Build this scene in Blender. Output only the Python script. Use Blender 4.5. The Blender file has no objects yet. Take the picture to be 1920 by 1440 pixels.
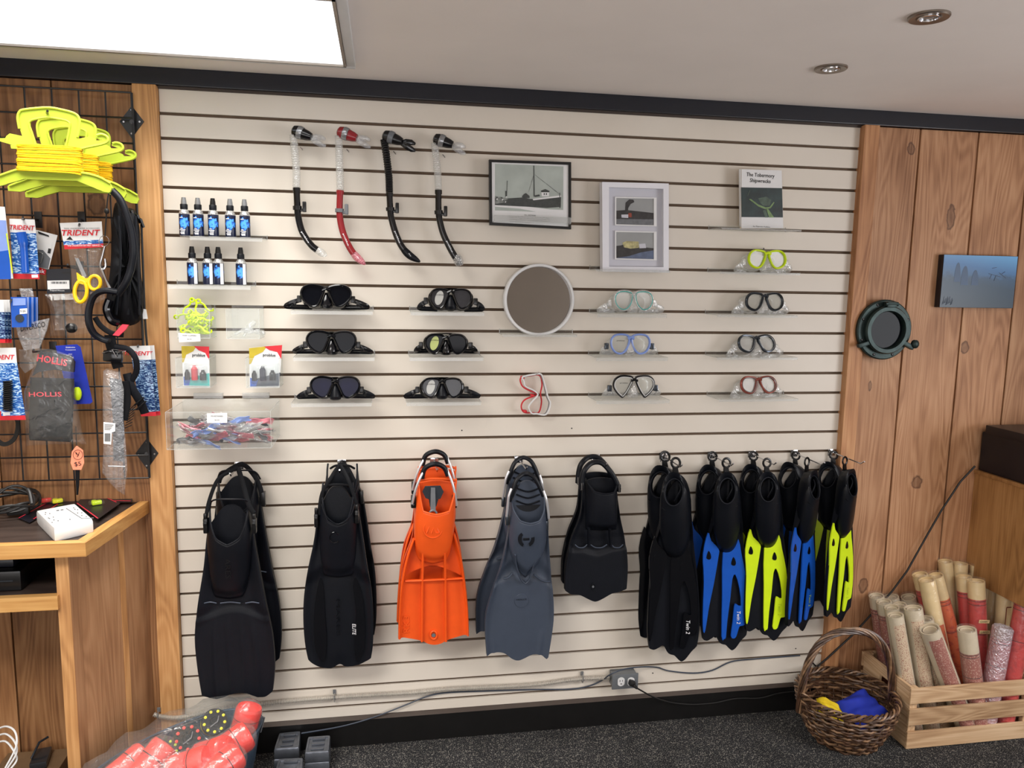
import bpy, bmesh, math, random
from mathutils import Vector, Matrix, Euler
R = random.Random(7)
PI = math.pi
sc = bpy.context.scene
COL = sc.collection

# ------------------------------------------------------------------ camera
CAM = Vector((0.694795, -2.670629, 1.693954))
YAW, PITCH, ROLL, FPX = 0.168979, -0.131703, 0.0170747, 1432.15
cam = bpy.data.cameras.new('camera'); co = bpy.data.objects.new('camera', cam); COL.objects.link(co)
cam.sensor_fit = 'HORIZONTAL'; cam.sensor_width = 36.0; cam.lens = FPX * 36.0 / 1920.0
cam.clip_start = 0.05
_cy, _sy, _cp, _sp = math.cos(YAW), math.sin(YAW), math.cos(PITCH), math.sin(PITCH)
FW = Vector((_sy * _cp, _cy * _cp, _sp)); _r = Vector((_cy, -_sy, 0)); _u = _r.cross(FW)
RT = _r * math.cos(ROLL) + _u * math.sin(ROLL); UP = _u * math.cos(ROLL) - _r * math.sin(ROLL)
co.matrix_world = Matrix(((RT.x, UP.x, -FW.x, CAM.x), (RT.y, UP.y, -FW.y, CAM.y), (RT.z, UP.z, -FW.z, CAM.z), (0, 0, 0, 1)))
sc.camera = co

# ------------------------------------------------------------------ world, light, exposure
wd = bpy.data.worlds.new('world'); sc.world = wd; wd.use_nodes = True
wd.node_tree.nodes['Background'].inputs[0].default_value = (0.8, 0.85, 1, 1)
wd.node_tree.nodes['Background'].inputs[1].default_value = 0.3
def area(name, loc, rot, sx, sy, power, color=(1, 1, 1)):
    l = bpy.data.lights.new(name, 'AREA'); l.shape = 'RECTANGLE'; l.size = sx; l.size_y = sy; l.energy = power; l.color = color
    o = bpy.data.objects.new(name, l); COL.objects.link(o); o.location = loc; o.rotation_euler = rot
    return o
FIXTURE_EMIT = 1.6
def spread(o, deg): o.data.spread = math.radians(deg); return o
LP = dict(fix=15.0, rear=50.0, right=24.0, front=34.0, side=52.0)
spread(area('fluorescent_fixture_light', (0.0, -0.526, 2.312), (0, 0, 0), 1.16, 0.54, LP['fix'], (1, 0.965, 0.91)), 125)
spread(area('ceiling_light_rear', (-0.3, -2.0, 2.30), (0, 0, 0), 1.2, 0.6, LP['rear'], (1, 0.965, 0.91)), 150)
spread(area('ceiling_light_right', (2.9, -2.2, 2.30), (0, 0, 0), 1.2, 0.6, LP['right'], (1, 0.96, 0.93)), 150)
area('front_fill_light', (0.05, -4.45, 1.2), (math.radians(90), 0, 0), 3.1, 1.3, LP['front'], (0.98, 0.97, 1.0))  # added frontal fill behind the camera, not an actual window
area('side_fill_light', (4.25, -2.6, 1.4), (0, math.radians(90), 0), 1.2, 1.8, LP['side'], (0.94, 0.95, 1.0))  # added fill from the right, no window is built there
sc.view_settings.view_transform = 'Standard'; sc.view_settings.look = 'None'
sc.view_settings.gamma = 1; sc.view_settings.use_curve_mapping = False
sc.view_settings.exposure = 0.18
sc.cycles.transparent_max_bounces = 24
sc.cycles.max_bounces = 8
sc.cycles.sample_clamp_indirect = 6

# ------------------------------------------------------------------ helpers
def W(px, py, d=0.0):
    """photo pixel -> point on the plane d metres in front of the back wall"""
    v = FW + RT * ((px - 960) / FPX) - UP * ((py - 720) / FPX)
    return CAM + v * ((-d - CAM.y) / v.y)
def H(px, py, z):
    """photo pixel -> point on the horizontal plane at height z"""
    v = FW + RT * ((px - 960) / FPX) - UP * ((py - 720) / FPX)
    return CAM + v * ((z - CAM.z) / v.z)

def srgb(r, g, b):
    f = lambda c: (c / 255 / 12.92) if c / 255 <= 0.04045 else ((c / 255 + 0.055) / 1.055) ** 2.4
    return (f(r), f(g), f(b), 1)

class N:
    def __init__(s, name):
        s.m = bpy.data.materials.new(name); s.m.use_nodes = True; s.t = s.m.node_tree; s.t.nodes.clear()
        s.out = s.n('ShaderNodeOutputMaterial')
    def n(s, ty, ins=None, **kw):
        o = s.t.nodes.new(ty)
        for k, v in kw.items(): setattr(o, k, v)
        if ins:
            for k, v in ins.items(): s.put(o.inputs[k], v)
        return o
    def put(s, sock, v):
        if hasattr(v, 'is_linked'): s.t.links.new(v, sock)
        elif isinstance(v, bpy.types.Node): s.t.links.new(v.outputs[0], sock)
        else: sock.default_value = v
    def math(s, op, a, b=0.0, c=0.0):
        o = s.n('ShaderNodeMath', operation=op); s.put(o.inputs[0], a); s.put(o.inputs[1], b); s.put(o.inputs[2], c); return o.outputs[0]
    def mix(s, f, a, b, blend='MIX'):
        o = s.n('ShaderNodeMix', data_type='RGBA', blend_type=blend); s.put(o.inputs[0], f); s.put(o.inputs[6], a); s.put(o.inputs[7], b); return o.outputs[2]
    def ramp(s, f, stops, interp='LINEAR'):
        o = s.n('ShaderNodeValToRGB'); s.put(o.inputs[0], f); e = o.color_ramp; e.interpolation = interp
        while len(e.elements) < len(stops): e.elements.new(0.5)
        for el, (p, c) in zip(e.elements, stops): el.position = p; el.color = c
        return o.outputs[0]
    def done(s, sh):
        s.t.links.new(sh.outputs[0] if isinstance(sh, bpy.types.Node) else sh, s.out.inputs[0]); return s.m

def bsdf(nn, col, rough=0.5, metal=0.0, spec=0.5, normal=None, coat=0.0):
    ins = {'Base Color': col, 'Roughness': rough, 'Metallic': metal, 'Specular IOR Level': spec, 'Coat Weight': coat}
    if normal is not None: ins['Normal'] = normal
    return nn.n('ShaderNodeBsdfPrincipled', ins)

def plain(name, rgb, rough=0.5, metal=0.0, spec=0.5, var=0.06, vs=30, bump=0.0, bs=200, coat=0.0):
    """solid coloured surface with faint procedural variation"""
    k = N(name); c = srgb(*rgb)
    tc = k.n('ShaderNodeTexCoord').outputs['Object']
    no = k.n('ShaderNodeTexNoise', {'Vector': tc, 'Scale': vs, 'Detail': 3})
    lo = tuple(x * (1 - var) for x in c[:3]) + (1,); hi = tuple(min(1, x * (1 + var)) for x in c[:3]) + (1,)
    col = k.ramp(no.outputs[0], [(0.3, lo), (0.7, hi)])
    nm = None
    if bump:
        n2 = k.n('ShaderNodeTexNoise', {'Vector': tc, 'Scale': bs, 'Detail': 4})
        nm = k.n('ShaderNodeBump', {'Strength': bump, 'Distance': 0.002, 'Height': n2.outputs[0]}).outputs[0]
    return k.done(bsdf(k, col, rough, metal, spec, nm, coat))

def clear(name, tint=(0.97, 0.98, 0.98), body=0.03, bodycol=(0.8, 0.82, 0.82, 1), rough=0.04, gloss=0.12, bump=0.0, bs=60):
    """clear plastic: see-through with a thin milky body and a shiny skin"""
    k = N(name)
    nm = None
    if bump:
        tc = k.n('ShaderNodeTexCoord').outputs['Object']
        n2 = k.n('ShaderNodeTexNoise', {'Vector': tc, 'Scale': bs, 'Detail': 3, 'Distortion': 1.2})
        nm = k.n('ShaderNodeBump', {'Strength': bump, 'Distance': 0.01, 'Height': n2.outputs[0]}).outputs[0]
    tr = k.n('ShaderNodeBsdfTransparent', {0: tint + (1,)})
    di = k.n('ShaderNodeBsdfDiffuse', {0: bodycol})
    gl = k.n('ShaderNodeBsdfGlossy', {'Color': (1, 1, 1, 1), 'Roughness': rough})
    lw = k.n('ShaderNodeLayerWeight', {'Blend': 0.25})
    if nm is not None:
        for nd in (gl, di, lw): k.t.links.new(nm, nd.inputs['Normal'])
    m1 = k.n('ShaderNodeMixShader', {0: body, 1: tr, 2: di})
    f = k.math('MULTIPLY_ADD', lw.outputs['Facing'], 0.22, gloss * 0.22)
    return k.done(k.n('ShaderNodeMixShader', {0: f, 1: m1, 2: gl}))

def emit(name, rgb, s):
    k = N(name); e = k.n('ShaderNodeEmission', {0: tuple(rgb) + (1,), 1: s}); return k.done(e)

def wood(name, light, mid, dark, axis='Z', grain=1.0, knots=(), knotden=1.0, rough=0.55, rings=1.0, plank=True):
    """procedural pine: long grain along one axis, growth-ring figure, scattered and placed knots (x, z, rx, rz)"""
    k = N(name)
    geo = k.n('ShaderNodeNewGeometry').outputs['Position']
    sep = k.n('ShaderNodeSeparateXYZ', {0: geo})
    rnd = k.n('ShaderNodeObjectInfo').outputs['Random']
    x, y, z = sep.outputs
    a, b, c = {'Z': (x, y, z), 'X': (z, y, x), 'Y': (x, z, y)}[axis]
    off = k.math('MULTIPLY', rnd, 37.0)
    ca = k.n('ShaderNodeCombineXYZ', {0: a, 1: k.math('ADD', b, off), 2: k.math('MULTIPLY', c, 0.12)})
    big = k.n('ShaderNodeTexNoise', {'Vector': ca, 'Scale': 6.0, 'Detail': 2, 'Distortion': 0.6})
    fig = k.math('SINE', k.math('MULTIPLY', k.math('ADD', k.math('MULTIPLY', big.outputs[0], 1.0), k.math('MULTIPLY', a, 0.6)), 120.0 * rings))
    fine = k.n('ShaderNodeTexNoise', {'Vector': k.n('ShaderNodeCombineXYZ', {0: a, 1: k.math('ADD', b, off), 2: k.math('MULTIPLY', c, 0.03)}), 'Scale': 170.0, 'Detail': 3})
    blot = k.n('ShaderNodeTexNoise', {'Vector': k.n('ShaderNodeCombineXYZ', {0: a, 1: k.math('ADD', b, off), 2: k.math('MULTIPLY', c, 0.5)}), 'Scale': 5.0, 'Detail': 3})
    f = k.math('ADD', k.math('MULTIPLY', fig, 0.10 * grain), k.math('ADD', k.math('MULTIPLY', fine.outputs[0], 0.55 * grain), k.math('MULTIPLY', blot.outputs[0], 0.9)))
    f = k.math('SUBTRACT', f, 0.22 + 0.27 * (grain - 1) * 0.5)
    col = k.ramp(f, [(0.18, srgb(*dark)), (0.5, srgb(*mid)), (0.82, srgb(*light))])
    if plank:
        col = k.mix(1.0, col, k.ramp(rnd, [(0, (0.82, 0.80, 0.78, 1)), (1, (1.08, 1.06, 1.05, 1))]), 'MULTIPLY')
    # random knots
    kv = k.n('ShaderNodeCombineXYZ', {0: a, 1: off, 2: k.math('MULTIPLY', c, 0.55)})
    vo = k.n('ShaderNodeTexVoronoi', {'Vector': kv, 'Scale': 4.2 * knotden})
    kf = k.ramp(vo.outputs['Distance'], [(0.035, (1, 1, 1, 1)), (0.075, (0, 0, 0, 1))])
    col = k.mix(k.math('MULTIPLY', kf, 0.75), col, srgb(int(dark[0] * 0.5), int(dark[1] * 0.42), int(dark[2] * 0.4)))
    for (kx, kz, rx, rz) in knots:
        q = k.n('ShaderNodeCombineXYZ', {0: k.math('DIVIDE', k.math('SUBTRACT', a, kx), rx), 1: 0.0, 2: k.math('DIVIDE', k.math('SUBTRACT', c, kz), rz)})
        nz = k.n('ShaderNodeTexNoise', {'Vector': geo, 'Scale': 60.0})
        ln = k.math('ADD', k.n('ShaderNodeVectorMath', {0: q}, operation='LENGTH').outputs['Value'], k.math('MULTIPLY', k.math('SUBTRACT', nz.outputs[0], 0.5), 0.7))
        kk = k.ramp(ln, [(0.0, (0.62, 0.62, 0.62, 1)), (0.55, (0.5, 0.5, 0.5, 1)), (0.8, (0.95, 0.95, 0.95, 1)), (1.0, (0, 0, 0, 1))])
        col = k.mix(k.math('MULTIPLY', kk, 0.85), col, srgb(int(dark[0] * 0.5), int(dark[1] * 0.42), int(dark[2] * 0.4)))
    bm = k.n('ShaderNodeBump', {'Strength': 0.25, 'Distance': 0.001, 'Height': f})
    return k.done(bsdf(k, col, rough, 0, 0.4, bm.outputs[0]))

# ------------------------------------------------------------------ object tagging
def tag(o, label=None, cat=None, group=None, kind=None):
    if label: o['label'] = label
    if cat: o['category'] = cat
    if group: o['group'] = group
    if kind: o['kind'] = kind
    return o
def thing(name, loc, label, cat, group=None):
    o = bpy.data.objects.new(name, None); COL.objects.link(o); o.location = loc; o.empty_display_size = 0.02
    return tag(o, label, cat, group)
def origin(o):
    v = Vector((0, 0, 0))
    while o is not None: v += Vector(o.location); o = o.parent
    return v

class M:
    """collects geometry in world coordinates, then links it as ONE mesh object"""
    def __init__(s): s.v = []; s.f = []
    def add(s, vs, fs):
        b = len(s.v); s.v += [Vector(v) for v in vs]; s.f += [tuple(i + b for i in f) for f in fs]; return s
    def box(s, c, sz, rot=None, bev=0.0):
        bm = bmesh.new(); bmesh.ops.create_cube(bm, size=1)
        for v in bm.verts: v.co = Vector((v.co.x * sz[0], v.co.y * sz[1], v.co.z * sz[2]))
        if bev: bmesh.ops.bevel(bm, geom=bm.edges[:], offset=bev, segments=2, affect='EDGES', profile=0.6)
        m = (Euler(rot).to_matrix() if rot is not None and not isinstance(rot, Matrix) else rot) if rot is not None else None
        bm.verts.index_update()
        vs = [(m @ v.co if m else v.co) + Vector(c) for v in bm.verts]
        fs = [tuple(v.index for v in f.verts) for f in bm.faces]; bm.free()
        return s.add(vs, fs)
    def bb(s, a, b, bev=0.0):
        a, b = Vector(a), Vector(b)
        return s.box((a + b) / 2, (abs(b.x - a.x), abs(b.y - a.y), abs(b.z - a.z)), None, bev)
    def tube(s, pts, r, n=8, closed=False, ref=None, flat=1.0, cap=True):
        """tube through points; r a number or a list; flat = thickness along ref relative to r"""
        pts = [Vector(p) for p in pts]; m = len(pts)
        rr = r if isinstance(r, (list, tuple)) else [r] * m
        vs = []; prev = None
        for i, p in enumerate(pts):
            t = (pts[(i + 1) % m] - pts[i - 1]) if closed else (pts[min(i + 1, m - 1)] - pts[max(i - 1, 0)])
            if t.length < 1e-9: t = Vector((0, 0, 1))
            t.normalize()
            if ref is not None:
                a = t.cross(Vector(ref));
                if a.length < 1e-3: a = t.orthogonal()
                a.normalize(); b = a.cross(t).normalized()
            else:
                if prev is None: a = t.orthogonal().normalized()
                else:
                    a = prev - t * prev.dot(t)
                    a = a.normalized() if a.length > 1e-6 else t.orthogonal().normalized()
                prev = a; b = t.cross(a)
            for k in range(n):
                w = 2 * PI * k / n
                vs.append(p + a * (rr[i] * math.cos(w)) + b * (rr[i] * flat * math.sin(w)))
        fs = []
        for i in range(m if closed else m - 1):
            j = (i + 1) % m
            for k in range(n):
                l = (k + 1) % n; fs.append((i * n + k, i * n + l, j * n + l, j * n + k))
        if not closed and cap:
            fs.append(tuple(range(n - 1, -1, -1))); fs.append(tuple((m - 1) * n + k for k in range(n)))
        return s.add(vs, fs)
    def lathe(s, c, prof, n=20, axis=(0, 0, 1), cap=True):
        """prof = [(r, h)] along axis from c"""
        ax = Vector(axis).normalized(); a = ax.orthogonal().normalized(); b = ax.cross(a); c = Vector(c)
        vs = [c + ax * h + (a * math.cos(2 * PI * k / n) + b * math.sin(2 * PI * k / n)) * r for r, h in prof for k in range(n)]
        fs = [(i * n + k, i * n + (k + 1) % n, (i + 1) * n + (k + 1) % n, (i + 1) * n + k) for i in range(len(prof) - 1) for k in range(n)]
        if cap: fs += [tuple(range(n - 1, -1, -1)), tuple((len(prof) - 1) * n + k for k in range(n))]
        return s.add(vs, fs)
    def prism(s, pts, ext):
        """filled outline (world points) extruded by vector ext"""
        pts = [Vector(p) for p in pts]; n = len(pts); e = Vector(ext)
        vs = pts + [p + e for p in pts]
        return s.add(vs, [tuple(range(n)), tuple(range(2 * n - 1, n - 1, -1))] + [(i, n + i, n + (i + 1) % n, (i + 1) % n) for i in range(n)])
    def ring(s, outer, inner, ext):
        o = [Vector(p) for p in outer]; i_ = [Vector(p) for p in inner]; n = len(o); e = Vector(ext)
        vs = o + i_ + [p + e for p in o] + [p + e for p in i_]; fs = []
        for k in range(n):
            l = (k + 1) % n
            fs += [(k, l, n + l, n + k), (2 * n + k, 3 * n + k, 3 * n + l, 2 * n + l), (k, 2 * n + k, 2 * n + l, l), (n + k, n + l, 3 * n + l, 3 * n + k)]
        return s.add(vs, fs)
    def loft(s, loops, cap0=False, cap1=False, closed=True):
        n = len(loops[0]); vs = [Vector(p) for l in loops for p in l]; fs = []
        for i in range(len(loops) - 1):
            for k in range(n if closed else n - 1):
                l = (k + 1) % n; fs.append((i * n + k, i * n + l, (i + 1) * n + l, (i + 1) * n + k))
        if cap0: fs.append(tuple(range(n - 1, -1, -1)))
        if cap1: fs.append(tuple((len(loops) - 1) * n + k for k in range(n)))
        return s.add(vs, fs)
    def grid(s, fn, nu, nv):
        vs = [Vector(fn(i / nu, j / nv)) for j in range(nv + 1) for i in range(nu + 1)]
        return s.add(vs, [(j * (nu + 1) + i, j * (nu + 1) + i + 1, (j + 1) * (nu + 1) + i + 1, (j + 1) * (nu + 1) + i) for j in range(nv) for i in range(nu)])
    def slab(s, fn, back, nu, nv):
        """front surface fn(u,v), back = front + back vector (flat), closed around"""
        F = [Vector(fn(i / nu, j / nv)) for j in range(nv + 1) for i in range(nu + 1)]
        B = [Vector(back(i / nu, j / nv)) for j in range(nv + 1) for i in range(nu + 1)]
        n = len(F); w = nu + 1; fs = []
        for j in range(nv):
            for i in range(nu):
                q = (j * w + i, j * w + i + 1, (j + 1) * w + i + 1, (j + 1) * w + i); fs += [q, tuple(n + k for k in reversed(q))]
        rim = [i for i in range(w)] + [j * w + nu for j in range(1, nv + 1)] + [nv * w + i for i in range(nu - 1, -1, -1)] + [j * w for j in range(nv - 1, 0, -1)]
        for a, b in zip(rim, rim[1:] + rim[:1]): fs.append((b, a, n + a, n + b))
        return s.add(F + B, fs)
    def sphere(s, c, r, sx=1, sy=1, sz=1, n=12):
        c = Vector(c); loops = []
        for i in range(1, n // 2 + 1 - 0):
            t = PI * i / (n // 2 + 1)
            loops.append([c + Vector((r * sx * math.sin(t) * math.cos(2 * PI * k / n), r * sy * math.sin(t) * math.sin(2 * PI * k / n), r * sz * math.cos(t))) for k in range(n)])
        return s.loft(loops, True, True)
    def build(s, name, mat, parent=None, smooth=35, solid=0.0, offs=-1):
        me = bpy.data.meshes.new(name); o3 = origin(parent) if parent is not None else (s.v[0].copy() * 0)
        me.from_pydata([tuple(v - o3) for v in s.v], [], s.f)
        bm = bmesh.new(); bm.from_mesh(me); bmesh.ops.recalc_face_normals(bm, faces=bm.faces); bm.to_mesh(me); bm.free()
        if smooth:
            me.shade_smooth()
            try: me.set_sharp_from_angle(angle=math.radians(smooth))
            except Exception: pass
        me.materials.append(mat)
        o = bpy.data.objects.new(name, me); COL.objects.link(o)
        if parent is not None: o.parent = parent
        if solid:
            md = o.modifiers.new('thickness', 'SOLIDIFY'); md.thickness = solid; md.offset = offs
        return o
    def single(s, name, mat, label, cat, group=None, smooth=35, solid=0.0):
        """a thing that is one mesh: origin at its base centre"""
        lo = Vector((min(v.x for v in s.v), min(v.y for v in s.v), min(v.z for v in s.v))); hi = Vector((max(v.x for v in s.v), max(v.y for v in s.v), max(v.z for v in s.v)))
        c = Vector(((lo.x + hi.x) / 2, (lo.y + hi.y) / 2, lo.z)); s.v = [v - c for v in s.v]
        o = s.build(name, mat, None, smooth, solid); o.location = c
        return tag(o, label, cat, group)

def struct(name, m, mat, smooth=0):
    o = m.build(name, mat, None, smooth); return tag(o, kind='structure')

def kids(o): return [c for c in bpy.data.objects if c.parent == o]
def dup(o, loc=None, rotz=None, parent=None, swap=None, label=None, scale=None):
    c = o.copy(); COL.objects.link(c)
    if parent is not None: c.parent = parent
    if loc is not None: c.location = loc
    if rotz is not None: c.rotation_euler = rotz if isinstance(rotz, (tuple, Euler)) else (0, 0, rotz)
    if scale is not None: c.scale = scale
    if swap and c.type == 'MESH' and c.data.materials and c.data.materials[0].name in swap:
        c.data = c.data.copy(); c.data.materials[0] = swap[c.data.materials[0].name]
    for ch in kids(o): dup(ch, parent=c, swap=swap)
    if label: c['label'] = label
    return c

def lin(tab, x):
    if x <= tab[0][0]: return tab[0][1]
    for (a, b), (c, d) in zip(tab, tab[1:]):
        if x <= c: return b + (d - b) * (x - a) / (c - a)
    return tab[-1][1]
def cr(p, n=6, closed=False):
    """catmull-rom through tuples"""
    p = [tuple(q) for q in p]; m = len(p); out = []
    for i in range(m if closed else m - 1):
        g = (lambda j: p[j % m]) if closed else (lambda j: p[max(0, min(m - 1, j))])
        a, b, c, d = g(i - 1), g(i), g(i + 1), g(i + 2)
        for k in range(n):
            t = k / n
            out.append(tuple(0.5 * (2 * b[q] + (c[q] - a[q]) * t + (2 * a[q] - 5 * b[q] + 4 * c[q] - d[q]) * t * t + (3 * b[q] - a[q] - 3 * c[q] + d[q]) * t ** 3) for q in range(len(b))))
    if not closed: out.append(p[-1])
    return out
def smtab(tab, n=8): return cr(tab, n)
def PP(pts, d): return [W(x, y, d) for x, y in pts]
def S3(pts, n=6, closed=False):
    """(px,py,d) spline -> world points"""
    return [W(*q) for q in cr(pts, n, closed)]
def card(px, d, mat, name, parent, th=0.0015, smooth=0):
    return M().prism(PP(px, d), (0, th, 0)).build(name, mat, parent, smooth)
def text(parent, name, s, c, w, h, mat, ang=0.0, ext=0.0004, shear=0.0, bold=0.0, basis=None, upright=True):
    """lettering of width w and height h (metres) centred at c; basis = (right, up) vectors, default facing the room"""
    cu = bpy.data.curves.new('lettering', 'FONT'); cu.body = s; cu.size = 1; cu.shear = shear; cu.offset = bold; cu.resolution_u = 2
    cu.align_x = 'CENTER'
    t = bpy.data.objects.new('lettering', cu); COL.objects.link(t); bpy.context.view_layer.update()
    me = bpy.data.meshes.new_from_object(t.evaluated_get(bpy.context.evaluated_depsgraph_get()))
    bpy.data.objects.remove(t); bpy.data.curves.remove(cu)
    xs = [v.co.x for v in me.vertices]; ys = [v.co.y for v in me.vertices]
    if not xs: return None
    mx, my, sx, sy = (max(xs) + min(xs)) / 2, (max(ys) + min(ys)) / 2, max(xs) - min(xs), max(ys) - min(ys)
    fx = w / sx; fy = (h / sy) if h else fx
    r, u = basis if basis else (Vector((1, 0, 0)), Vector((0, 0, 1)))
    ca, sa = math.cos(math.radians(ang)), math.sin(math.radians(ang)); r, u = r * ca + u * sa, u * ca - r * sa
    nrm = r.cross(u).normalized(); o3 = origin(parent); c = Vector(c)
    for v in me.vertices:
        v.co = c + r * ((v.co.x - mx) * fx) + u * ((v.co.y - my) * fy) + nrm * ext - o3
    me.materials.clear(); me.materials.append(mat)
    o = bpy.data.objects.new(name, me); COL.objects.link(o); o.parent = parent
    return o
# ------------------------------------------------------------------ materials
def slat_mat():
    k = N('cream_laminate'); geo = k.n('ShaderNodeNewGeometry').outputs['Position']
    n1 = k.n('ShaderNodeTexNoise', {'Vector': geo, 'Scale': 2.5, 'Detail': 3}); n2 = k.n('ShaderNodeTexNoise', {'Vector': geo, 'Scale': 300, 'Detail': 2})
    c = k.ramp(n1.outputs[0], [(0.3, srgb(212, 203, 190)), (0.7, srgb(219, 211, 199))])
    b = k.n('ShaderNodeBump', {'Strength': 0.08, 'Distance': 0.001, 'Height': n2.outputs[0]})
    return k.done(bsdf(k, c, 0.42, 0, 0.35, b.outputs[0]))
def carpet_mat():
    k = N('speckled_carpet'); geo = k.n('ShaderNodeNewGeometry').outputs['Position']
    v = k.n('ShaderNodeTexVoronoi', {'Vector': geo, 'Scale': 260.0}); n = k.n('ShaderNodeTexNoise', {'Vector': geo, 'Scale': 330.0, 'Detail': 3})
    n3 = k.n('ShaderNodeTexNoise', {'Vector': geo, 'Scale': 9.0, 'Detail': 2})
    base = k.ramp(n.outputs[0], [(0.35, srgb(20, 20, 22)), (0.52, srgb(40, 40, 43)), (0.60, srgb(78, 77, 76)), (0.7, srgb(160, 157, 150))])
    sp = k.ramp(k.n('ShaderNodeSeparateXYZ', {0: v.outputs['Color']}).outputs[0], [(0.86, (0, 0, 0, 1)), (0.92, (1, 1, 1, 1))])
    c = k.mix(k.math('MULTIPLY', sp, 0.42), base, srgb(160, 155, 146))
    c = k.mix(1.0, c, k.ramp(n3.outputs[0], [(0.3, (0.8, 0.8, 0.8, 1)), (0.7, (1.1, 1.1, 1.1, 1))]), 'MULTIPLY')
    b = k.n('ShaderNodeBump', {'Strength': 0.7, 'Distance': 0.003, 'Height': n.outputs[0]})
    return k.done(bsdf(k, c, 0.95, 0, 0.1, b.outputs[0]))
MT = {}
MT['slat'] = slat_mat()
MT['mdf'] = plain('brown_fibreboard', (96, 78, 62), 0.85, var=0.1)
MT['carpet'] = carpet_mat()
MT['ceil'] = plain('ceiling_paint', (246, 238, 232), 0.9, var=0.02, vs=4)
MT['wallp'] = plain('wall_paint', (205, 196, 182), 0.9, var=0.03, vs=3)
MT['blacktrim'] = plain('black_gloss_board', (16, 19, 30), 0.35, var=0.1)
MT['base'] = plain('black_baseboard', (14, 13, 13), 0.4, var=0.2)
MT['basetop'] = plain('brown_board_edge', (60, 48, 40), 0.6)
K_R = [(2.652, 2.217, .018, .026), (2.845, 1.97, .02, .055), (2.96, 1.47, .02, .028), (2.80, .93, .026, .030), (2.56, 1.32, .008, .024), (2.60, .51, .022, .035)]
MT['woodR'] = wood('honey_pine_right', (202, 158, 120), (178, 132, 96), (138, 94, 62), knots=K_R, knotden=0.45, rings=1.2)
MT['woodL'] = wood('honey_pine_left', (178, 134, 92), (150, 106, 68), (104, 68, 42), knotden=0.8, rings=1.0, knots=[(-.20, 1.92, .03, .04), (-.15, 1.72, .02, .03)])
MT['post'] = wood('pine_post', (206, 160, 108), (184, 136, 86), (146, 102, 62), knotden=0.6, rings=0.8, grain=1.0)
MT['postR'] = wood('pine_post_right', (210, 162, 116), (188, 136, 94), (150, 100, 62), knotden=0.3, rings=0.7)
MT['shelfw'] = wood('oiled_pine_edge', (206, 160, 98), (188, 138, 78), (156, 106, 56), axis='X', knotden=0.3, rings=0.7, plank=False)
MT['shelfwY'] = wood('oiled_pine_edge_side', (206, 160, 98), (188, 138, 78), (156, 106, 56), axis='Y', knotden=0.3, rings=0.7, plank=False)
MT['panelw'] = wood('knotty_side_panel', (188, 146, 108), (166, 124, 88), (132, 92, 62), knotden=1.3, rings=0.8, grain=0.8)
MT['cabw'] = wood('cabinet_pine', (196, 150, 98), (176, 130, 80), (140, 98, 56), knotden=0.8, rings=0.6)
MT['crate'] = wood('raw_crate_slat', (214, 186, 152), (190, 158, 122), (150, 116, 84), axis='X', knotden=1.0, rings=1.0)
MT['crateY'] = wood('raw_crate_side', (214, 186, 152), (190, 158, 122), (150, 116, 84), axis='Y', knotden=1.0, rings=1.0)
MT['darktop'] = wood('dark_walnut_top', (74, 62, 56), (56, 46, 42), (38, 30, 28), axis='X', knotden=0.1, rings=0.6, plank=False, rough=0.4)
MT['acr'] = clear('clear_acrylic', body=0.02, rough=0.05, gloss=0.06)
MT['acredge'] = clear('acrylic_edge', body=0.28, bodycol=(0.6, 0.6, 0.58, 1), rough=0.15, gloss=0.12)
MT['bag'] = clear('clear_bag', body=0.05, rough=0.16, gloss=0.16, bump=0.5, bs=30)
MT['bagm'] = clear('milky_bag', body=0.22, bodycol=(0.5, 0.5, 0.52, 1), rough=0.2, gloss=0.3, bump=0.8, bs=40)
MT['sil'] = clear('clear_silicone', body=0.22, bodycol=(0.74, 0.74, 0.72, 1), rough=0.15, gloss=0.7, bump=0.5, bs=70)
MT['lensclear'] = clear('clear_lens', tint=(0.93, 0.95, 0.95), body=0.05, rough=0.02, gloss=0.5)
MT['lensdark'] = plain('dark_mirror_lens', (10, 12, 18), 0.06, spec=0.14, var=0.1)
MT['lensblue'] = plain('blue_mirror_lens', (12, 12, 42), 0.08, spec=0.16, var=0.3, vs=12)
MT['rub'] = plain('black_rubber', (9, 12, 19), 0.42, spec=0.28, var=0.1, bump=0.1)
MT['rubm'] = plain('matte_black_rubber', (9, 12, 20), 0.55, spec=0.22, var=0.1, bump=0.15)
MT['blk'] = plain('black_plastic', (12, 12, 14), 0.28, spec=0.5)
MT['gblk'] = plain('gloss_black_plastic', (6, 7, 12), 0.14, spec=0.45, coat=0.15)
MT['org'] = plain('orange_rubber', (232, 88, 28), 0.42, spec=0.3, var=0.03, bump=0.05)
MT['slate'] = plain('slate_rubber', (58, 66, 80), 0.45, spec=0.4, var=0.05, bump=0.05)
MT['lime'] = plain('lime_plastic', (205, 232, 30), 0.3, spec=0.4, var=0.03)
MT['reel'] = plain('pale_lime_plastic', (176, 194, 58), 0.45, spec=0.25, var=0.03)
MT['blue'] = plain('blue_plastic', (24, 82, 178), 0.22, spec=0.5, var=0.05)
MT['red'] = plain('red_plastic', (140, 34, 40), 0.2, spec=0.5, var=0.05)
MT['grey'] = plain('grey_plastic', (105, 108, 112), 0.35)
MT['silver'] = plain('silver_plastic', (150, 152, 155), 0.25, metal=0.6)
MT['chrome'] = plain('chrome', (205, 205, 208), 0.14, metal=1.0, var=0.02)
MT['palepink'] = plain('pale_pink_plastic', (226, 132, 146), .3, var=.1)
MT['stick'] = plain('painted_lens_glint', (176, 176, 172), .3)  # pale reflection on a mask lens, put into the colour
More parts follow.
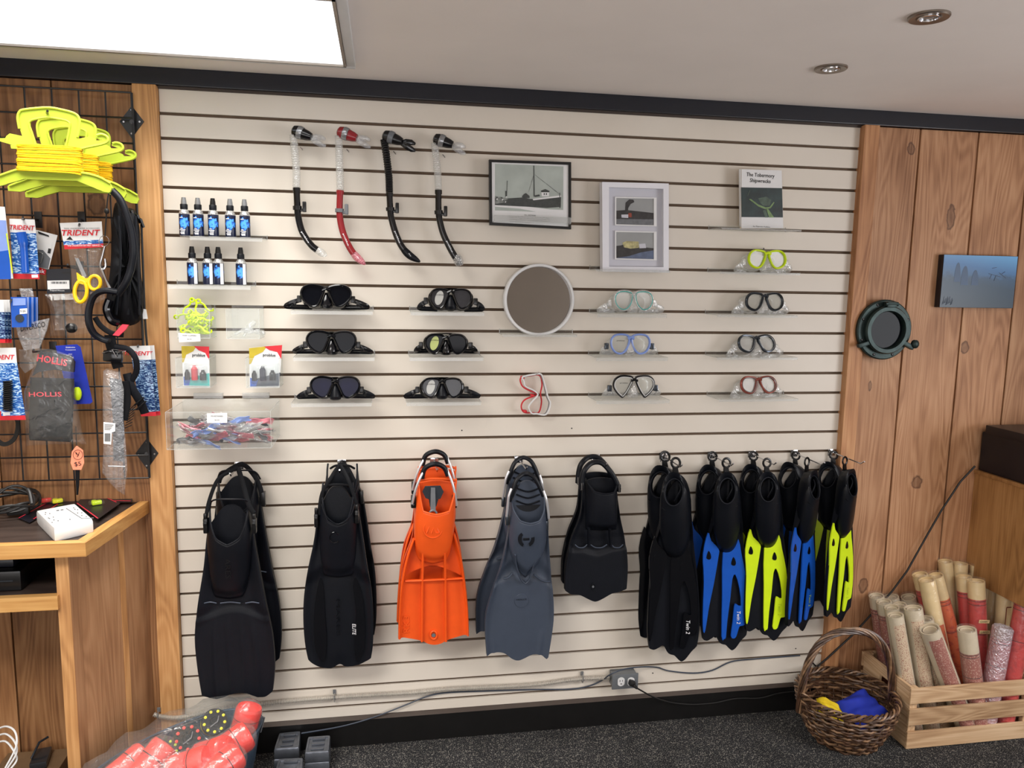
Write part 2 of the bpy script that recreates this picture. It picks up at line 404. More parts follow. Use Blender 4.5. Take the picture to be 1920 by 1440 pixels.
MT['sticky'] = plain('yellow_green_sticker', (176, 186, 110), .3)
MT['rod'] = plain('bright_steel_rod', (205, 205, 208), 0.28, metal=0.5, var=0.02)
MT['lead'] = plain('wrapped_lead', (104, 108, 116), 0.26, metal=0.6, var=0.15, bump=0.3, bs=90)
MT['white'] = plain('white_plastic', (212, 212, 212), 0.35, var=0.01)
MT['paper'] = plain('white_paper', (222, 222, 222), 0.6, var=0.02)
MT['ink'] = plain('black_ink', (16, 16, 18), 0.5)
MT['redink'] = plain('red_ink', (200, 24, 40), 0.45)
MT['pinkink'] = plain('coral_ink', (225, 50, 70), 0.45)
MT['whiteink'] = plain('white_ink', (235, 235, 238), 0.5)
MT['wire'] = plain('black_wire', (18, 16, 18), 0.35, spec=0.5)
MT['line'] = plain('yellow_line', (246, 196, 12), 0.5, var=0.1, vs=200)
MT['cordy'] = plain('black_cord', (17, 16, 16), 0.5)
MT['mirror'] = plain('mirror_glass', (150, 146, 144), 0.02, metal=1.0, var=0.0)
MT['bronze'] = plain('verdigris_bronze', (42, 56, 54), 0.42, metal=0.55, var=0.35, vs=25, bump=0.4, bs=60)
MT['nickel'] = plain('brushed_nickel', (150, 140, 130), 0.35, metal=0.9)
MT['tubm'] = plain('blue_grey_metal', (72, 92, 112), 0.35, metal=0.5, var=0.15, vs=12)
MT['redb'] = plain('coral_red_buoy', (232, 58, 48), 0.5, var=0.04)
MT['yelb'] = plain('yellow_buoy', (228, 226, 20), 0.5, var=0.04)
MT['wick'] = plain('dark_wicker', (72, 50, 36), 0.35, spec=0.5, var=0.5, vs=40)
MT['wickl'] = plain('pale_wicker', (128, 98, 72), 0.35, spec=0.5, var=0.5, vs=40)
MT['clothb'] = plain('royal_blue_cloth', (18, 42, 160), 0.8, var=0.1)
MT['clothy'] = plain('yellow_cloth', (226, 196, 24), 0.8, var=0.08)
MT['orange_tag'] = plain('salmon_card', (240, 140, 108), 0.6)
MT['yel'] = plain('scissor_yellow', (250, 196, 20), 0.35)
MT['teal'] = plain('teal_plastic', (40, 176, 168), 0.25)
MT['pblue'] = plain('pale_blue_plastic', (128, 152, 214), 0.25)
MT['copper'] = plain('copper_plastic', (150, 78, 66), 0.22, metal=0.4)
MT['gun'] = plain('gunmetal', (70, 76, 84), 0.22, metal=0.7)
MT['elec'] = plain('galvanised_box', (118, 122, 126), 0.4, metal=0.4)
MT['flex'] = plain('flexible_conduit', (205, 200, 192), 0.35, metal=0.5)
MT['neo'] = plain('black_webbing', (13, 14, 18), 0.75, spec=0.2, var=0.2)
MT['cream'] = plain('cream_paper', (232, 208, 160), 0.6, var=0.05)
MT['gauze'] = plain('box_board', (120, 94, 66), 0.8)

def wavecard(name, a=(24, 74, 150), b=(190, 215, 235), sc_=55):
    k = N(name); tc = k.n('ShaderNodeTexCoord').outputs['Object']
    mp = k.n('ShaderNodeMapping', {'Vector': tc, 'Scale': (1, 1, 2.6)})
    n = k.n('ShaderNodeTexNoise', {'Vector': mp, 'Scale': sc_, 'Detail': 3, 'Distortion': 1.5})
    c = k.ramp(n.outputs[0], [(0.42, srgb(*a)), (0.52, srgb(int(a[0] + 30), int(a[1] + 45), min(255, a[2] + 40))), (0.6, srgb(*b))])
    return k.done(bsdf(k, c, 0.25, 0, 0.5))
MT['wave'] = wavecard('water_print_card')
MT['wavem'] = wavecard('water_print_mixed', (20, 40, 90), (160, 190, 220), 70)

# ------------------------------------------------------------------ the setting
struct('floor', M().bb((-1.7, -4.5, -0.03), (4.3, 0.08, 0.0)), MT['carpet'])
struct('ceiling', M().bb((-1.7, -4.5, 2.345), (4.3, 0.08, 2.375)), MT['ceil'])
struct('wall_left', M().bb((-1.73, -4.5, 0), (-1.7, 0.08, 2.345)), MT['wallp'])
struct('wall_right', M().bb((4.3, -4.5, 0), (4.33, 0.08, 2.345)), MT['wallp'])
struct('wall_front', M().bb((-1.7, -4.53, 0), (4.3, -4.5, 2.345)), MT['wallp'])
wall = struct('wall_back', M().bb((-1.7, 0.011, 0), (4.3, 0.08, 2.345)), MT['mdf'])
ZT = 2.28511; SP = 0.0762
def gz(k): return ZT - SP * k
# slat boards of the display panel, each with its own edges
for k in range(1, 30):
    z1 = ZT if k == 1 else gz(k - 1) - 0.0048
    z0 = 0.112 if k == 29 else gz(k) + 0.0048
    if k == 29: z1 = gz(28) - 0.0048
    M().bb((0, 0, z0), (2.441, 0.0105, z1), 0.0012).build('slat', MT['slat'], wall, 0)
for a, b in ((-1.7, -1.29), (-1.286, -1.04), (-1.036, -0.79), (-0.786, -0.535), (-0.53, -0.315), (-0.311, -0.072)):
    M().bb((a, -0.004, 0.0), (b, 0.0105, 2.29), 0.002).build('plank', MT['woodL'], wall, 0)
for a, b in ((2.50, 2.683), (2.690, 2.930), (2.937, 3.152), (3.159, 3.40), (3.407, 3.65), (3.657, 3.9), (3.907, 4.3)):
    M().bb((a, -0.004, 0.0), (b, 0.0105, 2.29), 0.002).build('plank', MT['woodR'], wall, 0)
tag(M().bb((-0.072, -0.028, 0.0), (-0.001, 0.0105, 2.29), 0.003).build('trim_1', MT['post'], None, 0), kind='structure')
tag(M().bb((2.440, -0.030, 0.0), (2.5, 0.0105, 2.29), 0.003).build('trim_2', MT['postR'], None, 0), kind='structure')
tag(M().bb((-1.7, -0.020, 2.292), (4.3, 0.0105, 2.345), 0.002).build('trim_3', MT['blacktrim'], None, 0), kind='structure')
tag(M().bb((-0.001, -0.006, 2.2835), (2.44, 0.0105, 2.292)).build('trim_4', MT['basetop'], None, 0), kind='structure')
b = tag(M().bb((0.0, -0.012, 0.0), (2.44, 0.0105, 0.100)).build('baseboard_back', MT['base'], None, 0), kind='structure')
M().prism([(0, -0.012, 0.100), (0, 0.0, 0.1115), (0, 0.0105, 0.1115), (0, 0.0105, 0.100)], (2.44, 0, 0)).build('top_edge', MT['basetop'], b, 0)
for px, py in ((866, 807), (1072, 803), (1237, 1252), (1224, 1262), (1492, 1216), (1432, 466)):
    M().lathe(W(px, py, 0.0), [(0.0025, 0.0), (0.0025, 0.0006)], 8, (0, -1, 0)).build('screw_hole', MT['ink'], wall)

# ------------------------------------------------------------------ ceiling lights
fx = thing('ceiling_light', (0.0, -0.53, 2.345), 'large rectangular fluorescent ceiling light with white frame and ribbed lens', 'ceiling light')
X0, X1, Y0, Y1 = -0.62, 0.619, -0.83, -0.222
f = M(); w = 0.026
f.bb((X0, Y1 - w, 2.322), (X1, Y1, 2.345), 0.003); f.bb((X0, Y0, 2.322), (X1, Y0 + w, 2.345), 0.003)
f.bb((X0, Y0 + w, 2.322), (X0 + w, Y1 - w, 2.345), 0.003); f.bb((X1 - w, Y0 + w, 2.322), (X1, Y1 - w, 2.345), 0.003)
f.build('frame', MT['white'], fx)
f = M(); w2 = w + 0.008
f.bb((X1 - w2, Y0 + w, 2.319), (X1 - w, Y1 - w, 2.330)); f.bb((X0 + w, Y1 - w2, 2.319), (X1 - w, Y1 - w, 2.330)); f.bb((X0 + w, Y0 + w, 2.319), (X1 - w, Y0 + w2, 2.330))
f.build('door_frame', MT['nickel'], fx)
k = N('lit_prismatic_lens'); geo = k.n('ShaderNodeNewGeometry').outputs['Position']
vo = k.n('ShaderNodeTexVoronoi', {'Vector': geo, 'Scale': 180})
c = k.ramp(vo.outputs['Distance'], [(0.0, (1, 1, 1, 1)), (1.0, (0.86, 0.9, 0.93, 1))])
k.done(k.n('ShaderNodeEmission', {0: c, 1: FIXTURE_EMIT}))
M().bb((X0 + w2, Y0 + w2, 2.325), (X1 - w2, Y1 - w2, 2.329)).build('lens', k.m, fx, 0)
def downlight(px, py, r, label):
    c = H(px, py, 2.345); t = thing('recessed_downlight', c, label, 'ceiling light', 'recessed downlights')
    M().lathe(c, [(r, 0), (r, -0.004), (r * 0.94, -0.007), (r * 0.62, -0.004), (r * 0.56, -0.001)], 32, cap=False).build('trim_ring', MT['nickel'], t)
    M().lathe(c, [(r * 0.54, -0.001), (r * 0.52, -0.006), (r * 0.44, -0.007), (r * 0.42, -0.002)], 28, cap=False).build('eyeball_ring', MT['chrome'], t)
    M().lathe(c, [(r * 0.42, -0.0015), (r * 0.3, -0.004), (r * 0.05, -0.0065)], 24).build('lamp_glass', MT['silver'], t)
downlight(1742, 30, 0.047, 'unlit round metal downlight nearer the top right corner')
downlight(1558, 127, 0.047, 'unlit round metal downlight closer to the display wall')
# ------------------------------------------------------------------ acrylic shelves on the slats
def zoomed(pts, ox, oy, s): return [(x / s + ox, y / s + oy) for x, y in pts]
def shelf(x0, x1, k, label, lip=-0.012, dep=0.105, drop=0.006):
    z = gz(k) - drop; py = 720 - 0  # height only decides X slightly
    a, b = H(x0, 0, 0), None
    def X(px):
        y = 500.0
        for _ in range(6):
            p = W(px, y, dep); y += (p.z - z) * 560
        return W(px, y, dep).x
    xa, xb = X(x0), X(x1)
    t = thing('acrylic_shelf', ((xa + xb) / 2, -dep / 2, z - 0.003), label, 'shelf', 'clear acrylic shelves on the slatted wall')
    M().bb((xa, -dep, z - 0.003), (xb, -0.0005, z)).build('shelf_plate', MT['acr'], t, 0)
    if lip < 0: M().bb((xa, -dep - 0.003, z + lip), (xb, -dep, z)).build('front_lip', MT['acredge'], t, 0)
    else: M().prism([(xa, -dep, z), (xa, -dep - 0.003, z), (xa, -dep - 0.010, z + lip), (xa, -dep - 0.007, z + lip)], (xb - xa, 0, 0)).build('front_lip', MT['acredge'], t, 0)
    M().bb((xa, -0.003, z), (xb, -0.0005, z + 0.014)).build('back_flange', MT['acr'], t, 0)
    for q in (xa, xb):
        M().tube([(q, -dep - 0.002, z + (lip if lip > 0 else 0)), (q, -dep, z), (q, -0.001, z), (q, -0.001, z + 0.016)], 0.0012, 5).build('polished_edge', MT['acredge'], t)
    return (xa + xb) / 2, z, dep
shelf(356, 492, 6, 'clear acrylic shelf under the five upper spray bottles')
shelf(316, 470, 8, 'clear acrylic shelf under the four lower spray bottles')
for k_, r_, in ((9, 'top'), (11, 'middle'), (13, 'bottom')):
    x = {9: (545, 699, 770, 908), 11: (550, 702, 768, 906), 13: (546, 697, 762, 902)}[k_]
    shelf(x[0], x[1], k_, 'clear shelf under the %s black mask of the first mask column' % r_)
    shelf(x[2], x[3], k_, 'clear shelf under the %s black mask left of the round mirror' % r_)
shelf(926, 1070, 5, 'clear shelf with raised lip holding the black framed ship photo', 0.02, 0.075)
shelf(1117, 1256, 7, 'clear shelf holding the white double photo frame', -0.008, 0.08)
shelf(942, 1082, 10, 'clear shelf under the round white mirror', -0.008, 0.07)
shelf(1120, 1250, 9, 'clear shelf under the teal trimmed mask'); shelf(1118, 1252, 11, 'clear shelf under the pale blue mask'); shelf(1118, 1255, 13, 'clear shelf under the clear mask with black and white rims')
shelf(1353, 1502, 5, 'clear shelf holding the white shipwreck book', -0.006, 0.11)
shelf(1350, 1500, 7, 'clear shelf under the lime rimmed mask', -0.008)
shelf(1345, 1495, 9, 'clear shelf under the dark rimmed mask below the lime one', -0.008); shelf(1345, 1495, 11, 'clear shelf under the gunmetal rimmed mask', -0.008); shelf(1348, 1496, 13, 'clear shelf under the copper rimmed mask', -0.008)

# ------------------------------------------------------------------ spray bottles
def label_mat(name, shift):
    k = N(name); tc = k.n('ShaderNodeTexCoord').outputs['Object']; s = k.n('ShaderNodeSeparateXYZ', {0: tc}).outputs
    n = k.n('ShaderNodeTexNoise', {'Vector': tc, 'Scale': 110, 'Detail': 4}).outputs[0]
    dx = k.math('DIVIDE', k.math('SUBTRACT', s[0], 0.002 + shift), 0.014); dz = k.math('DIVIDE', k.math('SUBTRACT', s[2], 0.046), 0.020)
    r = k.math('ADD', k.math('ADD', k.math('MULTIPLY', dx, dx), k.math('MULTIPLY', dz, dz)), k.math('MULTIPLY', k.math('SUBTRACT', n, 0.5), 4.0))
    c = k.ramp(r, [(0.25, srgb(80, 160, 235)), (0.7, srgb(40, 105, 205)), (0.95, srgb(14, 22, 50))])
    return k.done(bsdf(k, c, 0.3))
MT['lab1'] = label_mat('dark_blue_label', 0.0)
def bottle(px, k, turned, capm, label):
    z = gz(k) - 0.006; d = 0.055
    y = 500.0
    for _ in range(6): y += (W(px, y, d).z - z) * 560
    c = Vector((W(px, y, d).x, -d, z))
    t = thing('spray_bottle', c, label, 'bottle', 'mask spray bottles on the two upper left shelves'); t.location = c
    r = 0.0162
    L = lambda prof, n=20: M().lathe(c, prof, n)
    L([(r * 0.93, 0), (r, 0.003), (r, 0.070), (r * 0.9, 0.078), (r * 0.62, 0.084), (r * 0.55, 0.088)]).build('bottle_body', MT['sil'], t)
    lb_ = L([(r * 1.01, 0.003), (r * 1.02, 0.0035), (r * 1.02, 0.0705), (r * 1.01, 0.071)]).build('label', MT['lab1'], t)
    L([(0.0115, 0.086), (0.0115, 0.1), (0.0105, 0.102)]).build('collar', MT['rub'], t)
    L([(0.0090, 0.102), (0.0082, 0.112), (0.0068, 0.120), (0.0066, 0.1225)]).build('cap', MT[capm], t)
    m = M()
    if not turned:
        for (zz, a, b) in ((0.058, -.0115, -.001), (0.0245, -.010, -.002), (0.020, -.0125, .0055), (0.0155, -.009, .004), (0.011, -.0105, .003), (0.0075, -.009, .003)):
            pts = []
            for e in (0, 0.0022):
                pts.append([(c.x + a + (b - a) * i / 5, c.y - math.sqrt((r * 1.035) ** 2 - (a + (b - a) * i / 5) ** 2), z + zz + e) for i in range(6)])
            m.loft(pts, closed=False)
        m.build('label_print', MT['whiteink'], lb_, 0)
    else:
        a, b = 0.0075, 0.0155
        m.loft([[(c.x + a + (b - a) * i / 5, c.y - math.sqrt((r * 1.03) ** 2 - (a + (b - a) * i / 5) ** 2), z + e) for i in range(6)] for e in (0.004, 0.070)], closed=False)
        m.build('label_side_panel', MT['whiteink'], lb_, 0)
for px, cm, lb in ((347, 'silver', 'leftmost'), (373, 'silver', 'second from the left'), (401, 'blk', 'middle'), (433, 'silver', 'second from the right'), (460, 'silver', 'rightmost')):
    bottle(px, 6, False, cm, '%s dark blue spray bottle on the upper bottle shelf' % lb)
for px, lb in ((362, 'leftmost'), (391, 'second'), (411, 'third'), (453, 'rightmost, separate')):
    bottle(px, 8, True, 'blk', '%s turned dark blue spray bottle on the lower bottle shelf' % lb)

# ------------------------------------------------------------------ acrylic bins
def acrylic_bin(x0, x1, yt, yb, d, label, tabs=()):
    a = W(x0, yb, d); b = W(x1, yb, d); top = W(x0, yt, d).z; zb = a.z; xa, xb = a.x, b.x
    t = thing('acrylic_bin', ((xa + xb) / 2, -d / 2, zb), label, 'bin', 'clear acrylic bins on the slatted wall')
    h = 0.0025
    M().bb((xa, -d, zb), (xb, -0.001, zb + h)).build('bin_floor', MT['acr'], t, 0)
    M().bb((xa, -d, zb), (xb, -d + h, top)).build('front_panel', MT['acr'], t, 0)
    M().bb((xa, -0.001 - h, zb), (xb, -0.001, top + 0.01)).build('back_panel', MT['acr'], t, 0)
    for q in (xa, xb - h): M().bb((q, -d + h, zb + h), (q + h, -0.001 - h, top)).build('side_panel', MT['acr'], t, 0)
    m = M(); e = 0.0011
    for q in (xa, xb):
        m.tube([(q, -d, zb), (q, -d, top)], e, 4); m.tube([(q, -d, top), (q, -0.003, top)], e, 4); m.tube([(q, -d, zb), (q, -0.003, zb)], e, 4)
    m.tube([(xa, -d, top), (xb, -d, top)], e * 0.6, 4); m.tube([(xa, -d, zb), (xb, -d, zb)], e * 1.3, 4)
    m.build('panel_edges', MT['acredge'], t)
    for (u0, u1) in tabs:
        M().bb((xa + (xb - xa) * u0, -0.014, top + 0.012), (xa + (xb - xa) * u1, -0.001, top + 0.03), 0.001).build('hanging_tab', MT['acredge'], t, 0)
    return t, xa, xb, zb, top
bA = acrylic_bin(333, 394, 578, 634, 0.10, 'clear bin full of yellow clips')
bB = acrylic_bin(425, 487, 580, 635, 0.10, 'clear bin with a few clear mouthpieces, right of the yellow clips')
bC = acrylic_bin(331, 394, 672, 727, 0.10, 'clear bin holding the packet with a red bottle')
bD = acrylic_bin(462, 524, 672, 727, 0.10, 'clear bin holding the packet with a dark blue bottle')
bE = acrylic_bin(313, 509, 773, 843, 0.21, 'wide clear bin of small bagged parts', ((0.12, 0.42), (0.62, 0.9)))
def price_card(b, px, lines, label, d):
    t = thing('price_card', W(px[3][0], px[3][1], d), label, 'card')
    card(px, d, MT['paper'], 'paper_card', t, 0.0008)
    cx = sum(p[0] for p in px) / 4; cy = sum(p[1] for p in px) / 4
    for s, dy, w in lines: text(t, 'lettering', s, W(cx, cy + dy, d + 0.0006), w, 0.0042, MT['ink'], -1)
price_card(bA, [(334, 624), (375, 626), (376, 640), (336, 642)], (('SNAP CLIPPERS', -4, 0.042), ('$3.95', 3, 0.013)), 'small white price card on the yellow clip bin', 0.104)
price_card(bE, [(388, 775), (426, 774), (426, 793), (388, 793)], (('FIN RETAINERS', -3.5, 0.036), ('$4.95', 4, 0.014)), 'small white price card on the wide bin', 0.214)
# yellow clips: each clip a bent strip with an eye at one end
def clip_mesh():
    m = M()
    m.tube(cr([(-0.028, 0, 0), (-0.01, 0, 0.004), (0.01, 0, -0.003), (0.026, 0, 0.0)], 3), 0.0042, 6, ref=(0, 1, 0), flat=0.6)
    ring = [(-0.034 + 0.0085 * math.cos(a), 0, 0.0085 * math.sin(a)) for a in [2 * PI * i / 10 for i in range(10)]]
    m.tube(ring, 0.0034, 5, True, ref=(0, 1, 0))
    m.tube([(0.026, 0, 0), (0.034, 0, 0.009), (0.028, 0, 0.016)], 0.0032, 5, ref=(0, 1, 0))
    return m
clip0 = None; rr = random.Random(3)
_, xa, xb, zb, top = bA
for i in range(26):
    lay = i // 5
    c = Vector((xa + 0.018 + rr.random() * (xb - xa - 0.036), -0.085 + rr.random() * 0.07, zb + 0.012 + lay * 0.0145 + rr.random() * 0.006))
    rot = (rr.uniform(-0.7, 0.7), rr.uniform(-0.6, 0.6), rr.uniform(-0.9, 0.9))
    if i >= 23:
        c = Vector(((xa + xb) / 2 + (i - 24) * 0.028, -0.055, top + 0.004)); rot = (0.2, [-0.9, 1.5, 0.7][i - 23] * 1.0 + (PI if i != 25 else 0), rr.uniform(-.4, .4))
    if clip0 is None:
        clip0 = clip_mesh().build('yellow_clip', MT['lime'], None); o = clip0
        tag(o, 'bright yellow plastic clip jumbled in the clear bin', 'clip', 'yellow clips in the bin')
    else: o = dup(clip0)
    o.location = c; o.rotation_euler = rot; o.scale = (0.8, 0.8, 0.8)
    if i == 24: o['label'] = 'bright yellow clip standing upright out of the clip heap, its eye on top'; 
# clear mouthpieces
_, xa, xb, zb, top = bB
mp0 = None
for i, (u, dz, ry) in enumerate(((0.45, 0.018, -0.25), (0.62, 0.028, -0.9), (0.82, 0.014, 0.05))):
    if mp0 is None:
        m = M(); m.tube(cr([(-0.03, 0, 0), (0, 0, 0.006), (0.03, 0, 0.0)], 4), [0.005] * 4 + [0.009] * 4 + [0.005], 8, ref=(0, 1, 0))
        mp0 = m.build('clear_mouthpiece', MT['sil'], None); tag(mp0, 'clear silicone mouthpiece lying in the right upper clear bin', 'mouthpiece', 'clear mouthpieces in the bin'); o = mp0
    else: o = dup(mp0)
    o.location = (xa + (xb - xa) * u, -0.05, zb + dz); o.rotation_euler = (0.2, ry, 0.3 * i)
# blister packs in the lower small bins
def blister(b, quad, capm, label, left=True):
    t = thing('blister_pack', W((quad[2][0] + quad[3][0]) / 2, quad[3][1], 0.075), label, 'packet')
    d = 0.078; q = quad
    P = lambda u, v: ((q[0][0] * (1 - u) + q[1][0] * u) * (1 - v) + (q[3][0] * (1 - u) + q[2][0] * u) * v, (q[0][1] * (1 - u) + q[1][1] * u) * (1 - v) + (q[3][1] * (1 - u) + q[2][1] * u) * v)
    def poly(uv, dd, mat, nm): M().prism([W(*P(u, v), dd) for u, v in uv], (0, 0.0006, 0)).build(nm, mat, t, 0)
    poly([(0, 0), (1, 0), (1, 1), (0, 1)], d, MT['paper'], 'backing_card')
    poly([(0, 0.01), (0.55, 0), (0.42, 0.13), (0.16, 0.22), (0.06, 0.40), (0, 0.42)], d + 0.0007, MT['mustard'], 'printed_corner')
    poly([(0.45, 0), (1, 0), (1, 0.34), (0.86, 0.16), (0.62, 0.10)], d + 0.0008, MT['redink'], 'printed_corner')
    poly([(0.05, 0.82), (0.4, 0.76), (1, 0.66), (1, 0.98), (0.03, 0.98)], d + 0.0007, MT['teal'] if left else MT['slate'], 'printed_band')
    poly([(0.02, 0.76), (0.28, 0.82), (0.22, 0.98), (0.02, 0.98)], d + 0.0010, MT['blue'], 'printed_band')
    text(t, 'lettering', 'problue', W(*P(0.62, 0.23), d + 0.0012), 0.040, 0.013, MT['ink'], -2, bold=0.02)
    text(t, 'lettering', '\u25B2', W(*P(0.27, 0.23), d + 0.0012), 0.007, 0.009, MT['ink'], -2) if False else None
    for u, r, m_, h in ((0.12, 0.008, 'blk', 0.022), (0.4, 0.010, capm, 0.036), (0.72, 0.010, 'blk', 0.022)):
        c = W(*P(u + 0.04, 0.84), d + 0.009)
        M().lathe(c, [(r, 0), (r, h), (r * 0.55, h + 0.006), (r * 0.5, h + 0.011)], 14).build('small_bottle' if m_ == capm else 'rubber_cap', MT[m_], t)
    m = M(); m.slab(lambda u, v: W(*P(0.06 + 0.88 * u, 0.42 + 0.5 * v), d + 0.001 + 0.02 * min(1, 6 * min(u, 1 - u, v, 1 - v))), lambda u, v: W(*P(0.06 + 0.88 * u, 0.42 + 0.5 * v), d + 0.0009), 8, 8)
    m.build('clear_blister', MT['acr'], t)
MT['mustard'] = plain('mustard_ink', (190, 168, 36), 0.5)
blister(bC, [(340, 648), (392, 650), (393, 725), (344, 724)], 'redink', 'white, yellow and red blister pack with a small red bottle')
blister(bD, [(467, 652), (529, 647), (524, 725), (468, 726)], 'lensblue', 'white, yellow and red blister pack with a small dark blue bottle', False)
# small bagged parts in the wide bin
MT['bagpink'] = clear('pink_film', (0.95, 0.6, 0.65), 0.35, (0.8, 0.2, 0.3, 1), 0.15, 0.7, 0.8)
packm = ['bagm', 'bagm', 'sil', 'palepink', 'sil', 'bagm', 'grey', 'pblue', 'bagpink', 'bagm', 'paper', 'bagm', 'bagpink', 'slate', 'sil', 'bagm', 'bag']
_, xa, xb, zb, top = bE
inner = []; rr = random.Random(11)
def packet_mesh(seed):
    q = random.Random(seed); m = M()
    ph = [q.uniform(0, 6) for _ in range(4)]
    f = lambda u, v: ((u - 0.5) * 0.085 + 0.004 * math.sin(9 * v + ph[0]), 0.004 * math.sin(7 * u + ph[1]) * math.cos(6 * v + ph[2]) - 0.004 * math.sin(PI * u), (v - 0.5) * 0.022 + 0.003 * math.sin(11 * u + ph[3]))
    m.slab(f, lambda u, v: tuple(Vector(f(u, v)) + Vector((0, 0.0015, 0))), 10, 4); return m
pk = {}
for i in range(112):
    mn = packm[i % len(packm)]; key = (mn, i % 3)
    lay = i // 17
    c = Vector((xa + 0.05 + rr.random() * (xb - xa - 0.1), -0.19 + rr.random() * 0.16, zb + 0.012 + lay * 0.0098 + rr.random() * 0.004))
    c.z -= 0.012 * max(0, 0.55 - (c.x - xa) / (xb - xa)) * lay * 0.5
    if key not in pk:
        pk[key] = packet_mesh(i).build('small_packet', MT[mn], None); o = pk[key]
        nm = {'bag': 'clear', 'bagm': 'milky clear', 'pinkink': 'coral pink', 'sil': 'clear silicone', 'grey': 'dark grey', 'redink': 'red', 'palepink': 'pale pink', 'clothb': 'blue', 'bagpink': 'pink film', 'paper': 'white', 'copper': 'copper brown', 'slate': 'slate grey', 'pblue': 'pale blue'}[mn]
        tag(o, '%s crumpled packet in the jumble inside the wide clear bin' % nm, 'packet', '%s small packets in the wide bin' % nm)
    else: o = dup(pk[key])
    o.location = c; o.rotation_euler = (rr.uniform(0.4, 1.5), rr.uniform(-0.5, 0.5), rr.uniform(-0.7, 0.7))

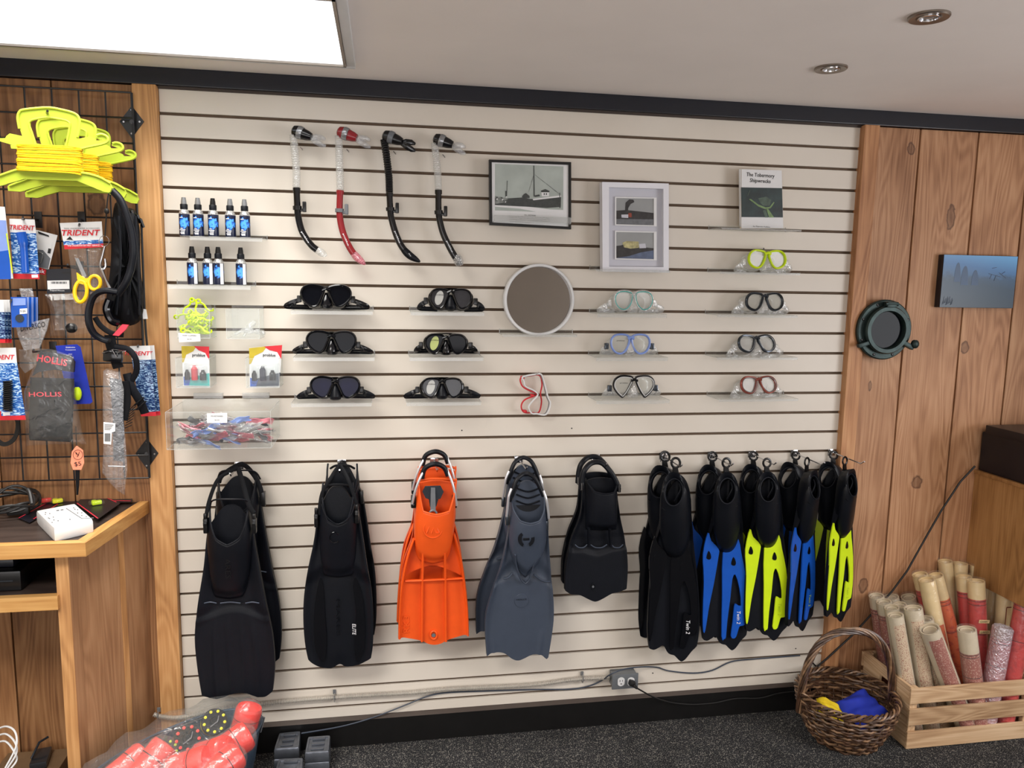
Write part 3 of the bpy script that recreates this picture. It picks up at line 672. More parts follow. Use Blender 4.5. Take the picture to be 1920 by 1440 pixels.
# ------------------------------------------------------------------ dive masks
SH = {
 'avi': [(.006, .031), (.022, .041), (.05, .044), (.073, .037), (.084, .018), (.079, -.004), (.062, -.022), (.043, -.030), (.028, -.022), (.016, .003)],
 'ang': [(.008, .030), (.030, .038), (.056, .036), (.072, .022), (.074, -.002), (.060, -.024), (.040, -.032), (.025, -.020), (.014, .006)],
 'rnd': [(.007, .033), (.030, .041), (.060, .038), (.075, .022), (.075, -.004), (.060, -.026), (.036, -.032), (.016, -.016), (.006, .010)],
 'hex': [(.008, .030), (.028, .038), (.056, .038), (.074, .024), (.078, .0), (.066, -.018), (.042, -.026), (.024, -.016), (.012, .006)],
 'tri': [(.006, .034), (.024, .043), (.054, .043), (.074, .030), (.079, .008), (.068, -.014), (.048, -.034), (.040, -.033), (.022, -.006)],
}
def mask(px, k, shape, fm, lm, skm, label, tilt=0.0, rotz=0.0, strap=1.0, trim=None, logo=None, d=0.066, s=0.95, drop=0.006, strapm=None, sticker=None):
    z = gz(k) - drop; y = 500.0
    for _ in range(6): y += (W(px, y, d).z - z) * 560
    X = W(px, y, d).x
    t = thing('dive_mask', (X, -d, z), label, 'mask', None)
    Rm = Euler((tilt, 0, rotz)).to_matrix(); base = Vector((X, -d, z)); up = 0.043
    T = lambda x, yy, zz: base + Rm @ Vector((x * s, yy * s, (zz + up) * s))
    half = cr([p for p in SH[shape]], 4, True)
    for sg in (1, -1):
        m = M(); loop = [T(sg * a, -0.004, b) for a, b in half]
        rim_ = m.tube(loop, 0.0042 * s, 7, True, ref=Rm @ Vector((0, 1, 0)), flat=1.7).build('lens_rim', MT[fm], t)
        if trim: M().tube([T(sg * (0.043 + (a - 0.043) * 0.93), -0.0105, 0.004 + (b - 0.004) * 0.90) for a, b in half], 0.0013, 5, True).build('rim_trim', MT[trim], rim_)
        m = M(); m.prism([T(sg * a, -0.003, b) for a, b in half], Rm @ Vector((0, 0.002, 0))).build('lens', MT[lm], t, 0)
    M().tube([T(-.012, -.008, .026), T(0, -.012, .031), T(.012, -.008, .026)], 0.006 * s, 8, flat=0.8).build('bridge', MT[fm], t)
    def contour(hx, hz, cz, nt):
        out = []
        for i in range(40):
            a = 2 * PI * i / 40; c, sn = math.cos(a), math.sin(a)
            x = hx * math.copysign(abs(c) ** 0.75, c); zz = cz + hz * math.copysign(abs(sn) ** 0.8, sn)
            if sn < 0: zz += nt * math.exp(-(x / 0.02) ** 2)
            out.append((x, zz))
        return out
    m = M(); m.loft([[T(x, yy, zz) for x, zz in contour(*q)] for yy, q in ((0.0, (.082, .037, .006, .012)), (0.014, (.080, .037, .003, .012)), (0.034, (.084, .040, .0, .014)), (0.052, (.078, .038, .0, .016)), (0.050, (.070, .032, .0, .016)))])
    m.build('skirt', MT[skm], t)
    m = M(); loops = []
    for zz, w, f in ((.018, .005, -.002), (.006, .010, -.010), (-.010, .017, -.017), (-.026, .021, -.019), (-.036, .019, -.012), (-.040, .010, .0)):
        loops.append([T(w * math.cos(a), 0.006 + (f - 0.006) * math.sin(a), zz) for a in [PI * i / 10 for i in range(11)]] + [T(-w * 0.8, 0.02, zz), T(w * 0.8, 0.02, zz)])
    m.loft(loops, True, True).build('nose_pocket', MT[skm], t)
    sm = MT[strapm or skm]
    for sg in (1, -1):
        M().box(T(sg * .091, .010, -.004), (.016 * s, .014, .024 * s), Rm, 0.003).build('buckle', MT['blk' if skm == 'gblk' or skm == 'rub' else 'sil'] if strapm is None else MT['gun'], t)
        if strap:
            e = .034 * strap if sg > 0 else .030 * strap
            pts = cr([(sg * .086, .014, -.006), (sg * (.100 + e * 0.4), .012, -.016), (sg * (.100 + e), .020, -.028), (sg * (.094 + e * 0.8), .040, -.030), (sg * .05, .056, -.030)], 5)
            M().tube([T(*p) for p in pts], 0.0085 * s, 8, ref=Rm @ Vector((0, 1, 0.15)), flat=0.25).build('strap', sm, t)
            M().tube([T(sg * (.096 + e * q), .010 + .004 * q, -.014 - .012 * q) for q in (0.2, 0.4)], 0.0105 * s, 8, ref=Rm @ Vector((0, 1, 0.15)), flat=0.42).build('strap_keeper', MT['blk'] if skm in ('gblk', 'rub') else MT['sil'], t)
    if sticker:  # pale ovals paint a lens reflection; the yellow-green one is a sticker
        M().prism([T(-.042 + .015 * math.cos(a) + .005 * math.sin(a), -.0055, .006 + .026 * math.sin(a)) for a in [2 * PI * i / 24 for i in range(24)]], Rm @ Vector((0, .0006, 0))).build('lens_glint_or_sticker', MT[sticker], t, 0)
    if logo: text(t, 'lettering', logo, T(-.040, -.0075, .017), .030 * s, .007 * s, MT['ink'])
    return t
mask(612, 9, 'avi', 'gblk', 'lensdark', 'gblk', 'black mask with grey mirror lenses, top of the first mask column', -0.08, 0.05, 1.2)
mask(622, 11, 'avi', 'gblk', 'lensdark', 'gblk', 'black mask with dark lenses, middle of the first mask column', -0.02, -0.05, 1.0)
mask(629, 13, 'avi', 'gblk', 'lensblue', 'rub', 'black mask with deep blue lenses, bottom of the first mask column', -0.05, 0.0, 0.9)
MT['lensmid'] = plain('grey_tinted_lens', (44, 44, 48), 0.08, spec=0.4, var=0.3, vs=20)
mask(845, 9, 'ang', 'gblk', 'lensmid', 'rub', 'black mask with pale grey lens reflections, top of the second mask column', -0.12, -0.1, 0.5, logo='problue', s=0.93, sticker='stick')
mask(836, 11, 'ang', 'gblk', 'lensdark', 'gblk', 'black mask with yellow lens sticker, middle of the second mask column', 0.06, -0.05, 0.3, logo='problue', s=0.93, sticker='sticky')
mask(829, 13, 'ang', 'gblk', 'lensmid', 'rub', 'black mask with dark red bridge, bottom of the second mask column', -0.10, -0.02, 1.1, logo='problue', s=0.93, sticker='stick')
mask(1187, 9, 'rnd', 'sil', 'lensclear', 'sil', 'clear mask with teal trim, beside the round mirror', -0.10, 0.1, 0.9, trim='teal', s=0.95)
mask(1181, 11, 'rnd', 'pblue', 'lensclear', 'sil', 'clear mask with pale blue rims, below the teal one', -0.06, 0.0, 0.2, logo='problue', strapm='sil', s=0.93)
mask(1187, 13, 'tri', 'blk', 'lensclear', 'sil', 'clear mask with black and white pointed rims', -0.02, 0.0, 0.25, trim='white', logo='problue', strapm='sil', s=0.95)
mask(1437, 7, 'hex', 'lime', 'lensclear', 'sil', 'clear mask with lime yellow rims, below the white book', -0.1, 0.1, 0.5, s=0.96, drop=0.006)
mask(1432, 9, 'hex', 'gun', 'lensclear', 'sil', 'clear mask with shiny black lower rims, below the lime mask', -0.1, 0.1, 0.5, trim='blk', s=0.96)
mask(1421, 11, 'hex', 'gun', 'lensclear', 'sil', 'clear mask with gunmetal rims, above the copper rimmed mask', -0.35, 0.12, 0.45, trim='silver', s=0.96)
mask(1424, 13, 'hex', 'copper', 'lensclear', 'sil', 'clear mask with copper red rims, lowest of the right column', -0.3, 0.12, 0.3, trim='silver', s=0.94)
# bare red and white mask frame hung on its side
t = thing('mask_frame', W(1003, 780, 0.02), 'red and white spare mask frame hanging on its side below the round mirror', 'mask frame')
F1 = [(305, 960), (420, 935), (480, 935), (510, 1010), (545, 1150), (570, 1220), (530, 1320), (440, 1315), (390, 1310), (360, 1250), (400, 1190), (450, 1130), (400, 1085), (330, 1050), (315, 1000)]
f1 = zoomed(F1, 920, 520, 5.142)
M().tube(S3([(x + 1, y, 0.050) for x, y in f1], 4, True), 0.0032, 6, True, ref=(0, 1, 0), flat=2.0).build('outer_rim', MT['white'], t)
M().tube(S3([(x * 0.94 + 1003 * 0.06 , y * 0.965 + 740 * 0.035, 0.044) for x, y in f1], 4, True), 0.0018, 6, True, ref=(0, 1, 0), flat=2.0).build('seal', MT['grey'], t)
F2 = [(290, 970), (380, 950), (470, 945), (495, 1030), (480, 1120), (490, 1200), (465, 1300), (400, 1305), (320, 1300), (295, 1240), (330, 1180), (430, 1140), (440, 1120), (350, 1080), (300, 1040)]
M().tube(S3([(x, y, 0.022) for x, y in zoomed(F2, 920, 520, 5.142)], 4, True), 0.0028, 6, True, ref=(0, 1, 0), flat=2.0).build('inner_rim', MT['redink'], t)
for p in ((307, 963), (330, 1290), (400, 1135)):
    q = zoomed([p], 920, 520, 5.142)[0]; M().box(W(q[0], q[1], 0.032), (0.012, 0.026, 0.008), None, 0.002).build('corner_clip', MT['redink'], t)
hk = M(); hk.tube([W(1003, 700, 0.0), W(1004, 703, 0.05), W(1010, 698, 0.075)], 0.0018, 6); hk.single('peg_hook', MT['chrome'], 'small chrome peg holding the red and white mask frame', 'hook')

# ------------------------------------------------------------------ snorkels
def snorkel(pts, mats, label, top, clipat, tipw, dry=False):
    t = thing('snorkel', W(pts[-1][0], pts[-1][1], 0.03), label, 'snorkel', None)
    P = cr([(x, y, 0.045) for x, y in pts], 8); L = [W(*p) for p in P]; n = len(L)
    i1, i2, i3 = int(n * top[0]), int(n * top[1]), int(n * top[2])
    # mouthpiece housing leaning to the right
    a = Vector(W(pts[0][0] + 2, pts[0][1] - 8, 0.045)); b = Vector(W(pts[0][0] + 34, pts[0][1] + 4, 0.055))
    M().tube([a + (b - a) * u for u in (-0.12, -0.05, 0.15, 0.5, 0.8, 1.0)], [0.010, 0.0165, 0.0205, 0.019, 0.016, 0.012], 14, flat=0.95).build('purge_housing', MT[mats[0]], t)
    M().tube([a + (b - a) * u + Vector((0, -0.004, 0)) for u in (0.22, 0.3, 0.42, 0.5)], [0.0205, 0.0216, 0.0212, 0.0200], 14, flat=0.98).build('housing_band', MT[mats[1]], t)
    c = b + (b - a) * 0.1
    for sg, dz in ((1, 0.002), (-1, -0.020)):
        M().tube([b + Vector((0, 0, -0.004)), c + Vector((0.008, -0.004, dz * 0.6)), c + Vector((0.026, 0.004, dz)), c + Vector((0.038, 0.012, dz - 0.003))], [0.009, 0.010, 0.009, 0.004], 8, ref=(0, 1, 0), flat=0.35).build('mouthpiece', MT[mats[2]], t)
    # corrugated flexible section
    m = M(); seg = L[0:i1 + 1]; pts2 = []; rad = []
    for j in range(len(seg) - 1):
        for q in range(3):
            pts2.append(seg[j].lerp(seg[j + 1], q / 3)); rad.append(0.0128 if q != 1 else 0.0108)
    m.tube(pts2, rad, 12).build('flexible_tube', MT[mats[3]], t)
    m = M(); m.tube(L[i1:i1 + 3], 0.0125, 12).build('joint_collar', MT[mats[4]], t)
    m = M(); seg = L[i1 + 1:i3 + 1]; m.tube(seg, [0.0105 + 0.001 * (j / len(seg)) for j in range(len(seg))], 12).build('barrel', MT[mats[4]], t)
    m = M(); seg = L[i3 - 1:]; nn = len(seg)
    if not dry:
        m.tube(seg, [0.0105 + 0.003 * math.sin(PI * j / (nn - 1)) - 0.0085 * (j / (nn - 1)) ** 3 for j in range(nn)], 12, ref=(0, 1, 0), flat=0.75).build('splash_tip', MT[mats[5]], t)
        e = L[-1]; text(t, 'lettering', 'dry', L[i3 + (nn // 3)] + Vector((0.002, -0.014, 0)), 0.013, 0.005, MT['whiteink'], -52)
    else:
        e = L[-1]; m.tube([e + Vector((-0.006, 0, 0.022)), e + Vector((-0.002, 0, 0.01)), e + Vector((0.003, 0, -0.004)), e + Vector((0.006, 0, -0.015))], [0.011, 0.0165, 0.0165, 0.011], 14).build('dry_top', MT['sil'], t)
        M().tube([e + Vector((-0.004, 0, 0.016)), e + Vector((0.004, 0, -0.012))], [0.0105, 0.0115], 12).build('float_valve', MT['blk'], t)
    k_ = int(n * clipat)
    q = L[k_]
    M().tube([L[k_ - 1], L[k_ + 1]], 0.0145, 12).build('clip_collar', MT[mats[6]], t)
    m = M(); m.box(q + Vector((0.023, -0.004, 0.004)), (0.012, 0.016, 0.034), None, 0.003); m.box(q + Vector((0.016, 0, -0.006)), (0.016, 0.012, 0.010), None, 0.002)
    m.build('mask_clip', MT[mats[6]], t)
    # maker lettering running down the barrel
    k2 = int(n * (clipat + top[2]) / 2) + 3; dirv = (L[min(k2 + 2, n - 1)] - L[k2 - 2]).normalized(); ang = math.degrees(math.atan2(dirv.z, dirv.x))
    text(t, 'lettering', 'problue', L[k2] + Vector((0, -0.0125, 0)), 0.042, 0.0065, MT['whiteink'], ang, bold=0.01)
    return t
snorkel([(550, 253), (553, 285), (556, 320), (556, 345), (557, 375), (559, 405), (567, 435), (584, 460), (600, 472), (613, 480)], ['gblk', 'silver', 'bagm', 'sil', 'gblk', 'sil', 'blk'], 'leftmost snorkel, black with clear flexible neck and clear tip', (0.36, 0, 0.84), 0.50, 0)
snorkel([(635, 255), (636, 285), (637, 320), (638, 350), (637, 378), (637, 405), (643, 435), (655, 463), (668, 481), (685, 496)], ['red', 'silver', 'bagm', 'sil', 'red', 'bagpink', 'grey'], 'red snorkel with clear flexible neck', (0.36, 0, 0.84), 0.51, 0)
snorkel([(720, 262), (725, 295), (729, 330), (730, 355), (731, 380), (733, 405), (741, 435), (752, 460), (767, 478), (788, 491)], ['blk', 'grey', 'blk', 'blk', 'gblk', 'rub', 'blk'], 'all black snorkel, third from the left', (0.36, 0, 0.82), 0.50, 0)
snorkel([(815, 268), (818, 298), (821, 330), (822, 350), (822, 378), (823, 405), (830, 435), (841, 460), (851, 478), (859, 490)], ['gblk', 'silver', 'bagm', 'sil', 'gblk', 'sil', 'blk'], 'rightmost snorkel, black with clear flexible neck and clear valve cap at its tip', (0.36, 0, 0.95), 0.53, 0, True)
for (px, py) in ((575, 282), (662, 286), (750, 290), (842, 296)):
    hk = M(); hk.tube([W(px - 8, py - 4, 0.0), W(px - 8, py - 1, 0.035), W(px - 12, py - 6, 0.045)], 0.0016, 6); hk.single('wire_peg', MT['chrome'], {575: 'wire peg behind the leftmost snorkel', 662: 'wire peg behind the red snorkel', 750: 'wire peg behind the all black snorkel', 842: 'wire peg behind the rightmost snorkel'}[px], 'hook')

# ------------------------------------------------------------------ black framed ship photograph
D = 0.045
t = thing('framed_photo', W(995, 428, D), 'black framed black and white photo of a steamship', 'picture')
O = [(917, 299), (1071, 304), (1071, 430), (918, 422)]; I = [(922, 304), (1066, 309), (1066, 425), (923, 417)]
M().ring(PP(O, D), PP(I, D), (0, 0.018, 0)).build('frame', MT['blk'], t, 0)
card([(921, 303), (1067, 308), (1067, 426), (922, 418)], D - 0.004, MT['paper'], 'mount', t)
z4 = lambda pts: zoomed(pts, 900, 280, 4.0)
def flat(px, dd, mn, nm): card(px, D - 0.004 + dd, MT[mn], nm, t, 0.0003)
MT['photosky'] = plain('photo_grey_sky', (168, 176, 170), 0.4, var=0.12, vs=14)
MT['photohull'] = plain('photo_dark_hull', (58, 62, 60), 0.4, var=0.2, vs=120)
MT['photomid'] = plain('photo_mid_grey', (120, 124, 120), 0.4, var=0.6, vs=90)
flat(z4([(112, 108), (626, 128), (624, 475), (112, 458)]), 0.0004, 'photosky', 'photo_print')
flat(z4([(112, 430), (300, 445), (430, 470), (624, 478), (624, 455), (520, 450), (112, 400)]), 0.0007, 'paper', 'water')
flat(z4([(112, 375), (180, 372), (400, 372), (608, 352), (606, 432), (500, 440), (380, 432), (112, 418)]), 0.0010, 'photohull', 'hull')
flat(z4([(395, 372), (608, 345), (608, 358), (400, 382)]), 0.0013, 'paper', 'gunwale')
flat(z4([(112, 350), (170, 358), (210, 372), (200, 395), (112, 410)]), 0.0013, 'photomid', 'stern')
flat(z4([(200, 368), (330, 360), (395, 378), (380, 398), (220, 390)]), 0.0012, 'photohull', 'deck')
flat(z4([(315, 352), (330, 335), (345, 328), (372, 350), (372, 366), (318, 362)]), 0.0014, 'photohull', 'deck_cargo')
flat(z4([(460, 318), (518, 318), (518, 352), (464, 352)]), 0.0014, 'paper', 'wheelhouse')
flat(z4([(458, 310), (490, 298), (522, 312), (520, 322), (460, 322)]), 0.0016, 'photohull', 'wheelhouse_roof')
flat(z4([(478, 328), (486, 328), (486, 342), (478, 342)]), 0.0017, 'photohull', 'window_print'); flat(z4([(494, 328), (502, 328), (502, 342), (494, 342)]), 0.0017, 'photohull', 'window_print')
flat(z4([(410, 345), (445, 338), (450, 352), (412, 358)]), 0.0014, 'photohull', 'winch')
flat(z4([(190, 312), (203, 312), (203, 362), (190, 362)]), 0.0014, 'photohull', 'funnel')
flat(z4([(401, 122), (407, 122), (411, 355), (402, 355)]), 0.0014, 'photohull', 'mast'); flat(z4([(203, 235), (207, 235), (203, 315), (199, 315)]), 0.0014, 'photohull', 'mast')
flat(z4([(410, 190), (413, 190), (600, 335), (598, 340)]), 0.0014, 'photomid', 'rigging'); flat(z4([(403, 190), (406, 192), (372, 300), (366, 320), (364, 318)]), 0.0014, 'photomid', 'rigging')
flat(z4([(596, 325), (601, 325), (604, 440), (596, 440)]), 0.0014, 'photohull', 'bow_post')
rr = random.Random(5)
for i in range(9):
    a = 120 + rr.random() * 80; b_ = 350 + rr.random() * 45; flat(z4([(a, b_), (a + 10, b_ - 4), (a + 12, b_ + 6), (a + 1, b_ + 7)]), 0.0016, 'paper' if i % 2 else 'photohull', 'shore_detail')
a_ = z4([(375, 495), (370, 508), (372, 520), (372, 532), (300, 545)])
text(t, 'lettering', 'W.L. WETMORE', W(*a_[0], D - 0.0025), 0.040, 0.0045, MT['ink'], -1.5)
for q, s_, w_ in ((1, 'At the time of her launch the W.L. Wetmore was one of the largest', .142), (2, 'wooden steam barges on the lakes, hauling lumber and towing barges', .142), (3, 'until she was driven ashore near Russel Island on November 29', .142), (4, 'at Tobermory, while bound for Parry Sound', .07)):
    text(t, 'lettering', s_, W(*a_[q], D - 0.0025), w_, 0.0035, MT['ink'], -1.5)

# ------------------------------------------------------------------ white double frame
D = 0.05
t = thing('photo_frame', W(1191, 510, D), 'white deep frame holding two small ship pictures', 'picture')
MT['framew'] = plain('white_lacquer', (226, 226, 232), 0.4, var=0.01)
MT['matw'] = plain('grey_white_mount', (196, 196, 204), 0.7, var=0.01)
O = [(1129, 341), (1254, 344), (1254, 511), (1130, 509)]; I = [(1142, 351), (1244, 354), (1244, 501), (1142, 500)]
M().ring(PP(O, D), PP(I, D), (0, 0.034, 0)).build('frame', MT['framew'], t, 0)
card([(1136, 346), (1250, 349), (1250, 506), (1136, 505)], D - 0.018, MT['matw'], 'mount', t)
z4 = lambda pts: zoomed(pts, 900, 280, 4.0)
MT['psky'] = plain('overcast_print', (148, 150, 150), 0.4, var=0.06, vs=12); MT['pland'] = plain('dark_shore_print', (44, 42, 42), 0.4, var=0.4, vs=60)
MT['pwater'] = plain('grey_water_print', (104, 106, 110), 0.4, var=0.2, vs=60); MT['phouse'] = plain('pale_building_print', (176, 168, 120), 0.5, var=0.4, vs=70)
MT['pbluew'] = plain('blue_water_print', (86, 98, 124), 0.4, var=0.2, vs=50)
flat2 = lambda pts, dd, mn, nm: card(z4(pts), 0.035 + dd, MT[mn], nm, t, 0.0004)
for (yy) in (0, 255):
    pts = [(1012, 355 + yy), (1325, 362 + yy), (1325, 578 + yy), (1012, 570 + yy)]; inn = [(1022, 365 + yy), (1304, 370 + yy), (1304, 570 + yy), (1022, 562 + yy)]
    M().ring(PP(z4(pts), 0.038), PP(z4(inn), 0.038), (0, 0.003, 0)).build('mount_bevel', MT['paper'], t, 0)
flat2([(1020, 363), (1306, 368), (1306, 572), (1020, 565)], 0.0002, 'psky', 'upper_photo')
flat2([(1020, 515), (1306, 520), (1306, 572), (1020, 565)], 0.0006, 'pwater', 'water')
flat2([(1020, 460), (1100, 455), (1306, 478), (1306, 525), (1020, 522)], 0.0009, 'pland', 'shore')
flat2([(1088, 470), (1092, 400), (1120, 375), (1150, 378), (1158, 395), (1130, 410), (1112, 440), (1110, 470)], 0.0012, 'pland', 'smoke_column')
flat2([(1112, 478), (1136, 478), (1138, 510), (1114, 508)], 0.0014, 'copper', 'burning_hull'); flat2([(1060, 490), (1112, 488), (1112, 515), (1062, 512)], 0.0013, 'matw', 'cabin')
flat2([(1020, 618), (1306, 623), (1306, 822), (1020, 815)], 0.0002, 'psky', 'lower_photo')
flat2([(1130, 760), (1306, 740), (1306, 822), (1020, 815), (1020, 790)], 0.0006, 'pbluew', 'water')
flat2([(1020, 720), (1100, 715), (1230, 735), (1306, 742), (1300, 758), (1210, 772), (1120, 800), (1020, 815)], 0.0009, 'pland', 'harbour_shore')
flat2([(1068, 700), (1100, 688), (1190, 692), (1192, 738), (1130, 745), (1080, 735)], 0.0012, 'phouse', 'harbour_building'); flat2([(1192, 710), (1240, 706), (1246, 740), (1196, 742)], 0.0012, 'matw', 'harbour_shed')
flat2([(1022, 690), (1060, 684), (1062, 720), (1022, 724)], 0.0012, 'psky', 'harbour_shed')

# ------------------------------------------------------------------ round mirror
D = 0.03
c = (W(944, 562, D) + W(1076, 562, D)) / 2; r = (W(1076, 562, D).x - W(944, 562, D).x) / 2; c.z = (W(1010, 496, D).z + W(1010, 629, D).z) / 2
t = thing('round_mirror', c - Vector((0, 0, r)), 'round mirror with thick white rim in the middle of the wall', 'mirror')
ax = Vector((0, -1, 0.03))
M().lathe(c + Vector((0, 0.022, 0)), [(r * 0.97, 0), (r, 0.004), (r, 0.030), (r * 0.985, 0.033), (r * 0.93, 0.033), (r * 0.915, 0.030), (r * 0.915, 0.018)], 64, ax, cap=False).build('rim', MT['white'], t, 50)
M().lathe(c + Vector((0, 0.022, 0)), [(r * 0.93, 0.0), (r * 0.93, 0.018)], 64, ax).build('mirror_glass', MT['mirror'], t, 30)

# ------------------------------------------------------------------ book
D = 0.045
t = thing('book', W(1428, 432, D), 'white paperback book with dark green wreck picture on its cover', 'book')
zb_ = lambda pts: zoomed(pts, 1330, 300, 6.545)
cv = zb_([(395, 112), (888, 128), (908, 840), (393, 838)])
M().prism(PP(cv, D), (0, 0.012, 0)).build('page_block', MT['cream'], t, 0)
M().prism(PP(cv, D + 0.001), (0, 0.001, 0)).build('front_cover', MT['paper'], t, 0)
card(zb_([(372, 112), (398, 112), (395, 838), (380, 800)]), D - 0.002, MT['paper'], 'spine', t, 0.008)
MT['cover'] = plain('deep_green_photo', (26, 44, 44), 0.35, var=0.6, vs=22)
MT['wreck'] = plain('green_wreck_print', (110, 138, 84), 0.4, var=0.35, vs=60)
MT['wreckd'] = plain('dull_wreck_print', (66, 84, 70), 0.4, var=0.4, vs=40)
card(zb_([(390, 335), (893, 345), (903, 705), (395, 700)]), D + 0.0016, MT['cover'], 'cover_photo', t, 0.0005)
card(zb_([(485, 480), (510, 478), (600, 545), (690, 580), (740, 578), (790, 515), (800, 520), (755, 590), (690, 605), (600, 570)]), D + 0.0022, MT['wreck'], 'wreck_bow', t, 0.0005)
card(zb_([(600, 470), (700, 450), (760, 490), (740, 560), (660, 560), (620, 520)]), D + 0.0019, MT['wreckd'], 'wreck_deck', t, 0.0003)
card(zb_([(655, 620), (690, 610), (720, 705), (685, 705)]), D + 0.0022, MT['wreckd'], 'wreck_keel', t, 0.0005)
card(zb_([(700, 605), (722, 600), (795, 705), (735, 705)]), D + 0.0023, MT['wreck'], 'wreck_keel', t, 0.0005)
card(zb_([(495, 370), (502, 372), (475, 440), (468, 438)]), D + 0.0022, MT['wreckd'], 'wreck_mast', t, 0.0005)
text(t, 'title_lettering', 'The Tobermory', W(*zb_([(628, 193)])[0], D + 0.0016), 0.108, 0.0175, MT['ink'], -1, bold=0.012)
text(t, 'title_lettering', 'Shipwrecks', W(*zb_([(625, 262)])[0], D + 0.0016), 0.080, 0.0175, MT['ink'], -1, bold=0.012)
text(t, 'author_lettering', 'by Patrick Folkes', W(*zb_([(640, 820)])[0], D + 0.0016), 0.066, 0.006, MT['ink'], -1)
# ------------------------------------------------------------------ fins
def bump(u, c, w): return math.exp(-((u - c) / w) ** 2)
def smst(a, b, x):
    t = max(0.0, min(1.0, (x - a) / (b - a))); return t * t * (3 - 2 * t)
def blade(left, right, top, bot, d, th, relief, nu=44, nv=64):
    L, Rr, Tp, Bt = smtab(left), smtab(right), smtab(top), smtab(bot)
    def pos(u, v):
        xm = u; y = lin(Tp, u) * (1 - v) + lin(Bt, u) * v
        a, b = lin(L, y), lin(Rr, y); return a + (b - a) * u, y
    def fr(u, v):
        x, y = pos(u, v); p = W(x, y, d); p.y -= relief(u, v) ; return p
    def bk(u, v):
        x, y = pos(u, v); p = W(x, y, d); p.y += th; return p
    return M().slab(fr, bk, nu, nv)
def pocket(cl, wd, ht, ytop, ytoe, d, mat, parent, nu=28, nv=24, flatn=0.8, solid=0.003, name='foot_pocket'):
    """open shell: cl/wd/ht tables over pixel y (centre x, half width px, height m); ytop(a), ytoe(a) over a in 0..1"""
    C, Wd, Ht = smtab(cl), smtab(wd), smtab(ht)
    def fn(u, v):
        a = PI * u; y = lin(ytop, u) * (1 - v) + lin(ytoe, u) * v
        x = lin(C, y) - lin(Wd, y) * math.copysign(abs(math.cos(a)) ** 0.8, math.cos(a))
        p = W(x, y, d); p.y -= lin(Ht, y) * abs(math.sin(a)) ** flatn * (1 - 0.85 * smst(0.8, 1.0, v)) ; return p
    o = M().grid(fn, nu, nv).build(name, MT[mat], parent, 60, solid, 0)
    M().tube([fn(i / 30, 0) for i in range(31)], 0.0032, 7).build('pocket_rim', MT[mat], parent)
    return fn
def strip(pts, r, n=8, flat=0.3): return M().tube(S3(pts, 6), r, n, ref=(0, 1, 0), flat=flat)

# --- 1: long matt black pair, far left
def copyshift(t, dpx, dpy, px, py, d0, d1, label, rz=0.0):
    """copy of a hanging fin moved from pixel (px,py,d0) to (px+dpx,py+dpy,d1)"""
    c = dup(t, label=label); c.location = Vector(t.location) + (W(px + dpx, py + dpy, d1) - W(px, py, d0))
    if rz: c.rotation_euler = (0, rz, 0)
    return c
D = 0.13
t = thing('swim_fin', W(440, 1300, D), 'front long matt black fin of the far left pair, with strap over the hook', 'fin', None)
def rel1(u, v):
    r = 0.006 * (bump(u, 0.0, .05) + bump(u, 1.0, .05)) + (0.003 * (bump(u, .42, .02) + bump(u, .60, .02)) + 0.0035 * bump(u - .05 * math.sin(3 * v), .2, .03) + 0.0035 * bump(u + .05 * math.sin(3 * v), .8, .03)) * smst(.55, .7, v)
    return r + 0.014 * smst(.60, .48, v) * (bump(u, .05, .12) + bump(u, .95, .12)) + 0.008 * smst(.54, .56, v)
blade([(940, 400), (1000, 390), (1060, 384), (1130, 373), (1190, 367), (1250, 372), (1310, 382)], [(940, 470), (1000, 477), (1060, 487), (1130, 500), (1190, 512), (1250, 516), (1310, 510)],
      [(0, 985), (0.3, 950), (0.7, 950), (1, 985)], [(0, 1300), (.12, 1307), (.28, 1306), (.42, 1299), (.6, 1297), (.75, 1303), (.9, 1304), (1, 1292)], D, 0.006, rel1).build('blade', MT['rubm'], t, 60)
pocket([(930, 431), (1000, 432), (1120, 429)], [(930, 34), (960, 38), (1000, 42), (1060, 38), (1120, 30)], [(930, .05), (1000, .055), (1060, .04), (1120, .018)],
       [(0, 940), (.15, 958), (.35, 1000), (.5, 1012), (.65, 1000), (.85, 958), (1, 940)], [(0, 1095), (.2, 1118), (.5, 1122), (.8, 1118), (1, 1095)], D + .004, 'rub', t)
M().tube(S3([(392, 950, D + .01), (400, 938, D + .03), (430, 936, D + .04), (462, 938, D + .03), (474, 952, D + .01)], 5), 0.003, 6).build('heel_plate_rim', MT['rub'], t)
text(t, 'embossed_lettering', 'MARES', W(427, 1060, D + .052), 0.09, 0.016, MT['blk'], -90, ext=0.0)
for x0, x1 in ((383, 406), (413, 451), (460, 486)): M().tube(S3([(x0, 1131, D + .012), ((x0 + x1) / 2, 1129, D + .014), (x1, 1131, D + .012)], 4), 0.0022, 6).build('step_edge', MT['slate'], t)
strip([(386, 972, D + .03), (392, 940, D + .03), (408, 900, D + .02), (430, 885, D + .01), (446, 876, D - .01)], 0.006).build('strap', MT['neo'], t)
strip([(446, 876, D - .01), (455, 905, D + .01), (466, 945, D + .03), (476, 962, D + .035)], 0.008).build('strap', MT['neo'], t)
for x in (386, 477):
    m = M(); c = W(x, 985, D + .03); m.box(c, (.014, .022, .050), None, .004); m.box(c + Vector((0, -.012, .008)), (.012, .006, .012), None, .002); m.box(c + Vector((0, -.006, .032)), (.010, .010, .02), None, .003); m.build('buckle', MT['blk'], t)
c_ = copyshift(t, 15, -55, 440, 1000, D, .045, 'rear long matt black fin of the far left pair')
def nostrap(c_):
    for ch in kids(c_):
        if ch.name.startswith(('strap', 'buckle')) and 'anchor' not in ch.name: bpy.data.objects.remove(ch)
nostrap(c_)
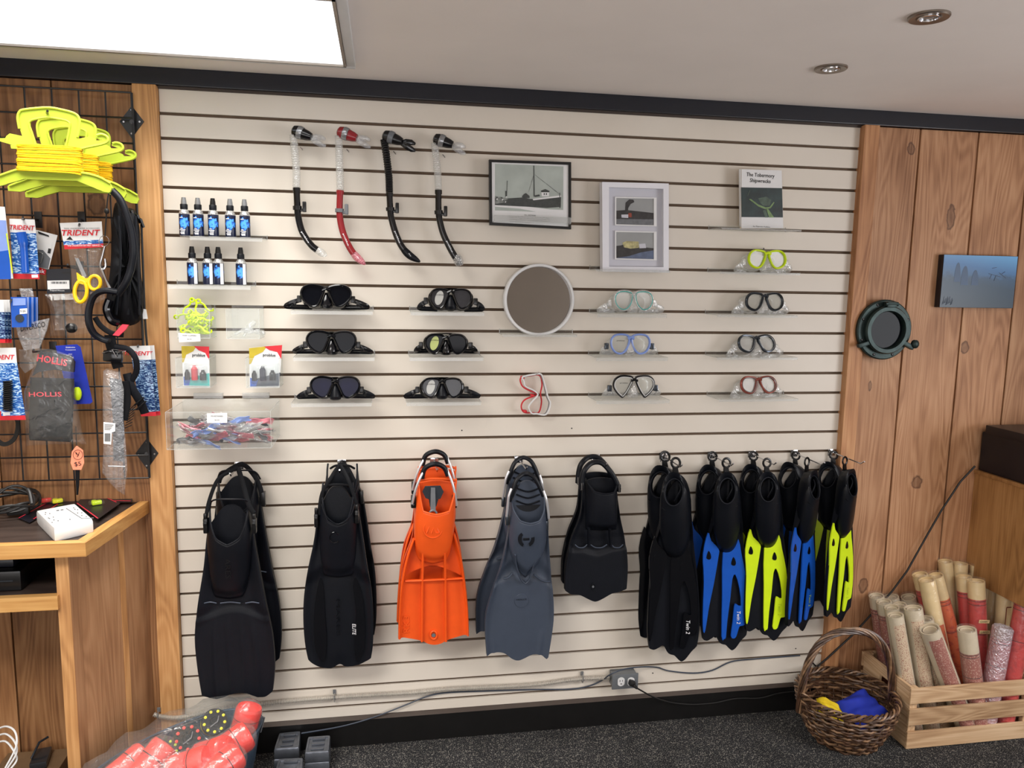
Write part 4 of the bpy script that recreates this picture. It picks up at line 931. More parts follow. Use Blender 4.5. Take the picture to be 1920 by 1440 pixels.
strip([(410, 905, .06), (418, 890, .06), (452, 871, .03), (474, 888, .06), (488, 915, .07), (493, 945, .07)], 0.008).build('strap', MT['neo'], c_)
for x in (410, 494): M().box(W(x, 935, .07), (.014, .022, .050), None, .004).build('buckle', MT['blk'], c_)

# --- 2: glossy black pair
D = 0.12
t = thing('swim_fin', W(635, 1245, D), 'front glossy black fin lettered ELITE, second pair from the left', 'fin')
def rel2(u, v):
    r = 0.008 * (bump(u, 0.02, .05) + bump(u, .98, .05)) + 0.012 * smst(.5, .40, v)
    return r + (0.005 * (bump(u, .24 - .03 * v, .025) + bump(u, .76 + .03 * v, .025)) + .003 * bump(u, .5, .12)) * smst(.42, .55, v) * smst(1.0, .93, v)
blade([(910, 600), (1000, 591), (1060, 579), (1110, 571), (1160, 569), (1210, 573), (1250, 582)], [(910, 665), (1000, 680), (1060, 689), (1110, 697), (1160, 700), (1210, 699), (1250, 692)],
      [(0, 960), (.3, 915), (.7, 915), (1, 960)], [(0, 1235), (.12, 1249), (.35, 1253), (.5, 1245), (.62, 1250), (.85, 1245), (1, 1232)], D, 0.006, rel2).build('blade', MT['rub'], t, 60)
for s_, xs in ((1, (600, 592, 588, 592, 608)), (-1, (668, 680, 684, 682, 668))):
    pts = [(xs[0], 1085), (xs[1], 1120), (xs[2], 1170), (xs[3], 1220), (xs[4], 1240), (xs[4] + s_ * 4, 1200), (xs[4] + s_ * 1, 1150), (xs[0] + s_ * 6, 1100)]
    M().prism(PP([p[:2] for p in cr(pts, 4, True)], D + .008), (0, .006, 0)).build('gloss_panel', MT['gblk'], t, 40)
pocket([(905, 634), (980, 634), (1080, 634)], [(905, 28), (960, 34), (1000, 35), (1080, 30)], [(905, .045), (980, .05), (1080, .016)],
       [(0, 905), (.15, 930), (.35, 968), (.5, 976), (.65, 968), (.85, 930), (1, 905)], [(0, 1055), (.2, 1078), (.5, 1082), (.8, 1078), (1, 1055)], D + .004, 'rubm', t)
M().tube(S3([(603, 945, D + .045), (612, 968, D + .055), (634, 983, D + .06), (656, 968, D + .055), (665, 945, D + .045)], 5), 0.0022, 6).build('opening_ridge', MT['rub'], t)
M().tube([W(627 + 9 * math.cos(a), 1008 + 10 * math.sin(a), D + .054) for a in [0.7 + 5 * i / 20 for i in range(21)]], 0.0015, 6).build('round_emblem', MT['gblk'], t)
text(t, 'lettering', 'ELITE', W(664, 1180, D + .012), 0.040, 0.012, MT['whiteink'], -90, shear=.2)
text(t, 'embossed_lettering', 'MARES', W(634, 1158, D + .012), 0.13, 0.012, MT['gblk'], -90, ext=.001)
strip([(598, 965, D + .03), (604, 925, D + .03), (622, 893, D + .02), (638, 872, D - .03)], 0.006).build('strap', MT['neo'], t)
strip([(638, 872, D - .03), (652, 897, D + .02), (664, 930, D + .03), (670, 950, D + .03)], 0.006).build('strap', MT['neo'], t)
M().tube(S3([(611, 914, D), (622, 909, D + .03), (645, 909, D + .03), (657, 914, D)], 5), 0.004, 6).build('heel_tab', MT['neo'], t)
for x, y in ((593, 975), (669, 968)):
    m = M(); c = W(x, y, D + .03); m.box(c, (.013, .022, .046), None, .004); m.box(c + Vector((0, -.012, .008)), (.011, .006, .012), None, .002); m.box(c + Vector((0, -.004, .032)), (.010, .010, .022), None, .003); m.build('buckle', MT['blk'], t)
c_ = copyshift(t, 8, -38, 635, 1000, D, .035, 'rear glossy black fin behind the one lettered ELITE')
nostrap(c_)
strip([(612, 925, .06), (618, 900, .06), (643, 869, .03), (664, 900, .06), (672, 925, .06)], 0.006).build('strap', MT['neo'], c_)
for x in (606, 678): M().box(W(x, 932, .06), (.013, .022, .046), None, .004).build('buckle', MT['blk'], c_)

# --- 3: orange pair
D = 0.12
t = thing('swim_fin', W(813, 1205, D), 'front orange vented rubber fin with two ribs', 'fin')
def rel3(u, v):
    e = 0.016 * (bump(u, 0.0, .035) + bump(u, 1.0, .035)) * smst(.1, .3, v)
    return e + .010 * smst(.42, .35, v)
Lo = [(890, 785), (960, 777), (1005, 772), (1050, 757), (1110, 750), (1200, 748)]; Ro = [(890, 852), (960, 853), (1005, 850), (1050, 865), (1110, 874), (1200, 878)]
bot3 = [(0, 1194), (.2, 1198), (.34, 1202), (.42, 1207), (.52, 1209), (.62, 1206), (.7, 1200), (1, 1188)]
blade(Lo, Ro, [(0, 1090), (.5, 1090), (1, 1088)], bot3, D, 0.005, lambda u, v: .016 * (bump(u, 0, .035) + bump(u, 1, .035)), 44, 30).build('blade', MT['org'], t, 60)
blade(Lo, Ro, [(0, 905), (.5, 900), (1, 905)], [(0, 1085), (.2, 1070), (.5, 1060), (.8, 1070), (1, 1083)], D - .012, 0.005, rel3, 40, 30).build('sole_plate', MT['org'], t, 60)
pocket([(890, 820), (1000, 813), (1055, 811)], [(890, 35), (940, 37), (1000, 36), (1055, 28)], [(890, .062), (950, .062), (1000, .05), (1055, .022)],
       [(0, 900), (.12, 908), (.2, 925), (.3, 950), (.5, 955), (.7, 950), (.8, 925), (.88, 906), (1, 898)], [(0, 1030), (.2, 1050), (.5, 1056), (.8, 1050), (1, 1030)], D + .004, 'org', t, solid=.004)
M().tube(S3([(783, 903, D + .02), (800, 898, D + .025), (840, 898, D + .025), (853, 901, D + .02)], 5), 0.0045, 7).build('heel_plate_rim', MT['org'], t)
for xa_, xb_, d_ in ((793, 791, D + .012), (834, 836, D + .012)): M().tube([W(xa_, 1036, D + .028), W((xa_ + xb_) / 2, 1090, d_), W(xb_, 1202, d_ - .002)], 0.0046, 8, ref=(0, 1, 0), flat=2.0).build('rib', MT['org'], t)
M().tube(S3([(760, 1089, D + .010), (792, 1088, D + .014), (836, 1086, D + .014), (868, 1084, D + .010)], 4), 0.0038, 8, ref=(0, 1, 0), flat=2).build('cross_rib', MT['org'], t)
for xs in ([(776, 1010), (764, 1045), (754, 1095), (750, 1150), (749, 1196)], [(851, 1000), (862, 1040), (870, 1090), (875, 1140), (877, 1190)]):
    M().tube(S3([(x, y, D + .012) for x, y in xs], 5), 0.0048, 8, ref=(0, 1, 0), flat=3.0).build('side_rail', MT['org'], t)
cc = W(812, 992, D + .0575)
M().tube([cc + Vector((.031 * math.cos(a), .000, .031 * math.sin(a))) for a in [2 * PI * i / 32 for i in range(32)]], 0.0022, 6, True).build('embossed_circle', MT['org'], t)
M().tube([cc + Vector(p) for p in ((-.022, -.003, -.012), (-.010, -.003, .016), (.008, -.003, .016), (.020, -.003, -.012), (.010, -.003, -.014), (.002, -.003, .006), (-.006, -.003, -.014))], 0.0024, 6).build('embossed_emblem', MT['org'], t)
text(t, 'embossed_lettering', 'RK3', W(762, 1170, D + .003), 0.062, 0.020, MT['orgd'] if 'orgd' in MT else MT['org'], 90, ext=.002, bold=.01)
M().tube([W(813 + 6 * math.cos(a), 1191 + 7.5 * math.sin(a), D + .004) for a in [2 * PI * i / 24 for i in range(24)]], 0.0032, 8, True).build('eyelet', MT['org'], t)
M().lathe(W(813, 1191, D + .003), [(0.007, 0), (0.007, .001)], 16, (0, -1, 0)).build('eyelet_hole', MT['grey'], t)
for xs in ([(773, 945, D + .03), (778, 922, D + .04), (786, 900, D + .04), (796, 880, D + .03)], [(856, 948, D + .03), (853, 925, D + .04), (847, 902, D + .04), (838, 880, D + .03)]):
    M().tube(S3(xs, 5), 0.0042, 8).build('spring_rod', MT['rod'], t)
M().tube(S3([(791, 897, D + .03), (797, 878, D + .03), (815, 870, D + .035), (832, 876, D + .03), (840, 892, D + .03)], 6), 0.0085, 10).build('heel_spring_cover', MT['rub'], t)
for x in (775, 852):
    m = M(); c = W(x, 940, D + .022); m.box(c, (.017, .02, .045), None, .005); m.build('strap_anchor', MT['blk'], t); M().lathe(W(x, 946, D + .034), [(.003, 0), (.003, .001)], 10, (0, -1, 0)).build('screw', MT['chrome'], t)
copyshift(t, -5, -26, 813, 1000, D, .045, 'rear orange vented rubber fin of the orange pair', rz=math.radians(1.0))
t2 = thing('fin_key', W(812, 970, .17), 'grey plastic clip with a ring hanging in the orange foot pocket', 'clip')
m = M(); m.prism(PP([(797, 912), (826, 911), (832, 922), (826, 935), (822, 936), (818, 950), (806, 950), (804, 936), (798, 934), (792, 922)], .165), (0, .006, 0)); m.build('clip_body', MT['gun'], t2, 0)
m = M(); m.prism(PP([(808, 915), (816, 915), (817, 958), (807, 958)], .172), (0, .006, 0)); m.build('clip_tongue', MT['grey'], t2, 0)
m = M(); m.tube([W(812 + 7 * math.cos(a), 964 + 7 * math.sin(a), .172) for a in [2 * PI * i / 20 for i in range(20)]], 0.0035, 7, True).build('clip_ring', MT['grey'], t2)

# --- 4: slate pair
D = 0.13
t = thing('swim_fin', W(968, 1232, D), 'front slate grey fin with black oval emblem, right of the orange pair', 'fin')
def rel4(u, v): return 0.012 * (bump(u, 0.0, .05) + bump(u, 1.0, .05)) + .010 * smst(.50, .42, v) - .006 * smst(.46, .5, v) * smst(.62, .56, v) * 0 + .006 * smst(.52, .56, v) + .004 * (bump(u, .12, .03) + bump(u, .86, .03)) * smst(.8, .95, v)
blade([(880, 958), (950, 956), (1000, 951), (1060, 938), (1110, 921), (1160, 909), (1230, 912)], [(880, 1018), (950, 1025), (1000, 1026), (1060, 1030), (1110, 1035), (1160, 1036), (1230, 1026)],
      [(0, 945), (.3, 905), (.7, 905), (1, 940)], [(0, 1226), (.12, 1222), (.28, 1223), (.42, 1234), (.52, 1237), (.62, 1233), (.75, 1226), (.88, 1226), (.97, 1232), (1, 1228)], D, 0.006, rel4).build('blade', MT['slate'], t, 60)
pocket([(900, 988), (1000, 988), (1080, 984)], [(900, 29), (960, 33), (1010, 35), (1080, 26)], [(900, .055), (970, .06), (1010, .05), (1080, .018)],
       [(0, 925), (.15, 948), (.35, 968), (.5, 972), (.65, 968), (.85, 948), (1, 925)], [(0, 1020), (.2, 1050), (.5, 1082), (.8, 1050), (1, 1020)], D + .004, 'slate', t)
M().lathe(W(990, 930, D + .003), [(.001, 0), (.052, .001), (.054, .004)], 28, (0, -1, .1)).build('inner_sole', MT['rub'], t)
for i in range(3): M().tube(S3([(968, 915 + 12 * i, D + .012), (990, 922 + 12 * i, D + .016), (1012, 915 + 12 * i, D + .012)], 5), 0.003, 6).build('sole_ridge', MT['rub'], t)
c4 = W(987, 1011, D + .060)
for sg in (1, -1):
    out = [c4 + Vector((sg * .029 * math.cos(a), 0, .029 * math.sin(a))) for a in [-1.15 + 2.3 * i / 12 for i in range(13)]]; inn = [c4 + Vector((sg * .017 * math.cos(a), 0, .020 * math.sin(a))) for a in [-1.0 + 2.0 * i / 12 for i in range(13)]]
    M().prism(out + inn[::-1], (0, .004, 0)).build('emblem_arc', MT['rub'], t, 0)
M().box(c4 + Vector((0, .001, 0)), (.022, .003, .009), None, .001).build('emblem_bar', MT['rub'], t)
for pts in ([(966, 1040, D + .04), (968, 1060, D + .028), (976, 1085, D + .02), (985, 1094, D + .016)], [(1003, 1035, D + .04), (1000, 1060, D + .028), (993, 1085, D + .02), (985, 1094, D + .016)]):
    M().tube(S3(pts, 6), [.003] * 19, 8, ref=(0, 1, 0), flat=2).build('pocket_rib', MT['slate'], t)
for pts in ([(944, 1085), (953, 1083), (961, 1075)], [(1001, 1077), (1012, 1086), (1022, 1090), (1032, 1090)]):
    M().tube(S3([(x, y, D + .012) for x, y in pts], 5), 0.003, 7).build('vent_lip', MT['slate'], t)
M().lathe(W(978, 1126, D + .006), [(.026, 0), (.025, .002), (.001, .003)], 24, (0, -1, 0)).build('oval_plate', MT['slate'], t)
text(t, 'embossed_lettering', 'HOLLIS', W(978, 1124, D + .0105), 0.036, 0.006, MT['rub'], 0)
for xs in ([(950, 968, D + .03), (952, 948, D + .04), (954, 930, D + .045), (959, 916, D + .04)], [(1029, 972, D + .03), (1027, 952, D + .04), (1024, 935, D + .045), (1019, 920, D + .04)]):
    M().tube(S3(xs, 5), 0.0045, 8).build('spring_rod', MT['rod'], t)
M().tube(S3([(955, 940, D + .035), (962, 918, D + .035), (970, 898, D + .03), (984, 888, D + .02), (998, 892, D + .03), (1008, 905, D + .035), (1019, 930, D + .035)], 6), 0.0075, 10).build('heel_spring_cover', MT['rub'], t)
for x, y in ((951, 975), (1025, 985)):
    m = M(); c = W(x, y, D + .022); m.box(c, (.012, .016, .036), None, .004); m.build('strap_anchor', MT['gun'], t)
copyshift(t, -22, -33, 968, 1000, D, .045, 'rear slate grey fin of the slate grey pair', rz=math.radians(3.0))

# --- 5: short black fin pair
D = 0.10
t = thing('swim_fin', W(1112, 1122, D), 'front short wide black fin with three vents and hole', 'fin')
def rel5(u, v):
    r = 0.010 * (bump(u, 0.0, .05) + bump(u, 1.0, .05)) * smst(.12, .3, v) + .012 * smst(.52, .46, v) * 0.2
    return r + .010 * smst(.60, .63, v)
blade([(890, 1093), (960, 1088), (1010, 1070), (1060, 1059), (1110, 1058)], [(890, 1155), (960, 1160), (1010, 1170), (1060, 1174), (1110, 1171)],
      [(0, 905), (.3, 897), (.7, 896), (1, 900)], [(0, 1104), (.1, 1112), (.25, 1114), (.38, 1121), (.5, 1126), (.62, 1121), (.78, 1111), (.9, 1108), (1, 1100)], D, 0.006, rel5).build('blade', MT['rubm'], t, 60)
pocket([(900, 1126), (990, 1127)], [(900, 29), (940, 28), (995, 29)], [(900, .055), (950, .05), (995, .028)],
       [(0, 898), (.15, 903), (.3, 915), (.5, 919), (.7, 917), (.85, 905), (1, 897)], [(0, 985), (.1, 992), (.5, 993), (.9, 992), (1, 985)], D + .004, 'rubm', t)
for a, b_ in ((1078, 1101), (1107, 1138), (1146, 1168)):
    M().tube(S3([(a, 1021, D + .012), ((a * 3 + b_) / 4, 1026, D + .014), ((a + b_) / 2, 1027, D + .014), ((a + 3 * b_) / 4, 1026, D + .014), (b_, 1021, D + .012)], 4), 0.0022, 6).build('vent_lip', MT['slate'], t)
for x0, x1 in ((1104, 1104), (1143, 1145)): M().tube([W(x0, 990, D + .025), W(x1, 1024, D + .012)], 0.005, 8, ref=(0, 1, 0), flat=2).build('rib', MT['rubm'], t)
M().tube([W(1112 + 3.4 * math.cos(a), 1100 + 7 * math.sin(a), D + .011) for a in [2 * PI * i / 20 for i in range(20)]], 0.0012, 6, True).build('eyelet', MT['rub'], t)
M().lathe(W(1112, 1100, D + .0105), [(.0042, 0), (.0042, .001)], 12, (0, -1, 0)).build('eyelet_hole', MT['grey'], t)
for xs in ([(1090, 917, D + .03), (1092, 895, D + .03), (1097, 880, D + .03), (1110, 868, D + .02), (1128, 868, D + .02), (1145, 885, D + .03), (1156, 905, D + .03), (1160, 918, D + .03)],):
    M().tube(S3(xs, 6), 0.0095, 10).build('heel_spring_cover', MT['rub'], t)
for x, y in ((1091, 912), (1161, 915)):
    M().box(W(x, y, D + .034), (.010, .014, .030), None, .003).build('strap_anchor', MT['blk'], t); M().tube([W(x, y - 6, D + .045), W(x, y + 7, D + .045)], 0.0022, 6).build('chrome_pin', MT['chrome'], t)
copyshift(t, -7, -13, 1112, 1000, D, .035, 'rear short wide black fin behind the vented one')

# --- full foot fins: one master, recoloured
MT['gblue'] = MT['blue']
d0 = 0.0
hub = Vector(W(1438, 870, .12))
fin0 = thing('snorkelling_fin', hub, 'lime', 'fin', None)
D = .12
def rel6(u, v): return .009 * (bump(u, 0.0, .05) + bump(u, 1.0, .05)) + .004 * bump(u, .5, .05) + .010 * smst(.3, .2, v)
blade([(900, 1424), (960, 1414), (1010, 1404), (1060, 1398), (1120, 1395), (1160, 1395), (1210, 1402)], [(900, 1458), (960, 1462), (1010, 1468), (1060, 1474), (1120, 1478), (1160, 1476), (1210, 1466)],
      [(0, 925), (.3, 900), (.7, 900), (1, 925)], [(0, 1180), (.1, 1184), (.22, 1180), (.32, 1176), (.42, 1188), (.55, 1191), (.68, 1199), (.76, 1201), (.86, 1194), (1, 1172)], D, 0.005, rel6, 40, 50).build('blade', MT['rubm'], fin0, 60)
zq = lambda pts: zoomed(pts, 1290, 830, 3.69)
def inlay(pts, mat, name, dd, th=.005, n=3): M().prism(PP(cr(zq(pts), n, True), D + dd), (0, th, 0)).build(name, MT[mat], fin0, 40)
inlay([(430, 600), (450, 650), (500, 705), (498, 760), (470, 930), (440, 1080), (415, 1240), (402, 1235), (400, 1100), (405, 900), (398, 740)], 'lime', 'colour_panel', .012)
inlay([(530, 715), (590, 690), (630, 640), (650, 730), (680, 880), (693, 1050), (690, 1130), (680, 1200), (645, 1210), (635, 1230), (620, 1280), (602, 1292), (586, 1275), (598, 1180), (607, 1080), (620, 1066), (652, 1078), (640, 960), (612, 872), (592, 900), (580, 1020), (560, 1180), (552, 1282), (540, 1294), (525, 1280), (527, 1000)], 'lime', 'colour_panel', .012, n=2)
for cx_, cy_ in ((434, 745), (598, 785)):
    inlay([(cx_ - 14, cy_ + 20), (cx_, cy_ - 28), (cx_ + 16, cy_ + 5), (cx_ + 10, cy_ + 28)], 'gblk', 'vent', .0135, .002)
# foot pocket with round heel opening
loops = []
def ell(cx_, cy_, rx, ry, d_, tw=0.0, n=40, sq=1.0):
    out = []
    for i in range(n):
        a = 2 * PI * i / n; c_, s_ = math.cos(a), math.sin(a)
        out.append(W(cx_ + rx * math.copysign(abs(c_) ** sq, c_) , cy_ + ry * math.copysign(abs(s_) ** sq, s_), d_(c_, s_) if callable(d_) else d_))
    return out
op = lambda c_, s_: D + .052 + .014 * s_
loops = [ell(1440, 918, 13, 21, lambda c_, s_: D + .045 + .012 * s_), ell(1440, 918, 15.5, 24, op), ell(1440, 926, 19.5, 35, lambda c_, s_: D + .050 + .004 * s_), ell(1440, 950, 24, 66, lambda c_, s_: D + .034 - .004 * s_ + .012 * (1 - abs(c_)), sq=.85), ell(1439, 957, 25.5, 71, lambda c_, s_: D + .010, sq=.8), ell(1439, 957, 25, 70, D - .004, sq=.8)]
M().loft(loops).build('foot_pocket', MT['rub'], fin0, 70)
M().tube(ell(1440, 918, 15, 23, op), 0.0026, 7, True).build('opening_rim', MT['rubm'], fin0)
M().tube(S3([(1420, 944, D + .050), (1432, 952, D + .055), (1446, 952, D + .055), (1458, 944, D + .050)], 5), 0.0012, 6).build('pocket_seam', MT['gblk'], fin0)
M().tube(S3([(1424, 955, D + .048), (1440, 961, D + .053), (1456, 955, D + .048)], 5), 0.0010, 6).build('pocket_seam', MT['gblk'], fin0)
M().tube(S3([(1447, 902, D + .03), (1450, 912, D + .035), (1446, 922, D + .035), (1440, 933, D + .03)], 5), 0.004, 6, ref=(0, 1, 0), flat=.5).build('inner_fold', MT['rubm'], fin0)
text(fin0, 'script_lettering', 'Twin 2', W(1462, 1143, D + .0135), 0.048, 0.014, MT['inkpale'] if 'inkpale' in MT else MT['whiteink'], -86, shear=.3)
m = M(); m.tube([W(1438 + 7 * math.cos(a), 868 + 8 * math.sin(a), D) for a in [2 * PI * i / 20 for i in range(20)]], 0.0042, 7, True, ref=(0, 1, 0), flat=.7)
m.build('hanger_ring', MT['blk'], fin0)
M().prism(PP([(1434, 876), (1442, 876), (1445, 893), (1448, 905), (1432, 905), (1434, 893)], D + .004), (0, .006, 0)).build('hanger_tab', MT['blk'], fin0, 0)
def ff(px, py, d, rz, main, letm, label, tilt=0.0, sc_=1.0):
    sw = {'lime_plastic': MT[main], 'white_ink': MT[letm]}
    c = dup(fin0, loc=W(px, py, d), swap=sw, label=label); c.rotation_euler = (0, tilt, rz); c.scale = (sc_, sc_, sc_); return c
MT['ltl'] = plain('lime_ink', (170, 200, 20), 0.5)
ff(1247, 858, .02, math.radians(-14), 'gblk', 'rub', 'rear black snorkelling fin of the leftmost full foot pair', 0.02, 1.10)
ff(1267, 870, .10, math.radians(-3), 'gblk', 'whiteink', 'front black snorkelling fin with white script, leftmost full foot pair', 0.03, 1.10)
ff(1336, 858, .02, math.radians(-14), 'blue', 'blue', 'rear blue and black snorkelling fin beside the all black pair', 0.04, 1.03)
ff(1362, 870, .11, math.radians(2), 'blue', 'whiteink', 'front blue and black snorkelling fin with white script', 0.015, 1.05)
ff(1413, 857, .02, math.radians(-12), 'lime', 'ltl', 'rear lime and black snorkelling fin of the middle right pair', 0.02)
c = fin0; c['label'] = 'front lime and black snorkelling fin between the two blue pairs'
for ch in kids(c):
    if ch.name.startswith('script'): ch.data.materials[0] = MT['ltl']
ff(1492, 856, .02, math.radians(-35), 'blue', 'blue', 'rear fin of the narrow looking blue pair turned sideways', 0.03, .93)
ff(1513, 868, .12, math.radians(27), "blue", "blue", 'front fin of the narrow looking blue pair turned sideways', 0.03, .97)
ff(1563, 855, .02, math.radians(-30), 'lime', 'ltl', 'rear lime and black fin of the rightmost pair', 0.03, .93)
ff(1584, 866, .12, math.radians(24), "lime", "ltl", 'front lime and black fin of the rightmost pair by the wooden post', 0.02, .93)
# peg hooks
def peg(px, py, ln, label, rise=0.006):
    t = thing('peg_hook', W(px, py, 0), label, 'hook', 'chrome peg hooks on the slatted wall')
    z = gz(16 if True else 16); a = Vector((W(px, py, 0).x, 0, z))
    M().box(a + Vector((0, -.002, -.006)), (.030, .003, .026), None, .001).build('back_plate', MT['chrome'], t)
    M().tube([a + Vector((-.012, -.003, -.014)), a + Vector((-.012, -.010, -.012)), a + Vector((-.012, -.010, -.026))], .0022, 6).build('hook_foot', MT['chrome'], t)
    M().tube([a + Vector((0, -.003, -.004)), a + Vector((0, -ln * .9, -.006)), a + Vector((0, -ln, rise))], .0025, 8).build('peg', MT['chrome'], t)
for px, py, ln, lb in ((448, 868, .16, 'chrome peg of the far left black fins'), (641, 865, .15, 'chrome peg of the fins lettered ELITE'), (814, 862, .17, 'chrome peg of the orange fins'), (972, 860, .17, 'chrome peg of the slate fins'), (1116, 855, .15, 'chrome peg of the short black fins'),
                       (1243, 852, .19, 'chrome peg of the all black full foot fins'), (1333, 852, .19, 'chrome peg of the wide blue fins'), (1409, 850, .19, 'chrome peg of the middle lime fins'), (1488, 852, .21, 'chrome peg of the turned blue fins'), (1558, 852, .21, 'chrome peg of the rightmost lime fins')):
    peg(px, py, ln, lb)
# ------------------------------------------------------------------ porthole
c = W(1661, 618, .03); c = W(1661, 618, .05); c.y = -.031; c.z = 1.541
t = thing('porthole', c - Vector((0, 0, .118)), 'round verdigris bronze porthole on the planks beside the post', 'porthole')
R0 = .114; ax = (0, -1, 0)
M().lathe(c, [(R0 * .72, 0), (R0, 0), (R0, .010), (R0 * .96, .014), (R0 * .80, .015), (R0 * .79, .006)], 48, ax, cap=False).build('wall_flange', MT['bronze'], t)
M().lathe(c, [(R0 * .80, .004), (R0 * .80, .030), (R0 * .76, .036), (R0 * .64, .036), (R0 * .61, .030), (R0 * .60, .014)], 48, ax, cap=False).build('window_ring', MT['bronze'], t)
MT['pglass'] = plain('dark_porthole_glass', (10, 14, 18), 0.05, spec=0.08)
M().lathe(c, [(R0 * .63, .010), (R0 * .63, .018)], 40, ax).build('glass', MT['pglass'], t)
for i in range(8):
    a = 2 * PI * (i + .5) / 8
    M().lathe(c + Vector((R0 * .89 * math.cos(a), -.013, R0 * .89 * math.sin(a))), [(.0055, 0), (.0055, .003), (.003, .004)], 10, ax).build('bolt', MT['blk'], t)
m = M(); m.box(c + Vector((.004, -.028, R0 * .84)), (.040, .026, .022), None, .004); m.tube([c + Vector((-.022, -.034, R0 * .86)), c + Vector((.030, -.034, R0 * .86))], .008, 10); m.build('hinge', MT['bronze'], t)
m = M(); m.box(c + Vector((R0 * .80, -.026, -R0 * .50)), (.05, .020, .018), (0, .45, 0), .004); m.sphere(c + Vector((R0 * 1.02, -.034, -R0 * .46)), .016, 1, .8, 1.1, 12); m.build('latch', MT['bronze'], t)
m = M(); m.box(c + Vector((-R0 * .82, -.024, -R0 * .48)), (.045, .018, .016), (0, -.3, 0), .004); m.build('latch', MT['bronze'], t)

# ------------------------------------------------------------------ canvas picture
t = thing('canvas_picture', (2.975, -.004, 1.628), 'dark edged canvas print of a blue underwater scene right of the porthole', 'picture')
x0, x1, z0, z1, dd = 2.806, 3.128, 1.628, 1.829, .034
M().bb((x0, -dd, z0), (x1, -.005, z1), .002).build('stretcher_edge', MT['blacktrim'], t)
k = N('underwater_print'); tc = k.n('ShaderNodeNewGeometry').outputs['Position']; s_ = k.n('ShaderNodeSeparateXYZ', {0: tc}).outputs
vz = k.math('DIVIDE', k.math('SUBTRACT', s_[2], z0), z1 - z0); vx = k.math('DIVIDE', k.math('SUBTRACT', s_[0], x0), x1 - x0)
nz = k.n('ShaderNodeTexNoise', {'Vector': tc, 'Scale': 26, 'Detail': 4}).outputs[0]
g = k.math('ADD', k.math('MULTIPLY', vz, .8), k.math('MULTIPLY', vx, .18))
col = k.ramp(g, [(0.1, srgb(52, 72, 88)), (.45, srgb(56, 86, 112)), (.7, srgb(70, 118, 168)), (.95, srgb(104, 168, 220))])
reef = k.math('SUBTRACT', vz, k.math('ADD', .36, k.math('MULTIPLY', nz, .42)))
col = k.mix(k.math('MULTIPLY', k.ramp(reef, [(-0.0, (1, 1, 1, 1)), (.08, (0, 0, 0, 1))]), .5), col, srgb(50, 66, 78))
k.done(bsdf(k, col, .35))
M().bb((x0 + .001, -dd - .0008, z0 + .001), (x1 - .001, -dd, z1 - .001)).build('print', k.m, t, 0)
MT['seashade'] = plain('sea_shade_print', (56, 84, 116), .4); MT['seadark'] = plain('sea_dark_print', (34, 52, 74), .4)
for u, v, w_, h_ in ((.20, .74, .022, .05), (.30, .68, .026, .05), (.44, .63, .024, .04)):
    px_ = x0 + (x1 - x0) * u; pz = z0 + (z1 - z0) * v
    M().prism([(px_ + w_ * a, -dd - .0009, pz + h_ * b) for a, b in cr([(-.6, -1), (-.5, -.1), (-.2, .4), (.2, .4), (.5, -.1), (.7, -1)], 3)], (0, -.0003, 0)).build('diver_print', MT['seashade'], t, 0)
m = M(); P = lambda u, v: (x0 + (x1 - x0) * u, -dd - .0012, z0 + (z1 - z0) * v)
for a, b in (((.62, .66), (.78, .60)), ((.76, .68), (.86, .58)), ((.66, .64), (.64, .56)), ((.72, .62), (.70, .52)), ((.80, .66), (.84, .70)), ((.66, .76), (.72, .78))): m.tube([P(*a), P(*b)], .0010, 4)
m.build('wreck_rail_print', MT['seadark'], t)
m = M()
for i in range(14):
    u = .03 + .02 * (i % 7) + .01 * (i // 7); m.tube([P(u, .05 + .02 * (i % 3)), P(u + .01, .12 + .03 * (i % 4))], .0008, 4)
m.build('weed_print', MT['seadark'], t)

# ------------------------------------------------------------------ cabinet and black case on the right
t = thing('wooden_cabinet', (3.35, -.35, 0), 'plain pine cabinet side at the right edge under the black case', 'cabinet')
M().bb((3.058, -.45, .52), (3.078, -.004, .962), .002).build('side_panel', MT['cabw'], t, 0)
M().bb((3.054, -.46, .962), (3.70, -.004, .976), .002).build('top_panel', MT['cabw'], t, 0)
M().bb((3.078, -.45, .52), (3.70, -.43, .962), .002).build('front_panel', MT['cabw'], t, 0)
M().bb((3.078, -.43, .52), (3.68, -.004, .538)).build('bottom_panel', MT['cabw'], t, 0)
M().bb((3.68, -.43, 0), (3.70, -.004, .962), .002).build('side_panel', MT['cabw'], t, 0)
t = thing('black_case', (3.35, -.33, .976), 'black case with overhanging lid on the pine cabinet', 'case')
M().bb((3.066, -.44, .9765), (3.60, -.012, 1.135), .006).build('case_body', MT['blacktrim'], t)
M().bb((3.050, -.45, 1.135), (3.62, -.045, 1.168), .005).build('lid', MT['blacktrim'], t)

# ------------------------------------------------------------------ hanging cord on the wall
pts = [(1828, 874), (1800.7, 903), (1765, 957), (1739, 1002), (1701, 1070), (1673, 1108), (1601, 1188), (1550.6, 1234.6), (1520.4, 1258.7)]
M().tube([W(x, y, .035 if x > 1560 else (.034 if x > 1540 else .006)) for x, y in pts], .004, 7).single('trailing_cable', MT['cordy'], 'thin black cord running diagonally from cabinet down to the basket', 'cord')
M().tube(S3([(1516, 1234, .005), (1524, 1243, .006), (1536, 1256, .008)], 4), .003, 6).single('cord_end', MT['cordy'], 'short black cord end crossing behind the basket handle', 'cord')

